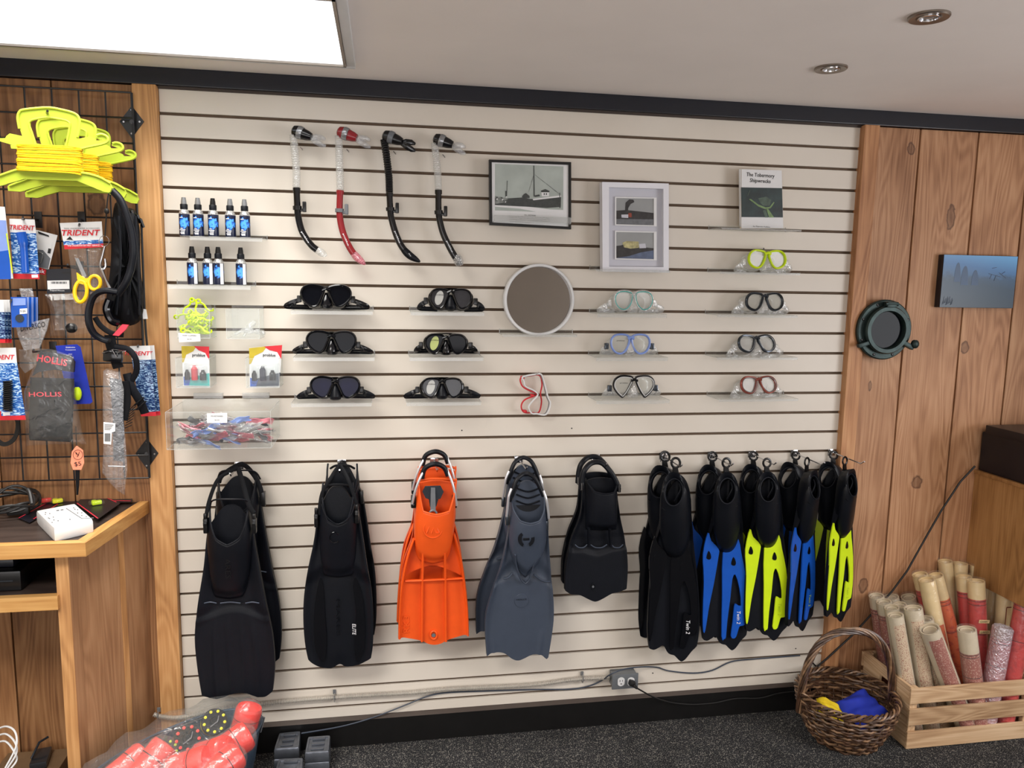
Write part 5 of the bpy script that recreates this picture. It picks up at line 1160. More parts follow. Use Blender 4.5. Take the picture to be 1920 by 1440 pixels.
# ------------------------------------------------------------------ slatted crate
CX0, CX1, CY0, CY1 = 2.607, 3.125, -.315, -.035
t = thing('wooden_crate', ((CX0 + CX1) / 2, (CY0 + CY1) / 2, 0), 'pale wooden slatted crate holding rolled charts', 'crate')
for z0, z1 in ((.004, .070), (.096, .160), (.181, .241)):
    M().bb((CX0 - .006, CY0 - .009, z0), (CX1 + .006, CY0, z1), .0015).build('slat', MT['crate'], t, 0)
    M().bb((CX0 - .006, CY1, z0), (CX1 + .006, CY1 + .009, z1), .0015).build('slat', MT['crate'], t, 0)
for x in (CX0, CX1 - .012):
    for z0, z1 in ((.0, .118), (.1195, .241)):
        m = M()
        if z0 > .1 and x == CX0:
            m.bb((x, CY0, z0), (x + .012, CY0 + .10, z1), .001); m.bb((x, CY1 - .10, z0), (x + .012, CY1, z1), .001); m.bb((x, CY0 + .10, z0), (x + .012, CY1 - .10, .170)); m.bb((x, CY0 + .10, .200), (x + .012, CY1 - .10, z1))
        else: m.bb((x, CY0, z0), (x + .012, CY1, z1), .001)
        m.build('end_board', MT['crateY'], t, 0)
M().bb((CX0 + .012, CY0, .0), (CX1 - .012, CY1, .008)).build('crate_floor', MT['crate'], t, 0)
for x in (CX0 + .012, CX1 - .030):
    for y in (CY0, CY1 - .018): M().bb((x, y, .008), (x + .018, y + .018, .241), .001).build('corner_post', MT['crateY'], t, 0)

# ------------------------------------------------------------------ rolled charts
def roll_mat(name, a, b, sc_=60):
    k = N(name); tc = k.n('ShaderNodeTexCoord').outputs['Object']; n = k.n('ShaderNodeTexNoise', {'Vector': tc, 'Scale': sc_, 'Detail': 4}).outputs[0]
    c = k.ramp(n, [(.44, srgb(*a)), (.56, srgb(*a)), (.60, srgb(*b))]); return k.done(bsdf(k, c, .3, spec=.5))
MT['rollred'] = roll_mat('red_chart_wrap', (196, 52, 48), (176, 44, 42)); MT['rollor'] = roll_mat('orange_chart_wrap', (214, 96, 46), (190, 70, 40)); MT['rollpk'] = roll_mat('faded_red_wrap', (160, 92, 80), (200, 160, 140), 220)
MT['rollcr'] = plain('cream_chart_paper', (226, 198, 148), .5, var=.05); MT['rollgr'] = plain('grey_cream_chart_paper', (206, 190, 164), .5, var=.05)
MT['rollor2'] = roll_mat('lace_pattern_wrap', (214, 190, 160), (150, 70, 60), 320)
def chart(tx, ty, dt, bx, db, r, wrap, paper, label, wrapfrom=.16, style=0, foil=False, n=14):
    top = W(tx, ty, dt); b = W(bx, 1370, db); bot = Vector((b.x, -db, .010))
    ax = top - bot; L = ax.length; ax.normalize()
    t = thing('rolled_chart', bot, label, 'rolled chart', 'rolled charts standing in the crate')
    M().lathe(bot, [(r * .80, 0), (r, 0), (r, L), (r * .86, L), (r * .84, L * .93)], n, ax, cap=False).build('paper_roll', MT[paper], t)
    if not foil: M().lathe(bot, [(r * .5, L * .90), (r * .62, L * .985), (r * .7, L * .99), (r * .74, L * .90)], n, ax, cap=False).build('inner_turns', MT[paper], t)
    a0 = L * (1 - wrapfrom)
    if style == 0:
        pw = M().lathe(bot, [(r * 1.015, L * .02), (r * 1.02, a0)], n, ax, cap=False).build('printed_wrap', MT[wrap], t)
        for q in (a0 * .985, a0 * .955, a0 * .72): M().lathe(bot, [(r * 1.03, q), (r * 1.03, q + .0022)], n, ax, cap=False).build('printed_line', MT['ink'], pw)
    elif style == 1:   # strip of print running down the front
        m = M(); e = ax.orthogonal(); s1 = Vector((0, -1, 0)) - ax * Vector((0, -1, 0)).dot(ax); s1.normalize(); s2 = ax.cross(s1)
        m.loft([[bot + ax * q + (s1 * math.cos(w_) + s2 * math.sin(w_)) * r * 1.02 for w_ in [-1.0 + 1.5 * i / 6 for i in range(7)]] for q in (L * .03, a0)], closed=False)
        m.build('printed_strip', MT[wrap], t)
    M().lathe(bot, [(r * 1.05, L * .01), (r * 1.06, L * .5), (r * 1.05, L + .002), (r * 1.0, L + .008), (r * .7, L + .010)] if not foil else [(r * 1.05, L * .01), (r * 1.07, L + .004), (r * .9, L + .012), (r * .5, L + .004), (r * .1, L + .01)], n, ax, cap=False).build('plastic_sleeve', MT['bag'] if not foil else MT['foil'], t)
    return t, top, bot, ax
MT['foil'] = clear('twisted_film', body=.35, bodycol=(.75, .73, .82, 1), rough=.15, gloss=1.0, bump=.9, bs=70)
r_ = .0285
chart(1643, 1117, .05, 1668, .055, r_, 'rollpk', 'rollgr', 'leftmost rolled chart, grey cream with faded red wrap', .10)
chart(1671, 1119, .04, 1705, .052, r_, 'rollpk', 'rollgr', 'grey cream chart roll at the back, second from the left', .10)
chart(1703, 1119, .05, 1745, .055, r_, 'rollpk', 'rollgr', 'grey cream chart roll at the back left, beside the tall red one', .12)
chart(1657, 1128, .10, 1688, .11, r_, 'rollpk', 'rollgr', 'faded red wrapped chart roll in front of the leftmost', .10)
chart(1672, 1139, .15, 1704, .17, r_ * .95, 'rollor2', 'rollgr', 'plain cream chart roll behind the lace striped pair', .08, 1)
chart(1686, 1134, .12, 1727, .13, r_ * .95, 'rollor2', 'rollgr', 'pale chart roll behind the wide lace striped roll', .10, 1)
chart(1678.5, 1153, .22, 1717, .245, r_, 'rollor2', 'rollgr', 'cream chart roll with narrow lace stripe, front left', .06, 1)
chart(1712, 1140, .20, 1745, .235, r_ * 1.15, 'rollor2', 'rollgr', 'wide cream chart roll with dotted lace stripe', .08, 1)
chart(1724.5, 1077, .08, 1782, .12, r_, 'rollred', 'rollcr', 'tall red chart roll leaning left of the cream one', .10)
chart(1737.5, 1087, .14, 1790, .19, r_ * 1.05, 'rollor', 'rollcr', 'tall plain cream roll between the red and orange rolls', .30, 1)
chart(1754, 1079, .10, 1818, .13, r_, 'rollor', 'rollcr', 'tall orange chart roll with cream top', .16)
chart(1772, 1052, .03, 1790, .06, r_ * .95, 'rollor2', 'rollcr', 'tallest back roll, plain cream, left', .9, 2)
chart(1800, 1056, .03, 1775, .055, r_ * 1.05, 'rollor2', 'rollcr', 'plain cream back roll leaning right', .9, 2)
chart(1830, 1059, .035, 1812, .055, r_ * .9, 'rollor2', 'rollcr', 'plain cream back roll in the middle', .9, 2)
chart(1807, 1081, .10, 1823, .14, r_, 'rollred', 'rollcr', 'red chart roll behind the lettered red roll', .10)
t_, tp, bt, ax_ = chart(1830, 1089, .15, 1840, .20, r_ * 1.1, 'rollred', 'rollcr', 'upright red chart roll with cream lettered banners', .12)
for q, s_ in ((.735, 'CHART'), (.66, 'LAKES')):
    p = bt.lerp(tp, q) + Vector((0, -r_ * 1.16, 0)); M().box(p, (.046, .001, .013), (0, .08, 0)).build('banner', MT['rollcr'], t_, 0); text(t_, 'lettering', s_, p + Vector((0, -.001, 0)), .036, .008, MT['ink'], -4)
chart(1845, 1073, .06, 1850, .09, r_, 'rollor2', 'rollcr', 'plain cream roll right of the lettered red roll', .9, 2)
chart(1867, 1083, .09, 1838, .11, r_ * .9, 'rollor2', 'rollcr', 'narrow cream roll leaning right of the red pair', .9, 2)
t_, tp, bt, ax_ = chart(1885.6, 1083, .16, 1868, .18, r_ * 1.05, 'rollor2', 'rollcr', 'cream chart roll with a bordered label', .9, 2)
p = bt.lerp(tp, .74) + Vector((0, -r_ * 1.09, 0)); M().box(p, (.040, .001, .085)).build('label_border', MT['copper'], t_, 0); M().box(p + Vector((0, -.001, 0)), (.034, .001, .078)).build('label', MT['rollcr'], t_, 0)
chart(1910, 1088, .19, 1893, .21, r_, 'rollor2', 'rollcr', 'plain cream roll at the right edge', .9, 2)
chart(1926, 1099, .26, 1880, .285, r_ * 1.15, 'rollred', 'rollred', 'bright red chart roll leaning at the right edge', .12)
chart(1743, 1179, .27, 1816, .275, r_ * 1.25, 'rollpk', 'rollgr', 'open ended chart roll leaning steeply to the right, brown striped', .06, 1)
chart(1812.5, 1180, .27, 1838, .29, r_ * 1.15, 'rollpk', 'rollgr', 'open topped chart roll with black lettered band, front centre', .20)
chart(1880, 1180, .27, 1845, .285, r_ * 1.2, 'rollred', 'rollpk', 'front red roll with twisted clear film on top', .08, 0, True)
chart(1735, 1160, .20, 1765, .22, r_, 'rollor2', 'rollgr', 'short cream roll behind the steeply leaning one', .12, 1)
chart(1758, 1185, .16, 1778, .20, r_ * .9, 'rollor2', 'rollgr', 'short cream roll hidden behind the steeply leaning one', .9, 2)

# ------------------------------------------------------------------ basket
BC = Vector((2.418, -.212, 0)); BH = .175
t = thing('wicker_basket', BC, 'round dark wicker basket with tall twisted arch handle', 'basket')
def br(z): return .112 + .064 * math.sin(min(1, z / BH) * PI * .52)
for i in range(30):
    a = 2 * PI * i / 30; pts = [BC + Vector((br(z) * math.cos(a), br(z) * math.sin(a), z)) for z in [.006 + BH * q / 7 for q in range(8)]]
    M().tube(pts, .0026, 5).build('stake', MT['wick'], t)
rr = random.Random(9)
for j in range(22):
    z = .008 + (BH - .012) * j / 21; ph = PI * (j % 2); amp = .006; pts = []; tw = rr.uniform(0, 6); tl = rr.uniform(.002, .006)
    for i in range(60):
        a = 2 * PI * i / 60; r2 = br(z) + amp * math.cos(15 * a + ph); pts.append(BC + Vector((r2 * math.cos(a), r2 * math.sin(a), z + tl * math.sin(2 * a + tw) + .002 * math.sin(7 * a + j))))
    M().tube(pts, .0042, 5, True).build('weaver', MT['wickl'] if j % 3 == 1 else MT['wick'], t)
for s_ in range(4):
    pts = []
    for i in range(96):
        a = 2 * PI * i / 96; w_ = 12 * a + s_ * PI / 2; r2 = br(BH) + .009 * math.cos(w_); pts.append(BC + Vector((r2 * math.cos(a), r2 * math.sin(a), BH + .004 + .009 * math.sin(w_))))
    M().tube(pts, .0042, 5, True).build('rim_strand', MT['wickl'] if s_ % 2 else MT['wick'], t)
rd = Vector((1, -.10, 0)).normalized()
def arch(q):
    a = PI * q; return BC + rd * (-(br(BH) + .003) * math.copysign(abs(math.cos(a)) ** .8, math.cos(a))) + Vector((0, 0, BH - .07 + (.425 - BH + .07 - .0) * abs(math.sin(a)) ** .75))
for s_ in range(7):
    pts = []
    for i in range(70):
        q = i / 69; p = arch(q); tn = (arch(min(1, q + .01)) - arch(max(0, q - .01))).normalized(); n1 = Vector((0, 1, 0)); n2 = tn.cross(n1); w_ = 16 * q + s_ * 2 * PI / 7
        pts.append(p + n1 * .010 * math.cos(w_) + n2 * .010 * math.sin(w_))
    M().tube(pts, .0046, 5).build('handle_strand', MT['wickl'] if s_ % 3 == 0 else MT['wick'], t)
M().lathe(BC, [(.108, .002), (.108, .008)], 28).build('basket_base', MT['wick'], t)
def cloth(c, sx, sy, h, rot, mat, label, name, seed):
    q = random.Random(seed); ph = [q.uniform(0, 6) for _ in range(4)]; m = M(); E_ = Euler(rot).to_matrix()
    def f(u, v):
        x, y = (u - .5) * sx, (v - .5) * sy; e = min(u, 1 - u, v, 1 - v)
        return Vector(c) + E_ @ Vector((x, y, h * min(1, e * 5) ** .5 + .006 * math.sin(9 * u + ph[0]) * math.cos(7 * v + ph[1]) + .004 * math.sin(17 * v + 5 * u)))
    m.slab(f, lambda u, v: Vector(c) + E_ @ Vector(((u - .5) * sx, (v - .5) * sy, -.001)), 24, 20).single(name, mat, label, 'bag', None, 70)
cloth(H(1617, 1330, .112), .155, .13, .028, (.35, -.12, .3), MT['clothb'], 'royal blue cloth bag lying in the wicker basket', 'cloth_bag', 1)
cloth(H(1556, 1331, .100), .10, .065, .026, (.25, .3, -.45), MT['clothy'], 'yellow cloth bag lying in the wicker basket', 'cloth_bag', 2)

# ------------------------------------------------------------------ outlet, conduit and cables
t = thing('outlet_box', W(1170, 1290, .02), 'grey metal double outlet box on the lower wall', 'outlet')
a, b = W(1147, 1293, .05), W(1197, 1262, .05)
M().bb((a.x + .004, -.046, a.z + .003), (b.x - .004, -.0005, b.z - .003), .004).build('box_body', MT['elec'], t)
M().bb((a.x, -.052, a.z), (b.x, -.046, b.z), .002).build('cover_plate', MT['elec'], t)
for px in (1164.5, 1183):
    c = W(px, 1278, .052); m = M()
    out = [c + Vector((.0165 * math.copysign(min(.82, abs(math.cos(w_))), math.cos(w_)) , 0, .0175 * math.sin(w_))) for w_ in [2 * PI * i / 28 for i in range(28)]]
    m.prism(out, (0, -.002, 0)).build('receptacle', MT['white'], t, 30)
    if px < 1170:
        m = M(); m.box(c + Vector((-.005, -.0022, .004)), (.0018, .001, .007)); m.box(c + Vector((.005, -.0022, .004)), (.0018, .001, .006)); m.lathe(c + Vector((0, -.002, -.008)), [(.0024, 0), (.0024, .0008)], 10, (0, -1, 0)); m.build('socket_slots', MT['ink'], t, 0)
c = W(1183, 1278, .054)
m = M(); m.box(c + Vector((0, -.012, 0)), (.022, .024, .020), (0, .3, 0), .005); m.tube([c + Vector((.002, -.022, -.002)), c + Vector((.016, -.026, -.014))], [.008, .005], 8)
t = thing('power_cord', c, 'black plug in the outlet with cord sagging to the right', 'cord'); m.build('plug', MT['cordy'], t)
M().tube([c + Vector((.014, -.026, -.012))] + S3([(1215, 1302, .06), (1235, 1311, .04), (1262, 1318, .025), (1300, 1321, .02), (1340, 1318, .018), (1380, 1310, .018), (1425, 1309, .018), (1460, 1300, .018), (1495, 1296, .02)], 5), .0030, 7).build('cord', MT['cordy'], t)
def conduit(pts, d, label):
    L = [W(x, y, .041 if x < 350 else d + .027 * max(0, (400 - x) / 50) if x < 400 else d) for x, y in cr(pts, 10)]; acc = [0]
    for p, q in zip(L, L[1:]): acc.append(acc[-1] + (q - p).length)
    n = int(acc[-1] / .0028); out = []; rad = []; j = 0
    for i in range(n + 1):
        s_ = acc[-1] * i / n
        while j < len(acc) - 2 and acc[j + 1] < s_: j += 1
        out.append(L[j].lerp(L[j + 1], (s_ - acc[j]) / max(1e-6, acc[j + 1] - acc[j]))); rad.append(.0094 if i % 2 else .0058)
    return M().tube(out, rad, 8).single('flexible_conduit', MT['flex'], label, 'conduit')
conduit([(288, 1339), (300, 1343), (330, 1346), (360, 1342), (390, 1334), (430, 1327), (482, 1321), (560, 1313), (625, 1308), (700, 1303), (770, 1299), (830, 1293), (880, 1290), (950, 1287), (1010, 1283), (1060, 1276), (1100, 1272), (1143, 1271)], .014, 'ribbed metal conduit running low along the wall to the outlet box')
for i, (px, py) in enumerate(((297, 1342), (627, 1308), (1092, 1273))):
    m = M(); c = W(px, py, .014 if i else .041); m.tube([c + Vector((0, .006, .013)), c + Vector((0, -.004, .011)), c + Vector((0, -.0105, 0)), c + Vector((0, -.004, -.011)), c + Vector((0, .006, -.013))], .005, 6, ref=(1, 0, 0), flat=.4); m.box(c + Vector((0, .008, .018)), (.011, .004, .016), None, .001)
    m.single('conduit_strap', MT['silver'], ('metal conduit strap beside the counter end', 'metal conduit strap below the ELITE fins', 'metal conduit strap next to the outlet box')[i], 'strap')
M().tube(S3([(565, 1375, .05), (640, 1362, .02), (700, 1345, .016), (760, 1322, .012), (800, 1306, .010), (835, 1299, .006), (900, 1296, .006), (1000, 1293, .006), (1070, 1292, .006), (1105, 1286, .008), (1130, 1275, .01), (1142, 1266, .05), (1165, 1256, .057), (1195, 1251, .03), (1230, 1251, .006), (1255, 1258, .006), (1300, 1262, .006), (1335, 1257, .006), (1370, 1241, .006), (1410, 1236, .004), (1500, 1229, .004)], 5), .0026, 6).single('thin_cable', MT['slate'], 'thin dark cable rising from the floor and looping past the outlet box', 'cable')
# ------------------------------------------------------------------ lead weights on the floor
def weight(quad, zt, label, h=.038):
    Q = [H(x, y, zt) for x, y in quad]; c = sum(Q, Vector()) / 4
    t = thing('dive_weight', (c.x, c.y, zt - h), label, 'weight', 'lead weights on the carpet')
    def inset(f, z): return [Vector((c.x + (q.x - c.x) * f, c.y + (q.y - c.y) * f, z)) for q in Q]
    def rnd(l): 
        o = []
        for i in range(4):
            a, b, d_ = l[i - 1], l[i], l[(i + 1) % 4]; o += [b.lerp(a, .12), b.lerp(a, .03).lerp(b.lerp(d_, .03), .5), b.lerp(d_, .12)]
        return o
    M().loft([rnd(inset(f, z)) for f, z in ((.96, zt - h), (1.0, zt - h + .004), (1.0, zt - .006), (.95, zt), (.80, zt), (.78, zt - .004))], True, True).build('weight_block', MT['lead'], t, 50)
    u = (Q[1] - Q[0]) * .5; v = (Q[3] - Q[0]) * .5
    for f in (-.62, .0, .62): M().box(c + v * f + Vector((0, 0, .0005)), (u.length * 1.1, .010, .006), (0, 0, math.atan2(u.y, u.x)), .002).build('cast_bar', MT['lead'], t)
weight([(523, 1374), (564, 1370), (561, 1402), (513, 1405)], .080, 'upper lead weight of the back left stack')
Qs = {}
def below(quad, zt, label):
    Q = [H(x, y, zt) for x, y in quad]; c = sum(Q, Vector()) / 4; t = thing('dive_weight', (c.x, c.y, zt - .078), label, 'weight', 'lead weights on the carpet')
    def ins(f, z): return [Vector((c.x + (q.x - c.x) * f, c.y + (q.y - c.y) * f, z)) for q in Q]
    M().loft([ins(f, z) for f, z in ((.94, zt - .078), (1.0, zt - .073), (1.0, zt - .045), (.95, zt - .0395))], True, True).build('weight_block', MT['lead'], t, 50)
below([(523, 1374), (564, 1370), (561, 1402), (513, 1405)], .080, 'lower lead weight of the back left stack')
weight([(577, 1381), (620, 1378), (617, 1409), (571, 1412)], .080, 'upper lead weight of the right stack')
below([(577, 1381), (620, 1378), (617, 1409), (571, 1412)], .080, 'lower lead weight of the right stack')
weight([(522, 1422), (569, 1420), (566, 1458), (510, 1460)], .080, 'upper bluish lead weight of the nearest stack')
below([(522, 1422), (569, 1420), (566, 1458), (510, 1460)], .080, 'lower lead weight of the nearest stack')
# ------------------------------------------------------------------ wire grid on the left
GD = .045
xr = W(249, 228, GD).x; zt = W(100, 166, GD).z; zb = W(100, 900, GD).z; nz = round((zt - zb) / .0762); dz = (zt - zb) / nz
t = thing('wire_grid_panel', (xr - .30, -GD, zb), 'black wire grid panel on the left planks carrying packaged goods', 'grid panel')
for i in range(9):
    x = xr - .0762 * i; r = .0045 if i in (0, 8) else .0028
    M().tube([(x, -GD, zb), (x, -GD, zt)], r, 6).build('upright_wire', MT['wire'], t)
for j in range(nz + 1):
    z = zb + dz * j; M().tube([(xr, -GD - .003, z), (xr - .61, -GD - .003, z)], .0028, 6).build('cross_wire', MT['wire'], t)
for px, lb in (([(247, 198), (270, 228), (247, 259), (224, 228)], 1), ([(275, 822), (297, 850), (276, 880), (254, 850)], 2)):
    b = M().prism(PP(px, .030), (0, .012, 0)).build('wall_bracket', MT['wire'], t, 0)
    cx, cy = px[0][0], (px[0][1] + px[2][1]) / 2
    M().tube([W(cx, cy, .03), W(cx, cy, .05)], .007, 8).build('bracket_stem', MT['wire'], t)
    for dx, dy in ((0, -22), (15, 0), (0, 22), (-15, 0)): M().lathe(W(cx + dx, cy + dy, .031), [(.0035, 0), (.003, .002)], 8, (0, -1, 0)).build('screw', MT['chrome'], b)
def ghook(px, py, d, label, x1=None, y1=None):
    m = M(); m.box(W(px, py, GD + .006), (.022, .004, .05), None, .001); m.tube([W(px, py, GD + .006), W(x1 or px, (y1 or py), d * .9 + .01), W((x1 or px) + 1, (y1 or py) - 4, d + .02)], .0032, 7)
    return m.single('grid_hook', MT['wire'], label, 'hook', 'black hooks on the wire grid')
for a in ((118, 226, .33, 'black hook carrying the yellow line reels', 88, 212), (72, 412, .13, 'black hook of the blue brush card', 42, 411), (153, 412, .15, 'black hook of the scissors bag', 148, 424), (225, 364, .24, 'black hook of the black hose', 205, 356), (100, 655, .19, 'black hook of the black pouch', 62, 660), (150, 505, .12, 'black hook above the black header card', 126, 500), (262, 664, .09, 'black hook of the right blue cards', 258, 652), (40, 568, .17, 'black hook of the blue card stack', 20, 566)): ghook(*a)

# ------------------------------------------------------------------ hand reels with yellow line
D = .30
zz = lambda pts: zoomed(pts, 0, 180, 7.2)
t = thing('hand_reel', W(90, 345, D), 'nearest pale lime hand reel wound with yellow line', 'reel')
up = [(235, 265), (260, 215), (320, 185), (450, 160), (640, 155), (820, 180), (1010, 235), (1055, 265), (1075, 310), (1072, 450), (1045, 560), (1075, 575), (1205, 545), (1260, 565), (1290, 600), (1400, 600), (1300, 560), (1310, 520), (1400, 515), (1460, 550), (1462, 610), (1420, 640), (1300, 660), (1050, 725), (900, 735), (880, 700), (945, 400), (925, 350), (850, 320), (640, 290), (480, 310), (400, 340), (395, 400), (480, 640), (480, 735), (265, 740), (250, 690), (100, 640), (-20, 605), (-130, 600), (-140, 550), (-60, 545), (-20, 570), (70, 568), (85, 540), (130, 505), (300, 540), (270, 450)]
M().prism(PP(zz(up), D), (0, .009, 0)).build('upper_frame', MT['reel'], t, 0)
M().tube(S3([(x, y, D + .001) for x, y in zz([(262, 440), (240, 300), (262, 220), (330, 185), (640, 158), (840, 188), (1010, 238), (1070, 310), (1070, 440), (1045, 555)])], 5), .0035, 7).build('raised_edge', MT['reel'], t)
M().tube(S3([(x, y, D + .001) for x, y in zz([(490, 700), (440, 520), (398, 400), (402, 345), (480, 312), (640, 292), (850, 322), (925, 352), (942, 400), (915, 560), (880, 700)])], 4), .0030, 7).build('raised_edge', MT['reel'], t)
M().tube(S3([(x, y, D + .002) for x, y in zz([(1050, 722), (1200, 690), (1400, 645), (1460, 600), (1440, 545), (1370, 518), (1310, 530)])], 5), .0035, 7).build('wing_edge', MT['reel'], t)
M().prism(PP(zz([(270, 700), (1080, 715), (1120, 1070), (270, 1010)]), D - .001), (0, .007, 0)).build('centre_plate', MT['reel'], t, 0)
lo = [(260, 990), (60, 1050), (-60, 1085), (-180, 1130), (-170, 1200), (0, 1212), (60, 1200), (110, 1180), (330, 1120), (520, 1130), (1040, 1145), (1200, 1210), (1400, 1292), (1480, 1300), (1510, 1240), (1480, 1175), (1330, 1090), (1110, 1038), (900, 1050), (700, 1035), (450, 1000)]
M().prism(PP(zz(lo), D), (0, .009, 0)).build('lower_frame', MT['reel'], t, 0)
M().tube(S3([(x, y, D + .002) for x, y in zz([(-150, 1130), (60, 1052), (260, 992), (450, 1002), (700, 1038), (900, 1052), (1110, 1040), (1330, 1092), (1490, 1180)])], 4), .0035, 7).build('raised_edge', MT['reel'], t)
m = M(); rr = random.Random(4)
for lay in range(2):
    for i in range(19):
        y = 276 + (323 - 276) * i / 18 + rr.uniform(-1, 1); sl = rr.uniform(-2.4, 2.8); off = rr.uniform(0, 4) + lay * 1.5
        a = W(35 - off * .5, y - 3, D); b = W(151 + off * .5, y + 3, D); h = .013 + .003 * lay + rr.uniform(0, .002); dzz = sl * .0012
        pts = []
        for k_ in range(20):
            w_ = 2 * PI * k_ / 20; cx = (a.x + b.x) / 2 + (b.x - a.x) / 2 * math.copysign(abs(math.cos(w_)) ** .35, math.cos(w_)); cy = -D + .003 - h * math.copysign(abs(math.sin(w_)) ** .6, math.sin(w_))
            pts.append((cx, cy, (a.z + b.z) / 2 + (b.z - a.z) * (cx - a.x) / (b.x - a.x) * 0 + (b.z - a.z) / 2 * math.cos(w_) + dzz * math.sin(w_ + i)))
        m.tube(pts, .0022, 5, True)
m.build('wound_line', MT['line'], t)
r2 = dup(t, label='middle pale lime hand reel with yellow line, behind the nearest'); r2.location = Vector(t.location) + Vector((.006, .105, -.004))
r3 = dup(t, label='rearmost pale lime hand reel nearest the wire grid'); r3.location = Vector(t.location) + Vector((.014, .195, -.012))

# ------------------------------------------------------------------ packaged goods
z2 = lambda pts: zoomed(pts, 0, 380, 4.5)
z3 = lambda pts: zoomed(pts, 0, 620, 4.235)
def pkg(name, base, d, label, cat='packet'): return thing(name, W(base[0], base[1], d), label, cat)
def strip_card(t, pts, d, mn, nm, dd=0.0, th=.0006): return card(pts, d + dd, MT[mn], nm, t, th)
# far left blue pack
t = pkg('blister_pack', (8, 523), .14, 'tall blue blister pack with yellow edge at the far left')
strip_card(t, z2([(-60, 30), (40, 35), (110, 640), (-60, 645)]), .14, 'white', 'backing_card'); strip_card(t, z2([(-60, 145), (50, 150), (88, 640), (-60, 645)]), .14, 'pblue', 'blue_panel', .001); strip_card(t, z2([(-60, 420), (75, 400), (92, 645), (-60, 648)]), .14, 'blue', 'dark_panel', .002); strip_card(t, z2([(50, 260), (60, 258), (108, 590), (100, 600)]), .14, 'lime', 'yellow_edge', .003)
# card with blue hose
def trident(t, hdr, wav, red, d, tc, tw, th_, ang=0):
    strip_card(t, hdr, d, 'paper', 'header_card'); strip_card(t, wav, d, 'wave', 'water_panel', .0004); strip_card(t, red, d, 'redink', 'red_band', .0006)
    text(t, 'lettering', 'TRIDENT', W(tc[0], tc[1], d + .0012), tw, th_, MT['redink'], ang, shear=.25, bold=.02)
t = pkg('blister_pack', (50, 522), .12, 'water patterned card with a thick blue hose, red bottom band')
trident(t, z2([(78, 135), (292, 142), (305, 262), (85, 255)]), z2([(86, 250), (304, 258), (330, 605), (112, 600)]), z2([(112, 598), (330, 602), (334, 645), (118, 642)]), .12, z2([(188, 210)])[0], .069, .014, -1)
M().tube(S3([(x, y, .133) for x, y in z2([(175, 250), (195, 330), (205, 420), (215, 590)])], 4), [.0145] * 6 + [.0110] * 7, 10, flat=.6).build('blue_hose', MT['blue'], t)
strip_card(t, z2([(265, 608), (318, 606), (322, 632), (268, 634)]), .12, 'paper', 'barcode_label', .0012)
# grey tilted card
t = pkg('hang_card', (85, 503), .085, 'tilted white and grey hang card with a red tab, behind the blue hose card')
strip_card(t, z2([(300, 228), (486, 275), (410, 565), (310, 540)]), .085, 'paper', 'card'); strip_card(t, z2([(312, 395), (362, 400), (425, 470), (405, 560), (318, 540)]), .085, 'grey', 'grey_area', .0008)
strip_card(t, z2([(318, 240), (410, 275), (415, 290), (325, 262)]), .085, 'ink', 'hang_slot', .001); strip_card(t, z2([(412, 330), (442, 335), (425, 435), (395, 430)]), .085, 'paper', 'code_box', .001); strip_card(t, z2([(408, 385), (432, 390), (424, 430), (400, 425)]), .085, 'ink', 'code_print', .0014)
strip_card(t, z2([(330, 545), (390, 570), (380, 612), (325, 600)]), .085, 'redink', 'red_tab', .002); text(t, 'lettering', 'sk', W(*z2([(355, 578)])[0], .0885), .016, .012, MT['whiteink'], -8, bold=.02)
M().tube(S3([(x, y, .092) for x, y in z2([(325, 420), (350, 425), (360, 450), (340, 510)])], 4), .0022, 6).build('wire_clip', MT['silver'], t)
# scissors pack
t = pkg('scissors_pack', (165, 575), .15, 'clear bag with yellow handled scissors under a white and red header card')
D = .15
strip_card(t, z2([(503, 172), (858, 158), (872, 372), (545, 392)]), D, 'paper', 'header_card', .002); strip_card(t, z2([(532, 325), (866, 312), (870, 350), (538, 362)]), D, 'wave', 'water_band', .0026); strip_card(t, z2([(538, 358), (870, 345), (873, 374), (545, 394)]), D, 'redink', 'red_band', .0028)
text(t, 'lettering', 'TRIDENT', W(*z2([(685, 253)])[0], D + .0035), .108, .017, MT['redink'], 2, shear=.25, bold=.02)
text(t, 'lettering', 'TAKE UNDERWATER ACCESSORIES', W(*z2([(690, 217)])[0], D + .0035), .100, .004, MT['ink'], 2); text(t, 'lettering', 'THE UNDERWATER FIRST SERVICE', W(*z2([(705, 362)])[0], D + .0035), .090, .005, MT['whiteink'], 2)
for a_ in ([(560, 310), (590, 285), (615, 315)],): strip_card(t, z2(a_), D, 'ink', 'emblem', .0032)
bag = z2([(572, 388), (858, 378), (872, 560), (890, 820), (760, 880), (620, 850), (600, 600)])
m = M(); cx = sum(p[0] for p in bag) / 7; cy = sum(p[1] for p in bag) / 7
m.loft([PP([(cx + (x - cx) * f, cy + (y - cy) * f) for x, y in bag], dd) for f, dd in ((1.0, D - .002), (.97, D + .006), (.6, D + .016), (.2, D + .018), (.02, D + .018))]).build('clear_bag', MT['bag'], t)
def ringpx(c_, rx, ry, d, ang=0, n=24):
    return [W(c_[0] + rx * math.cos(a) * math.cos(ang) - ry * math.sin(a) * math.sin(ang), c_[1] + rx * math.cos(a) * math.sin(ang) + ry * math.sin(a) * math.cos(ang), d) for a in [2 * PI * i / n for i in range(n)]]
M().tube(ringpx(z2([(682, 750)])[0], 11.5, 20, D + .02, .08), .0056, 8, True).build('scissor_handle', MT['yel'], t); M().tube(ringpx(z2([(798, 675)])[0], 11, 13, D + .02, 0), .0052, 8, True).build('scissor_handle', MT['yel'], t)
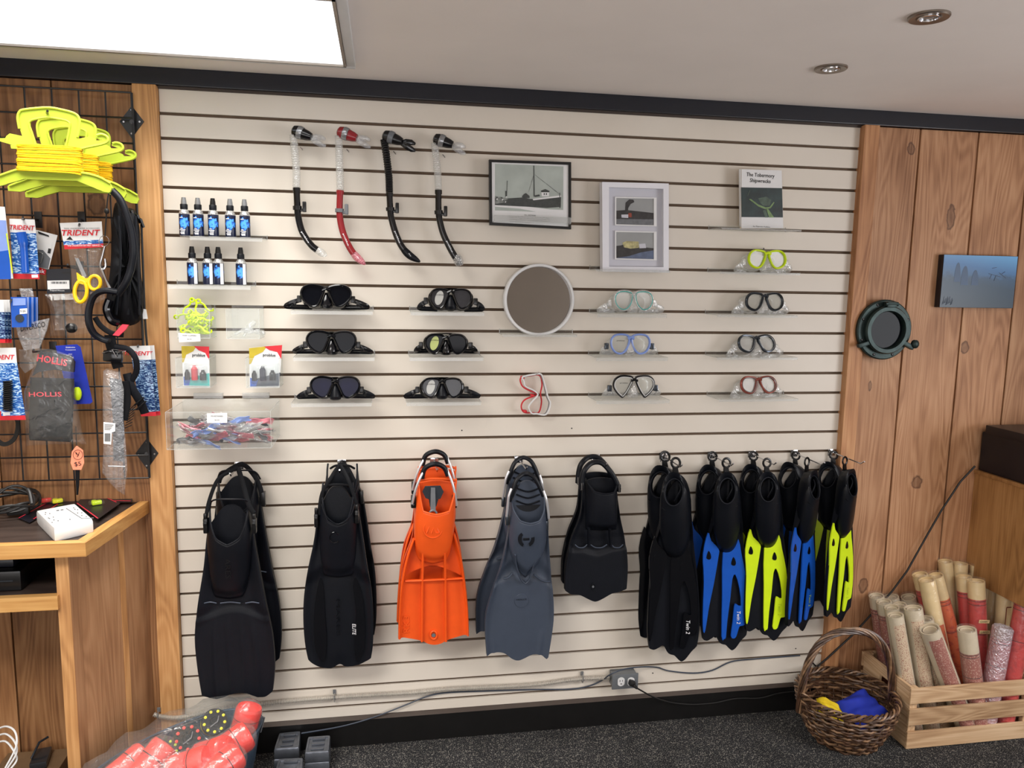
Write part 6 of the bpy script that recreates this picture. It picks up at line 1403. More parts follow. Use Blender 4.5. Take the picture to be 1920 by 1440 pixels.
M().prism(PP(z2([(645, 590), (675, 615), (722, 640), (770, 625), (745, 668), (700, 690), (665, 680), (650, 640)]), D + .024), (0, .007, 0)).build('handle_joint', MT['yel'], t, 0)
M().prism(PP(z2([(628, 460), (655, 470), (722, 630), (700, 635)]), D + .016), (0, .003, 0)).build('blade', MT['chrome'], t, 0); M().prism(PP(z2([(640, 470), (662, 468), (730, 618), (716, 632)]), D + .020), (0, .002, 0)).build('blade', MT['silver'], t, 0)
# black header with clear bag and camera mount
t = pkg('mount_pack', (130, 632), .10, 'black header card reading Tripod Mount over a clear bag with small black mount')
D = .10
strip_card(t, z2([(395, 562), (598, 555), (602, 760), (395, 768)]), D, 'blacktrim', 'header_card'); strip_card(t, z2([(398, 658), (584, 655), (587, 728), (402, 732)]), D, 'paper', 'price_label', .001)
for i in range(14): strip_card(t, z2([(432 + i * 9.5, 666), (436 + i * 9.5 + (i % 3) * 1.5, 666), (436 + i * 9.5 + (i % 3) * 1.5, 684), (432 + i * 9.5, 684)]), D, 'ink', 'barcode_bar', .0015, .0003)
text(t, 'lettering', 'Tripod Mount', W(*z2([(482, 743)])[0], D + .0012), .042, .0055, MT['whiteink'], 0); strip_card(t, z2([(520, 585), (596, 583), (596, 598), (522, 600)]), D, 'ink', 'hang_slot', .001)
bag = z2([(370, 768), (640, 760), (735, 860), (775, 1100), (600, 1130), (420, 1130), (425, 900)]); cx = sum(p[0] for p in bag) / 7; cy = sum(p[1] for p in bag) / 7
M().loft([PP([(cx + (x - cx) * f, cy + (y - cy) * f) for x, y in bag], dd) for f, dd in ((1.0, D - .002), (.96, D + .008), (.7, D + .02), (.3, D + .016), (.02, D + .02))]).build('clear_bag', MT['bag'], t)
M().sphere(W(134, 615, D + .012), .016, 1.1, .8, 1, 12).build('camera_mount', MT['blk'], t)
# stack of blue cards on a hook
for i in range(6):
    D = .165 - .012 * i; o = i * 4.2
    t = pkg('hang_card', (45 + o, 614), D, 'blue card on the long hook, %s of the stack of six' % ('frontmost', 'second from the front', 'third from the front', 'fourth from the front', 'fifth from the front', 'rearmost')[i], 'card')
    t['group'] = 'stack of blue cards'
    strip_card(t, [(20 + o, 557 + i * .3), (50 + o, 557), (50 + o, 613), (22 + o, 614)], D, 'pblue' if i % 2 else 'blue', 'card')
    if i == 0:
        strip_card(t, [(24, 559), (48, 559), (48, 572), (24, 573)], D, 'pblue', 'pale_panel', .0007); strip_card(t, [(37, 579), (51, 578), (51, 588), (37, 589)], D, 'paper', 'price_sticker', .0009)
        M().lathe(W(37, 597, D + .001), [(.012, 0), (.012, .0008)], 20, (0, -1, 0)).build('product_picture', MT['gun'], t); text(t, 'lettering', '9 09', W(43, 583.5, D + .0014), .014, .006, MT['ink'])
    if i == 3: strip_card(t, [(36, 541), (60, 540), (64, 556), (40, 557)], D, 'bagm', 'clear_tab')
# hand lettered clear pouch
t = pkg('clear_pouch', (60, 665), .13, 'greyish clear pouch with black script tapering downward, below the blue cards')
strip_card(t, z2([(135, 1050), (300, 1000), (415, 975), (390, 1080), (330, 1230), (200, 1245), (150, 1120)]), .13, 'bagm', 'pouch', 0, .006); text(t, 'script_lettering', 'DIVERSCO', W(*z2([(275, 1045)])[0], .1315), .072, .016, MT['ink'], 12, shear=.3)
strip_card(t, z2([(160, 1240), (330, 1235), (300, 1370), (270, 1400), (210, 1440), (165, 1380)]), .12, 'bag', 'pouch_tail', 0, .006)
# stack at the left edge
for i in range(3):
    t = pkg('blister_pack', (4 + i * 6, 643), .17 - .02 * i, 'water patterned card with red foot at the left edge, %s of three' % ('front', 'middle', 'rear')[i]); D = .17 - .02 * i; o = i * 6
    strip_card(t, [(-20 + o, 562), (6 + o, 562), (8 + o, 586), (-20 + o, 586)], D, 'paper', 'header_card'); strip_card(t, [(-20 + o, 585), (8 + o, 585), (10 + o, 636), (-20 + o, 636)], D, 'wavem', 'water_panel', .0004); strip_card(t, [(-20 + o, 635), (10 + o, 635), (10 + o, 643), (-20 + o, 643)], D, 'redink', 'red_band', .0004)
# coil lanyard card
t = pkg('blister_pack', (20, 787), .15, 'large water patterned card with dark coiled lanyard, lower left'); D = .15
trident(t, z3([(-70, 138), (125, 135), (135, 265), (-70, 268)]), z3([(-70, 262), (135, 255), (205, 700), (-70, 705)]), z3([(-70, 680), (200, 672), (207, 708), (-70, 712)]), D, z3([(5, 210)])[0], .078, .014)
m = M(); pts = [W(z3([(60 + 35 * math.cos(i * .9), 430 + i * 2.6)])[0][0], z3([(0, 400 + i * 2.4)])[0][1], D + .012 + .008 * math.sin(i * .9)) for i in range(100)]
m.tube(pts, .0026, 6).build('coiled_lanyard', MT['blk'], t)
strip_card(t, z3([(22, 648), (78, 645), (80, 672), (25, 675)]), D, 'paper', 'price_sticker', .001); strip_card(t, z3([(-70, 640), (8, 640), (10, 695), (-70, 695)]), D, 'redink', 'red_spot', .0012)
# black pouch in bag
t = pkg('bagged_pouch', (100, 833), .15, 'black pouch with coral red lettering sealed in a clear bag'); D = .15
pz = z3([(240, 370), (590, 380), (585, 560), (572, 860), (560, 885), (235, 870), (228, 840), (235, 560)]); cx = sum(p[0] for p in pz) / 8; cy = sum(p[1] for p in pz) / 8
M().loft([PP([(cx + (x - cx) * f, cy + (y - cy) * f) for x, y in pz], dd) for f, dd in ((1.0, D - .012), (1.0, D + .002), (.94, D + .010), (.5, D + .014), (.02, D + .015))], True).build('pouch_body', MT['neo'], t, 50)
M().prism(PP(z3([(320, 160), (560, 200), (590, 250), (585, 330), (430, 310), (300, 330), (255, 360), (290, 270)]), D + .006), (0, .01, 0)).build('pouch_flap', MT['blacktrim'], t, 0)
text(t, 'lettering', 'HOLLIS', W(*z3([(360, 505)])[0], D + .016), .092, .014, MT['pinkink'], 0, bold=.01); text(t, 'lettering', 'HOLLIS', W(*z3([(415, 235)])[0], D + .008), .085, .022, MT['pinkink'], -11, bold=.02)
bg = z3([(300, 140), (430, 150), (590, 205), (585, 320), (600, 520), (650, 800), (690, 905), (560, 900), (400, 905), (210, 915), (195, 700), (190, 480), (250, 320)]); cx = sum(p[0] for p in bg) / 13; cy = sum(p[1] for p in bg) / 13
M().loft([PP([(cx + (x - cx) * f, cy + (y - cy) * f) for x, y in bg], dd) for f, dd in ((1.0, D - .005), (.985, D + .010), (.8, D + .022), (.45, D + .020), (.02, D + .022))]).build('clear_bag', MT['bag'], t, 60)
# blue card with lime piece
t = pkg('blister_pack', (145, 757), .11, 'royal blue hang card with a lime piece, behind the black pouch'); D = .11
strip_card(t, z3([(440, 120), (610, 108), (640, 130), (735, 565), (715, 580), (560, 585)]), D, 'clothb', 'card'); 
for q, w_ in ((132, .026), (153, .030), (188, .010)): text(t, 'lettering', {132: 'Diablotins', 153: 'Transparent', 188: 'PVC'}[q], W(*z3([(560, q)])[0], D + .0008), w_, .0042, MT['whiteink'], 1)
M().sphere(W(*z3([(615, 500)])[0], D + .012), .016, .8, .7, 1.4, 12).build('lime_piece', MT['lime'], t)
# right cards
for i, (a, b_, lb) in enumerate((([(1030, 122), (1190, 118)], [(1120, 680), (1240, 678)], 'wide'), ([(1160, 120), (1224, 116)], [(1195, 678), (1274, 672)], 'narrow'))):
    D = .10 - .03 * i; t = pkg('blister_pack', (270 + 15 * i, 779), D, 'water patterned card with red foot, %s one at the right of the grid' % lb)
    l1 = lambda q: (a[0][0] + (b_[0][0] - a[0][0]) * q, a[0][1] + (b_[0][1] - a[0][1]) * q); l2 = lambda q: (a[1][0] + (b_[1][0] - a[1][0]) * q, a[1][1] + (b_[1][1] - a[1][1]) * q)
    strip_card(t, z3([l1(0), l2(0), l2(.21), l1(.21)]), D, 'paper', 'header_card'); strip_card(t, z3([l1(.2), l2(.2), l2(.95), l1(.95)]), D, 'wavem', 'water_panel', .0004); strip_card(t, z3([l1(.94), l2(.94), l2(1), l1(1)]), D, 'redink', 'red_band', .0006)
    text(t, 'lettering', 'TRIDENT' if i == 0 else 'T', W(*z3([(1090 if i == 0 else 1200, 180)])[0], D + .001), .078 if i == 0 else .010, .013, MT['redink'], 0, shear=.25, bold=.02)
# price tag
t = thing('price_tag', W(145, 882, .16), 'salmon price tag marked $5 hanging under the black pouch', 'tag'); D = .16
card(z3([(608, 912), (660, 950), (668, 1050), (645, 1105), (580, 1105), (560, 1050), (570, 960)]), D, MT['orange_tag'], 'tag_card', t, .0008)
text(t, 'handwriting', '$5', W(*z3([(618, 1060)])[0], D + .0008), .020, .015, MT['ink'], 6)
M().tube(ringpx(z3([(618, 985)])[0], 9, 9, D + .001, 0), .0006, 5, True).build('drawn_circle', MT['ink'], t)
M().tube([W(*z3([p])[0], D + .0012) for p in ((598, 965), (612, 985), (606, 968), (620, 988), (630, 962), (622, 990), (612, 1000))], .0009, 5).build('drawn_leaf', MT['ink'], t)
m = M(); m.tube([W(144, 836, D), W(143, 820, .13), W(142, 800, .06)], .0012, 5); m.build('tag_string', MT['cordy'], t)
M().prism(PP([(141, 880), (149, 880), (148, 905), (146, 928), (143, 928)], .10), (0, .004, 0)).single('hanging_strap', MT['neo'], 'narrow black strap end below the salmon price tag', 'strap')
# black hose, soft gear and straps
M().tube(S3([(210, 357, .24), (226, 375, .24), (238, 405, .24), (247, 438, .235), (250, 470, .235), (246, 502, .23), (236, 530, .23), (222, 552, .22)], 8), .0105, 12).single('rubber_hose', MT['rub'], 'thick black rubber hose curving down from the grid hook', 'hose')
t = thing('mesh_gear_bag', W(235, 605, .12), 'soft black gear bag hanging behind the black hose', 'bag')
gb = cr([(216, 385), (236, 392), (254, 400), (262, 440), (262, 500), (268, 545), (266, 590), (250, 606), (225, 606), (203, 596), (200, 560), (208, 500), (210, 440)], 4, True); cx, cy = 236, 500
rr = random.Random(8); lp = []
for f, dd in ((1.0, .09), (1.03, .12), (.95, .155), (.7, .175), (.4, .180), (.02, .18)):
    lp.append([W(cx + (x - cx) * f, cy + (y - cy) * f, dd + .010 * math.sin(i * .9) * f + .006 * math.sin(i * 2.3)) for i, (x, y) in enumerate(gb)])
M().loft(lp, True).build('bag_body', MT['neo'], t, 70)
for xs in ((222, 226, 218), (238, 246, 240), (254, 258, 262)): M().tube(S3([(xs[0], 405, .178), (xs[1], 480, .19), (xs[2], 590, .17)], 8), .004, 6).build('bag_seam', MT['rub'], t)
for i, (x, y) in enumerate(((247, 396), (258, 404), (264, 412))): M().tube([W(x - 14, y - 6, .13), W(x, y, .15), W(x + 5, y + 14, .14)], .005, 6).build('drawcord_lock', MT['blk'], t)
M().tube(S3([(265, 420, .13), (268, 500, .12), (272, 600, .10), (276, 650, .09)], 5), .0035, 7).single('trailing_cable', MT['cordy'], 'straight black cord beside the right edge of the wire grid', 'cord')
M().prism(PP([(267, 579), (274, 580), (277, 598), (268, 598)], .11), (0, .001, 0)).single('swing_tag', MT['paper'], 'small white swing tag beside the soft black bag', 'tag')
t = thing('strap_ring', W(195, 640, .20), 'large black rubber loop with a red tip below the hose', 'strap')
M().tube(S3([(222, 548, .22), (195, 545, .22), (176, 555, .22), (167, 580, .22), (167, 605, .22), (176, 625, .21), (192, 636, .20), (205, 640, .20)], 6), .0095, 10, ref=(0, 1, 0), flat=1.5).build('loop', MT['rub'], t)
M().tube(S3([(205, 562, .19), (200, 580, .19), (208, 600, .19), (222, 606, .18)], 6), .012, 10).build('clip_body', MT['gblk'], t)
M().prism(PP(z2([(950, 1118), (1030, 1028), (1082, 1032), (1060, 1070), (1000, 1125)]), .21), (0, .01, 0)).build('red_tip', MT['pinkink'], t, 0)
M().tube(S3([(178, 595, .20), (190, 612, .20), (210, 625, .20), (232, 628, .19)], 6), .008, 8, ref=(0, 1, 0), flat=.5).build('webbing', MT['neo'], t)
t = thing('swivel_clip', W(205, 545, .22), 'chrome swivel clip with split ring hanging beside the scissors', 'clip')
M().tube(ringpx((195, 452), 9.5, 10, .20), .0012, 6, True).build('split_ring', MT['chrome'], t)
M().tube(S3([(196, 462, .20), (192, 478, .20), (188, 495, .20), (191, 505, .20), (198, 500, .20), (197, 485, .20)], 5), .0034, 8).build('snap_gate', MT['chrome'], t); M().tube([W(191, 505, .20), W(199, 525, .20), W(207, 541, .20)], [.004, .003, .0055], 8).build('swivel', MT['chrome'], t)
m = M(); m.tube(S3([(204, 362, .20), (201, 380, .20), (199, 410, .20), (197, 443, .20)], 4), .0022, 6); m.sphere(W(200, 396, .20), .0075, 1, 1, 1.2, 8); m.build('lanyard', MT['cordy'], t)
# strap bundle and knife in bag
t = thing('strap_bundle', W(225, 770, .16), 'black harness straps with chrome buckle at the lower right of the grid', 'strap')
M().tube(S3([(206, 628, .17), (208, 645, .17), (214, 665, .17), (222, 690, .17)], 5), .016, 8, ref=(0, 1, 0), flat=.25).build('webbing', MT['neo'], t)
M().tube(S3([(215, 650, .18), (240, 655, .18), (254, 672, .18), (256, 695, .17), (248, 712, .16), (238, 730, .15)], 6), .009, 8, ref=(0, 1, 0), flat=.6).build('rubber_strap', MT['rubm'], t)
M().box(W(212, 668, .185), (.055, .022, .036), (0, .1, 0), .008).build('cam_buckle', MT['gblk'], t)
M().tube([W(*z3([p])[0], .205) for p in ((812, 178), (900, 150), (1000, 162), (935, 170), (925, 210), (890, 150))], .0016, 6).build('buckle_wire', MT['chrome'], t)
M().tube(S3([(238, 700, .16), (246, 725, .16), (262, 752, .15), (272, 775, .14)], 6), .013, 8, ref=(0, 1, 0), flat=.3).build('webbing', MT['rubm'], t); M().tube(S3([(234, 715, .17), (238, 750, .16), (232, 788, .16)], 6), .012, 8, ref=(0, 1, 0), flat=.3).build('webbing', MT['neo'], t)
m = M()
for i in range(8): m.tube([W(233 + i * 1.5, 803 - i * 5, .165), W(247 + i * 1.3, 797 - i * 6, .165)], .0014, 5)
m.build('strap_teeth', MT['blk'], t)
for p, q in (((252, 760), (270, 745)), ((256, 768), (274, 752))): M().tube([W(*p, .16), W(*q, .155)], .003, 6).build('strap_keeper', MT['blk'], t)
t = thing('bagged_strap', W(217, 925, .17), 'long milky bag holding a dark strap with a white barcode label', 'packet'); D = .17
bs = z3([(820, 320), (850, 300), (955, 322), (985, 460), (980, 700), (1000, 900), (1012, 1100), (990, 1305), (930, 1270), (850, 1180), (812, 1130), (822, 900), (815, 600)]); cx, cy = sum(p[0] for p in bs) / 13, sum(p[1] for p in bs) / 13
M().loft([PP([(cx + (x - cx) * f, cy + (y - cy) * (f * .9 + .1 if f > .3 else f)) for x, y in bs], dd) for f, dd in ((1.0, D - .002), (.97, D + .008), (.6, D + .014), (.02, D + .013))]).build('milky_bag', MT['bagm'], t, 60)
M().prism(PP(z3([(870, 375), (960, 390), (985, 780), (975, 1040), (900, 1030), (895, 700)]), D + .002), (0, .006, 0)).build('dark_strap', MT['gun'], t, 0); M().tube([W(*z3([p])[0], D + .01) for p in ((860, 1075), (995, 1080))], .002, 6).build('strap_pin', MT['silver'], t)
card(z3([(822, 725), (915, 735), (915, 800), (888, 808), (882, 905), (822, 898)]), D + .016, MT['paper'], 'barcode_label', t, .0006)
for i in range(12): card(z3([(832 + i * 3.8, 815), (834 + i * 3.8, 815), (834 + i * 3.8, 880), (832 + i * 3.8, 880)]), D + .0166, MT['ink'], 'barcode_bar', t, .0003)
for i in range(4): card(z3([(830, 745 + i * 12), (900 - 8 * i, 748 + i * 12), (900 - 8 * i, 752 + i * 12), (830, 749 + i * 12)]), D + .0166, MT['ink'], 'label_print', t, .0003)
m = M()
for i in range(4): m.tube(S3([(-12, 770 + i * 3, .10), (14, 778 + i, .10), (30 + i * 2, 790 + i, .10), (26 + i, 818 + i * 2, .10), (8, 830 + i * 2, .10), (-12, 815 + i * 4, .10)], 5), .0022, 6)
m.single('cable_coil', MT['cordy'], 'thin black cable loops hanging at the left edge below the cards', 'cable')

# ------------------------------------------------------------------ counter
ZC = .945
A = H(160, 1018, ZC); B = Vector((-.084, -.006, ZC)); LX = -1.25
t = thing('counter', (-.60, -.2, 0), 'pine edged counter with dark top and knotty side panel at the left', 'counter')
fd = A.y; th = .040
dirn = (A - B).normalized(); nrm = Vector((-dirn.y, dirn.x, 0)); nrm = nrm if nrm.x > 0 else -nrm
e = .030
M().prism([(LX, fd + e, ZC - .003), (A.x - e * 1.1, fd + e, ZC - .003), (B.x - e, B.y, ZC - .003), (LX, B.y, ZC - .003)], (0, 0, -.02)).build('dark_top', MT['darktop'], t, 0)
M().prism([(LX, fd, ZC), (A.x, fd, ZC), (A.x - e, fd + e, ZC), (LX, fd + e, ZC)], (0, 0, -th)).build('front_edging', MT['shelfw'], t, 0)
M().prism([(A.x, fd, ZC), (B.x, B.y, ZC), (B.x - e, B.y, ZC), (A.x - e, fd + e, ZC)], (0, 0, -th)).build('side_edging', MT['shelfwY'], t, 0)
M().bb((LX, B.y - .02, ZC - th), (B.x - .035, B.y, ZC - .003)).build('back_rail', MT['shelfw'], t, 0)
p0 = Vector((W(144, 1300, .37).x, -.37, 0)); p1 = Vector((-.099, -.006, 0))
inn = Vector((-.020, .004, 0)); ks = (0, .05, .60, .67, 1.0)
for i, (a, b_) in enumerate(((0, .10), (.102, .60), (.602, .672), (.674, 1.0))):
    q0, q1 = p0.lerp(p1, a), p0.lerp(p1, b_); off = Vector((.0015, 0, 0)) if i == 2 else Vector((0, 0, 0))
    M().prism([q0 + off, q1 + off, q1 + inn, q0 + inn], (0, 0, ZC - th)).build('side_board', MT['panelw'] if i != 2 else MT['post'], t, 0)
M().bb((p0.x - .036, p0.y - .002, 0), (p0.x - .001, p0.y + .018, ZC - th), .001).build('front_stile', MT['post'], t, 0)
zs = W(60, 1120, .385).z
M().bb((LX, -.385, zs - .042), (p0.x - .030, -.360, zs), .001).build('shelf_edging', MT['shelfw'], t, 0); M().bb((LX, -.360, zs - .022), (p0.x - .022, -.006, zs - .002)).build('shelf_board', MT['darktop'], t, 0)
M().bb((LX + .01, -.37, 0), (LX + .03, -.01, ZC - th)).build('side_board', MT['panelw'], t, 0)
# things on and in the counter
def flatbox(quad, z0, z1, mat, nm, parent, f=.97):
    Q = [H(x, y, z1) for x, y in quad]; c = sum(Q, Vector()) / 4
    l = lambda s_, z: [Vector((c.x + (q.x - c.x) * s_, c.y + (q.y - c.y) * s_, z)) for q in Q]
    def rnd(L_):
        o = []
        for i in range(4):
            a, b, d_ = L_[i - 1], L_[i], L_[(i + 1) % 4]; o += [b.lerp(a, .08), b.lerp(a, .02).lerp(b.lerp(d_, .02), .5), b.lerp(d_, .08)]
        return o
    return M().loft([rnd(l(s_, z)) for s_, z in ((f, z0), (1.0, z0 + (z1 - z0) * .15), (1.0, z1 - (z1 - z0) * .15), (f, z1))], True, True).build(nm, MT[mat], parent, 40)
t = thing('surge_protector', H(120, 985, ZC), 'white surge protector block with rows of sockets on the counter', 'power strip')
q4 = lambda pts: zoomed(pts, 0, 860, 4.5)
flatbox(q4([(302, 440), (630, 378), (788, 515), (455, 590)]), ZC - .002, ZC + .038, 'white', 'housing', t)
m = M()
for x, y in ((385, 455), (382, 470), (420, 463), (408, 500), (450, 493), (418, 505), (490, 524), (440, 538), (455, 517), (622, 415), (632, 427), (655, 430), (655, 458), (690, 456), (690, 480), (728, 488), (590, 512)):
    p = H(*q4([(x, y)])[0], ZC + .0385); m.box(p, (.0022, .006, .001), (0, 0, .5))
m.build('socket_slots', MT['ink'], t, 0)
m = M()
for x, y in ((487, 437), (523, 432)): m.box(H(*q4([(x, y)])[0], ZC + .0385), (.007, .005, .001), (0, 0, .2))
m.build('usb_ports', MT['gun'], t, 0)
M().tube([H(*q4([p])[0], ZC + .0385) for p in ((560, 420), (690, 505), (790, 500))], .0012, 5).build('centre_groove', MT['grey'], t)
def whistle_card(name, quad, z, label, wh, whm, stripes):
    t = thing(name, H(quad[2][0], quad[2][1], z), label, 'packet')
    Q = [H(x, y, z) for x, y in quad]; M().prism(Q, (0, 0, -.001)).build('black_card', MT['blacktrim'], t, 0)
    lp_ = lambda u, v: Q[0].lerp(Q[1], u).lerp(Q[3].lerp(Q[2], u), v) + Vector((0, 0, .0005))
    for (u0, v0, u1, v1) in stripes:
        a, b = lp_(u0, v0), lp_(u1, v1); d_ = (b - a).normalized().cross(Vector((0, 0, 1))) * .0016; M().prism([a - d_, b - d_, b + d_, a + d_], (0, 0, .0004)).build('red_stripe', MT['pinkink'], t, 0)
    for (px, py), mt_ in wh:
        c = H(px, py, z + .008); m = M(); m.box(c, (.030, .016, .013), (0, 0, .6), .004); m.box(c + Vector((-.012, .010, 0)), (.014, .014, .010), (0, 0, .2), .004); m.build('whistle', MT[mt_], t, 40)
        m = M(); m.sphere(c, .022, 1.15, .8, .55, 12); m.build('clear_blister', MT['acr'], t)
    return t, Q
q = lambda *p: q4(list(p))
whistle_card('whistle_pack', q((150, 498), (590, 262), (640, 300), (250, 540)), ZC + .003, 'black and red whistle card lying half under the surge protector', [], None, [(0, .1, 1, .1), (.1, .9, .6, .9)])
t_, Q = whistle_card('whistle_pack', q((640, 215), (830, 228), (700, 380), (480, 400)), ZC + .006, 'black card with red and yellow whistles behind the surge protector', [(q((390, 350))[0], 'redb'), (q((485, 355))[0], 'yelb')], None, [(.2, .25, .8, .2)])
rt_ = (Q[1] - Q[0]).normalized(); text(t_, 'lettering', 'FOX 40', H(*q((630, 315))[0], ZC + .007), .042, .009, MT['whiteink'], 0, basis=(Vector((.98, .2, 0)), Vector((-.2, .98, 0))))
whistle_card('whistle_pack', q((850, 225), (1105, 258), (1118, 362), (960, 370)), ZC + .009, 'black card with a red whistle at the right of the counter', [(q((945, 305))[0], 'pinkink')], None, [(.1, .9, .9, .95)])
whistle_card('whistle_pack', q((760, 262), (1015, 375), (825, 510), (640, 380)), ZC + .012, 'black card with a lime whistle beside the surge protector', [(q((815, 370))[0], 'lime')], None, [(.02, .95, .98, .98), (.1, .04, .9, .04)])
m = M()
for i in range(5):
    c = H(20, 945, ZC + .02 + .008 * i); pts = [c + Vector(((.085 - .006 * i) * math.cos(a) , (.05 + .004 * i) * math.sin(a), .012 * math.sin(2 * a + i) + (.03 if math.sin(a) > 0 else 0) * math.sin(a))) for a in [2 * PI * k_ / 30 for k_ in range(30)]]; m.tube(pts, .0042, 7, True)
m.tube(S3([(60, 945, .30), (56, 925, .28), (52, 918, .27)], 4), .006, 8); m.box(H(35, 957, ZC + .015), (.06, .03, .025), (0, 0, .2), .006)
m.single('cable_coil', MT['cordy'], 'coiled black cable with plug lying on the counter', 'cable')
t = thing('black_printer', (-.60, -.20, zs), 'black boxy device on the shelf under the counter top', 'device')
M().bb((-.85, -.33, zs), (-.35, -.08, zs + .060), .006).build('device_body', MT['blk'], t); M().bb((-.85, -.30, zs + .061), (-.38, -.09, zs + .085), .006).build('device_lid', MT['blacktrim'], t); M().bb((-.80, -.333, zs + .030), (-.37, -.3295, zs + .033)).build('front_seam', MT['gun'], t, 0)
t = thing('small_can', (-.258, -.27, zs), 'small white can with red print on the counter shelf', 'can')
M().lathe((-.258, -.27, zs), [(.017, 0), (.018, .002), (.018, .062), (.015, .066)], 18).build('can_body', MT['paper'], t); M().lathe((-.258, -.27, zs), [(.0183, .004), (.0183, .018)], 18, cap=False).build('dark_band', MT['ink'], t); M().box((-.262, -.2885, zs + .035), (.014, .001, .022)).build('red_print', MT['redink'], t, 0)
t = thing('cardboard_box', (-.40, -.16, 0), 'brown cardboard box on the floor under the counter', 'box')
M().bb((-.56, -.34, 0), (-.36, -.03, .09), .002).build('box_body', MT['gauze'], t, 0); M().box((-.44, -.18, .0915), (.05, .29, .002)).build('box_flap', MT['gauze'], t, 0)
M().bb((-.335, -.33, 0), (-.245, -.06, .065), .003).single('storage_tray', MT['panelw'], 'low pale tray on the floor against the counter side', 'tray')
m = M(); m.box((-.43, -.10, .105), (.05, .09, .022), (0, 0, .2), .004); m.tube([(-.45, -.12, .118), (-.44, -.08, .150), (-.42, -.06, .155)], .004, 7); m.single('metal_clamp', MT['gun'], 'dark metal clamp on the cardboard box', 'clamp')
m = M()
for i in range(3): m.tube(S3([(-14, 1372 + 12 * i, .32), (10, 1362 + 14 * i, .34), (28, 1372 + 20 * i, .36), (30, 1400 + 14 * i, .38), (10, 1440 + 6 * i, .40)], 6), .0028, 6)
m.single('white_cable', MT['white'], 'white cable loops on the floor at the bottom left', 'cable')

# ------------------------------------------------------------------ metal tub of marker buoys
TC = Vector((.063, -.38, 0)); TA, TB, TT = .30, .150, math.radians(47); TZ = .25
ua = Vector((math.cos(TT), math.sin(TT), 0)); ub = Vector((-math.sin(TT), math.cos(TT), 0))
def tl(f, z, off=0.0, n=48): return [TC + ua * ((TA * f + off) * math.cos(a)) + ub * ((TB * f + off) * math.sin(a)) + Vector((0, 0, z)) for a in [2 * PI * i / n for i in range(n)]]
t_tub = t = thing('metal_tub', TC, 'blue grey oval metal tub full of coral red marker buoys', 'tub')
M().loft([tl(.80, .0), tl(.82, .006), tl(.90, .12), tl(.905, .125), tl(.915, .130), tl(.985, .235), tl(1.0, TZ), tl(.985, TZ), tl(.90, .13), tl(.80, .012)], True, True).build('tub_wall', MT['tubm'], t, 40)
M().tube(tl(1.0, TZ), .0045, 8, True).build('rolled_rim', MT['tubm'], t)
hp = TC + ua * (TA + .006)
m = M(); sd = ub
M().prism([hp + sd * .035 + Vector((0, 0, .235)), hp - sd * .035 + Vector((0, 0, .235)), hp - sd * .028 + Vector((0, 0, .185)) - ua * .012, hp + sd * .028 + Vector((0, 0, .185)) - ua * .012], ua * .004).build('handle_plate', MT['silver'], t, 0)
def buoy(px, py, z, r, l, axv, label, lab=False):
    c = H(px, py, z); ax = Vector(axv).normalized(); t = thing('marker_buoy', c - Vector((0, 0, r)), label, 'buoy', 'coral red rolled marker buoys in the tub')
    b0 = c - ax * l / 2
    M().lathe(b0, [(r * .3, 0), (r * .9, .004), (r, .015), (r * .97, l * .5), (r, l - .015), (r * .9, l - .004), (r * .3, l)], 22, ax).build('rolled_buoy', MT['redb'], t)
    M().lathe(b0, [(r * 1.015, l * .60), (r * 1.02, l * .62)], 22, ax, cap=False).build('dark_cord', MT['ink'], t)
    M().lathe(b0, [(r * 1.01, l * .55), (r * 1.01, l * .56)], 22, ax, cap=False).build('fold_edge', MT['redink'], t)
    if lab: M().lathe(b0, [(r * 1.02, l * .02), (r * 1.025, l * .28)], 22, ax, cap=False).build('white_label', MT['paper'], t)
    M().lathe(b0 - ax * .01, [(r * .2, -.006), (r * .8, 0), (r * 1.07, .02), (r * 1.09, l * .5), (r * 1.07, l), (r * .6, l + .022), (r * .12, l + .03)], 18, ax, cap=False).build('plastic_sleeve', MT['bag'], t)
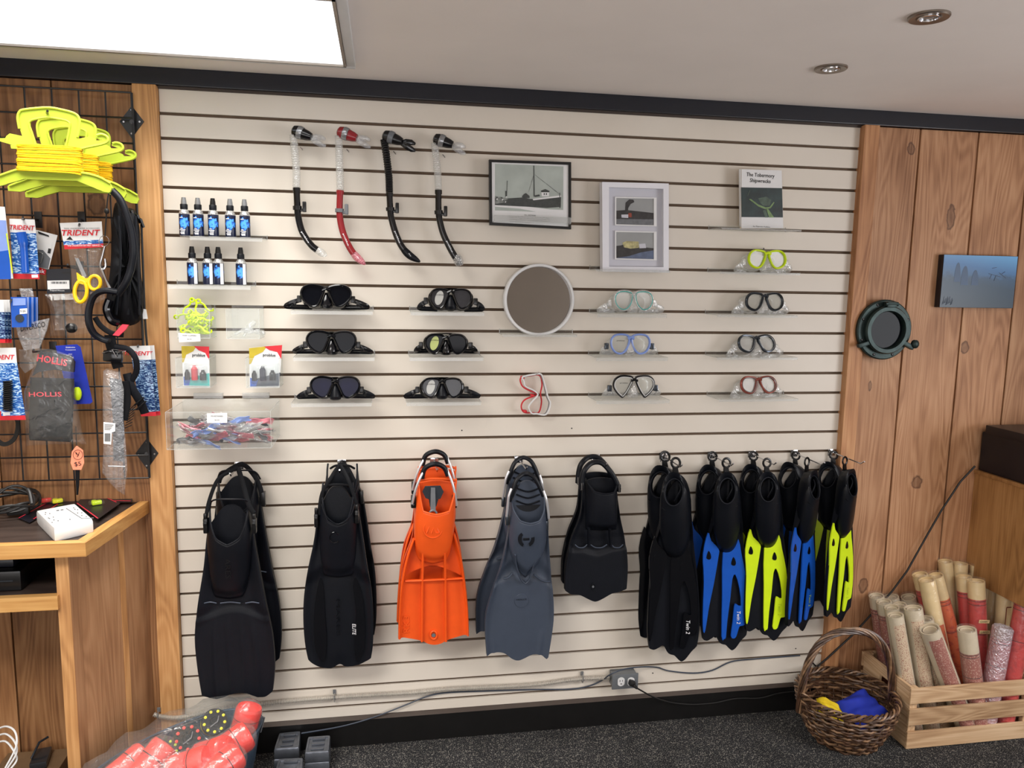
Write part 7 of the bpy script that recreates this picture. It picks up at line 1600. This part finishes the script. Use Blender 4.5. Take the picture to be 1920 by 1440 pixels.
def spool(px, py, z, r, colm, label):
    c = H(px, py, z); ax = (CAM - c).normalized(); ax = (ax + Vector((.15, 0, .25))).normalized(); t = thing('marker_spool', c - Vector((0, 0, r)), label, 'spool')
    M().lathe(c - ax * .035, [(r * .9, 0), (r * .98, .008), (r * .95, .026)], 26, ax).build('spool_body', MT[colm], t)
    M().lathe(c - ax * .009, [(r * .97, 0), (r, .003), (r, .008), (r * .96, .010), (r * .35, .010), (r * .3, .006)], 28, ax).build('black_face', MT['blk'], t)
    a = ax.orthogonal().normalized(); b = ax.cross(a)
    for i in range(9):
        w_ = 2 * PI * i / 9; M().lathe(c + (a * math.cos(w_) + b * math.sin(w_)) * r * .78 + ax * .001, [(r * .12, 0), (r * .12, .003), (r * .05, .004)], 8, ax).build('coloured_dot', MT[colm], t)
    M().tube([c + a * r * .5 + ax * .004, c - a * r * .1 + b * r * .2 + ax * .008, c - a * r * .5 + ax * .004], .0022, 5).build('silver_clip', MT['silver'], t)
buoy(461, 1352, .275, .042, .105, (.25, .10, .9), 'upright coral red rolled buoy at the far end of the tub', True)
buoy(434, 1398, .265, .046, .12, (.8, .5, .3), 'coral red rolled buoy in the middle right of the tub')
buoy(398, 1414, .275, .044, .12, (.7, -.3, .35), 'coral red rolled buoy in front of the red dotted spool')
buoy(355, 1436, .28, .044, .12, (.9, -.1, .3), 'coral red rolled buoy at the front left rim')
buoy(415, 1440, .27, .044, .12, (.6, .6, .2), 'coral red rolled buoy at the bottom edge of the photo')
buoy(335, 1425, .19, .044, .12, (.3, .9, .3), 'coral red rolled buoy lying under the dotted spools')
buoy(240, 1440, .25, .044, .12, (.6, .6, .3), 'coral red rolled buoy at the lower left corner of the tub')
buoy(283, 1432, .265, .044, .13, (.5, .5, .5), 'coral red rolled buoy at the left end of the tub')
spool(402, 1353, .285, .040, 'yelb', 'black faced spool with yellow dots in the tub')
spool(352, 1384, .285, .042, 'redb', 'black faced spool with coral dots in the tub')
spool(313, 1408, .270, .034, 'lime', 'black spool with lime dots and white print in the tub')

rr = random.Random(21); loops = []
for f, z in ((.97, .250), (1.0, .268), (.93, .300), (.75, .325), (.45, .335), (.15, .338), (.01, .338)):
    loops.append([p + Vector((0, 0, .012 * math.sin(5 * i * .26 + f * 9) * f + rr.uniform(-.004, .004))) for i, p in enumerate(tl(f, z))])
m = M().loft(loops); m.build('film_cover', MT['bag'], t_tub, 70)
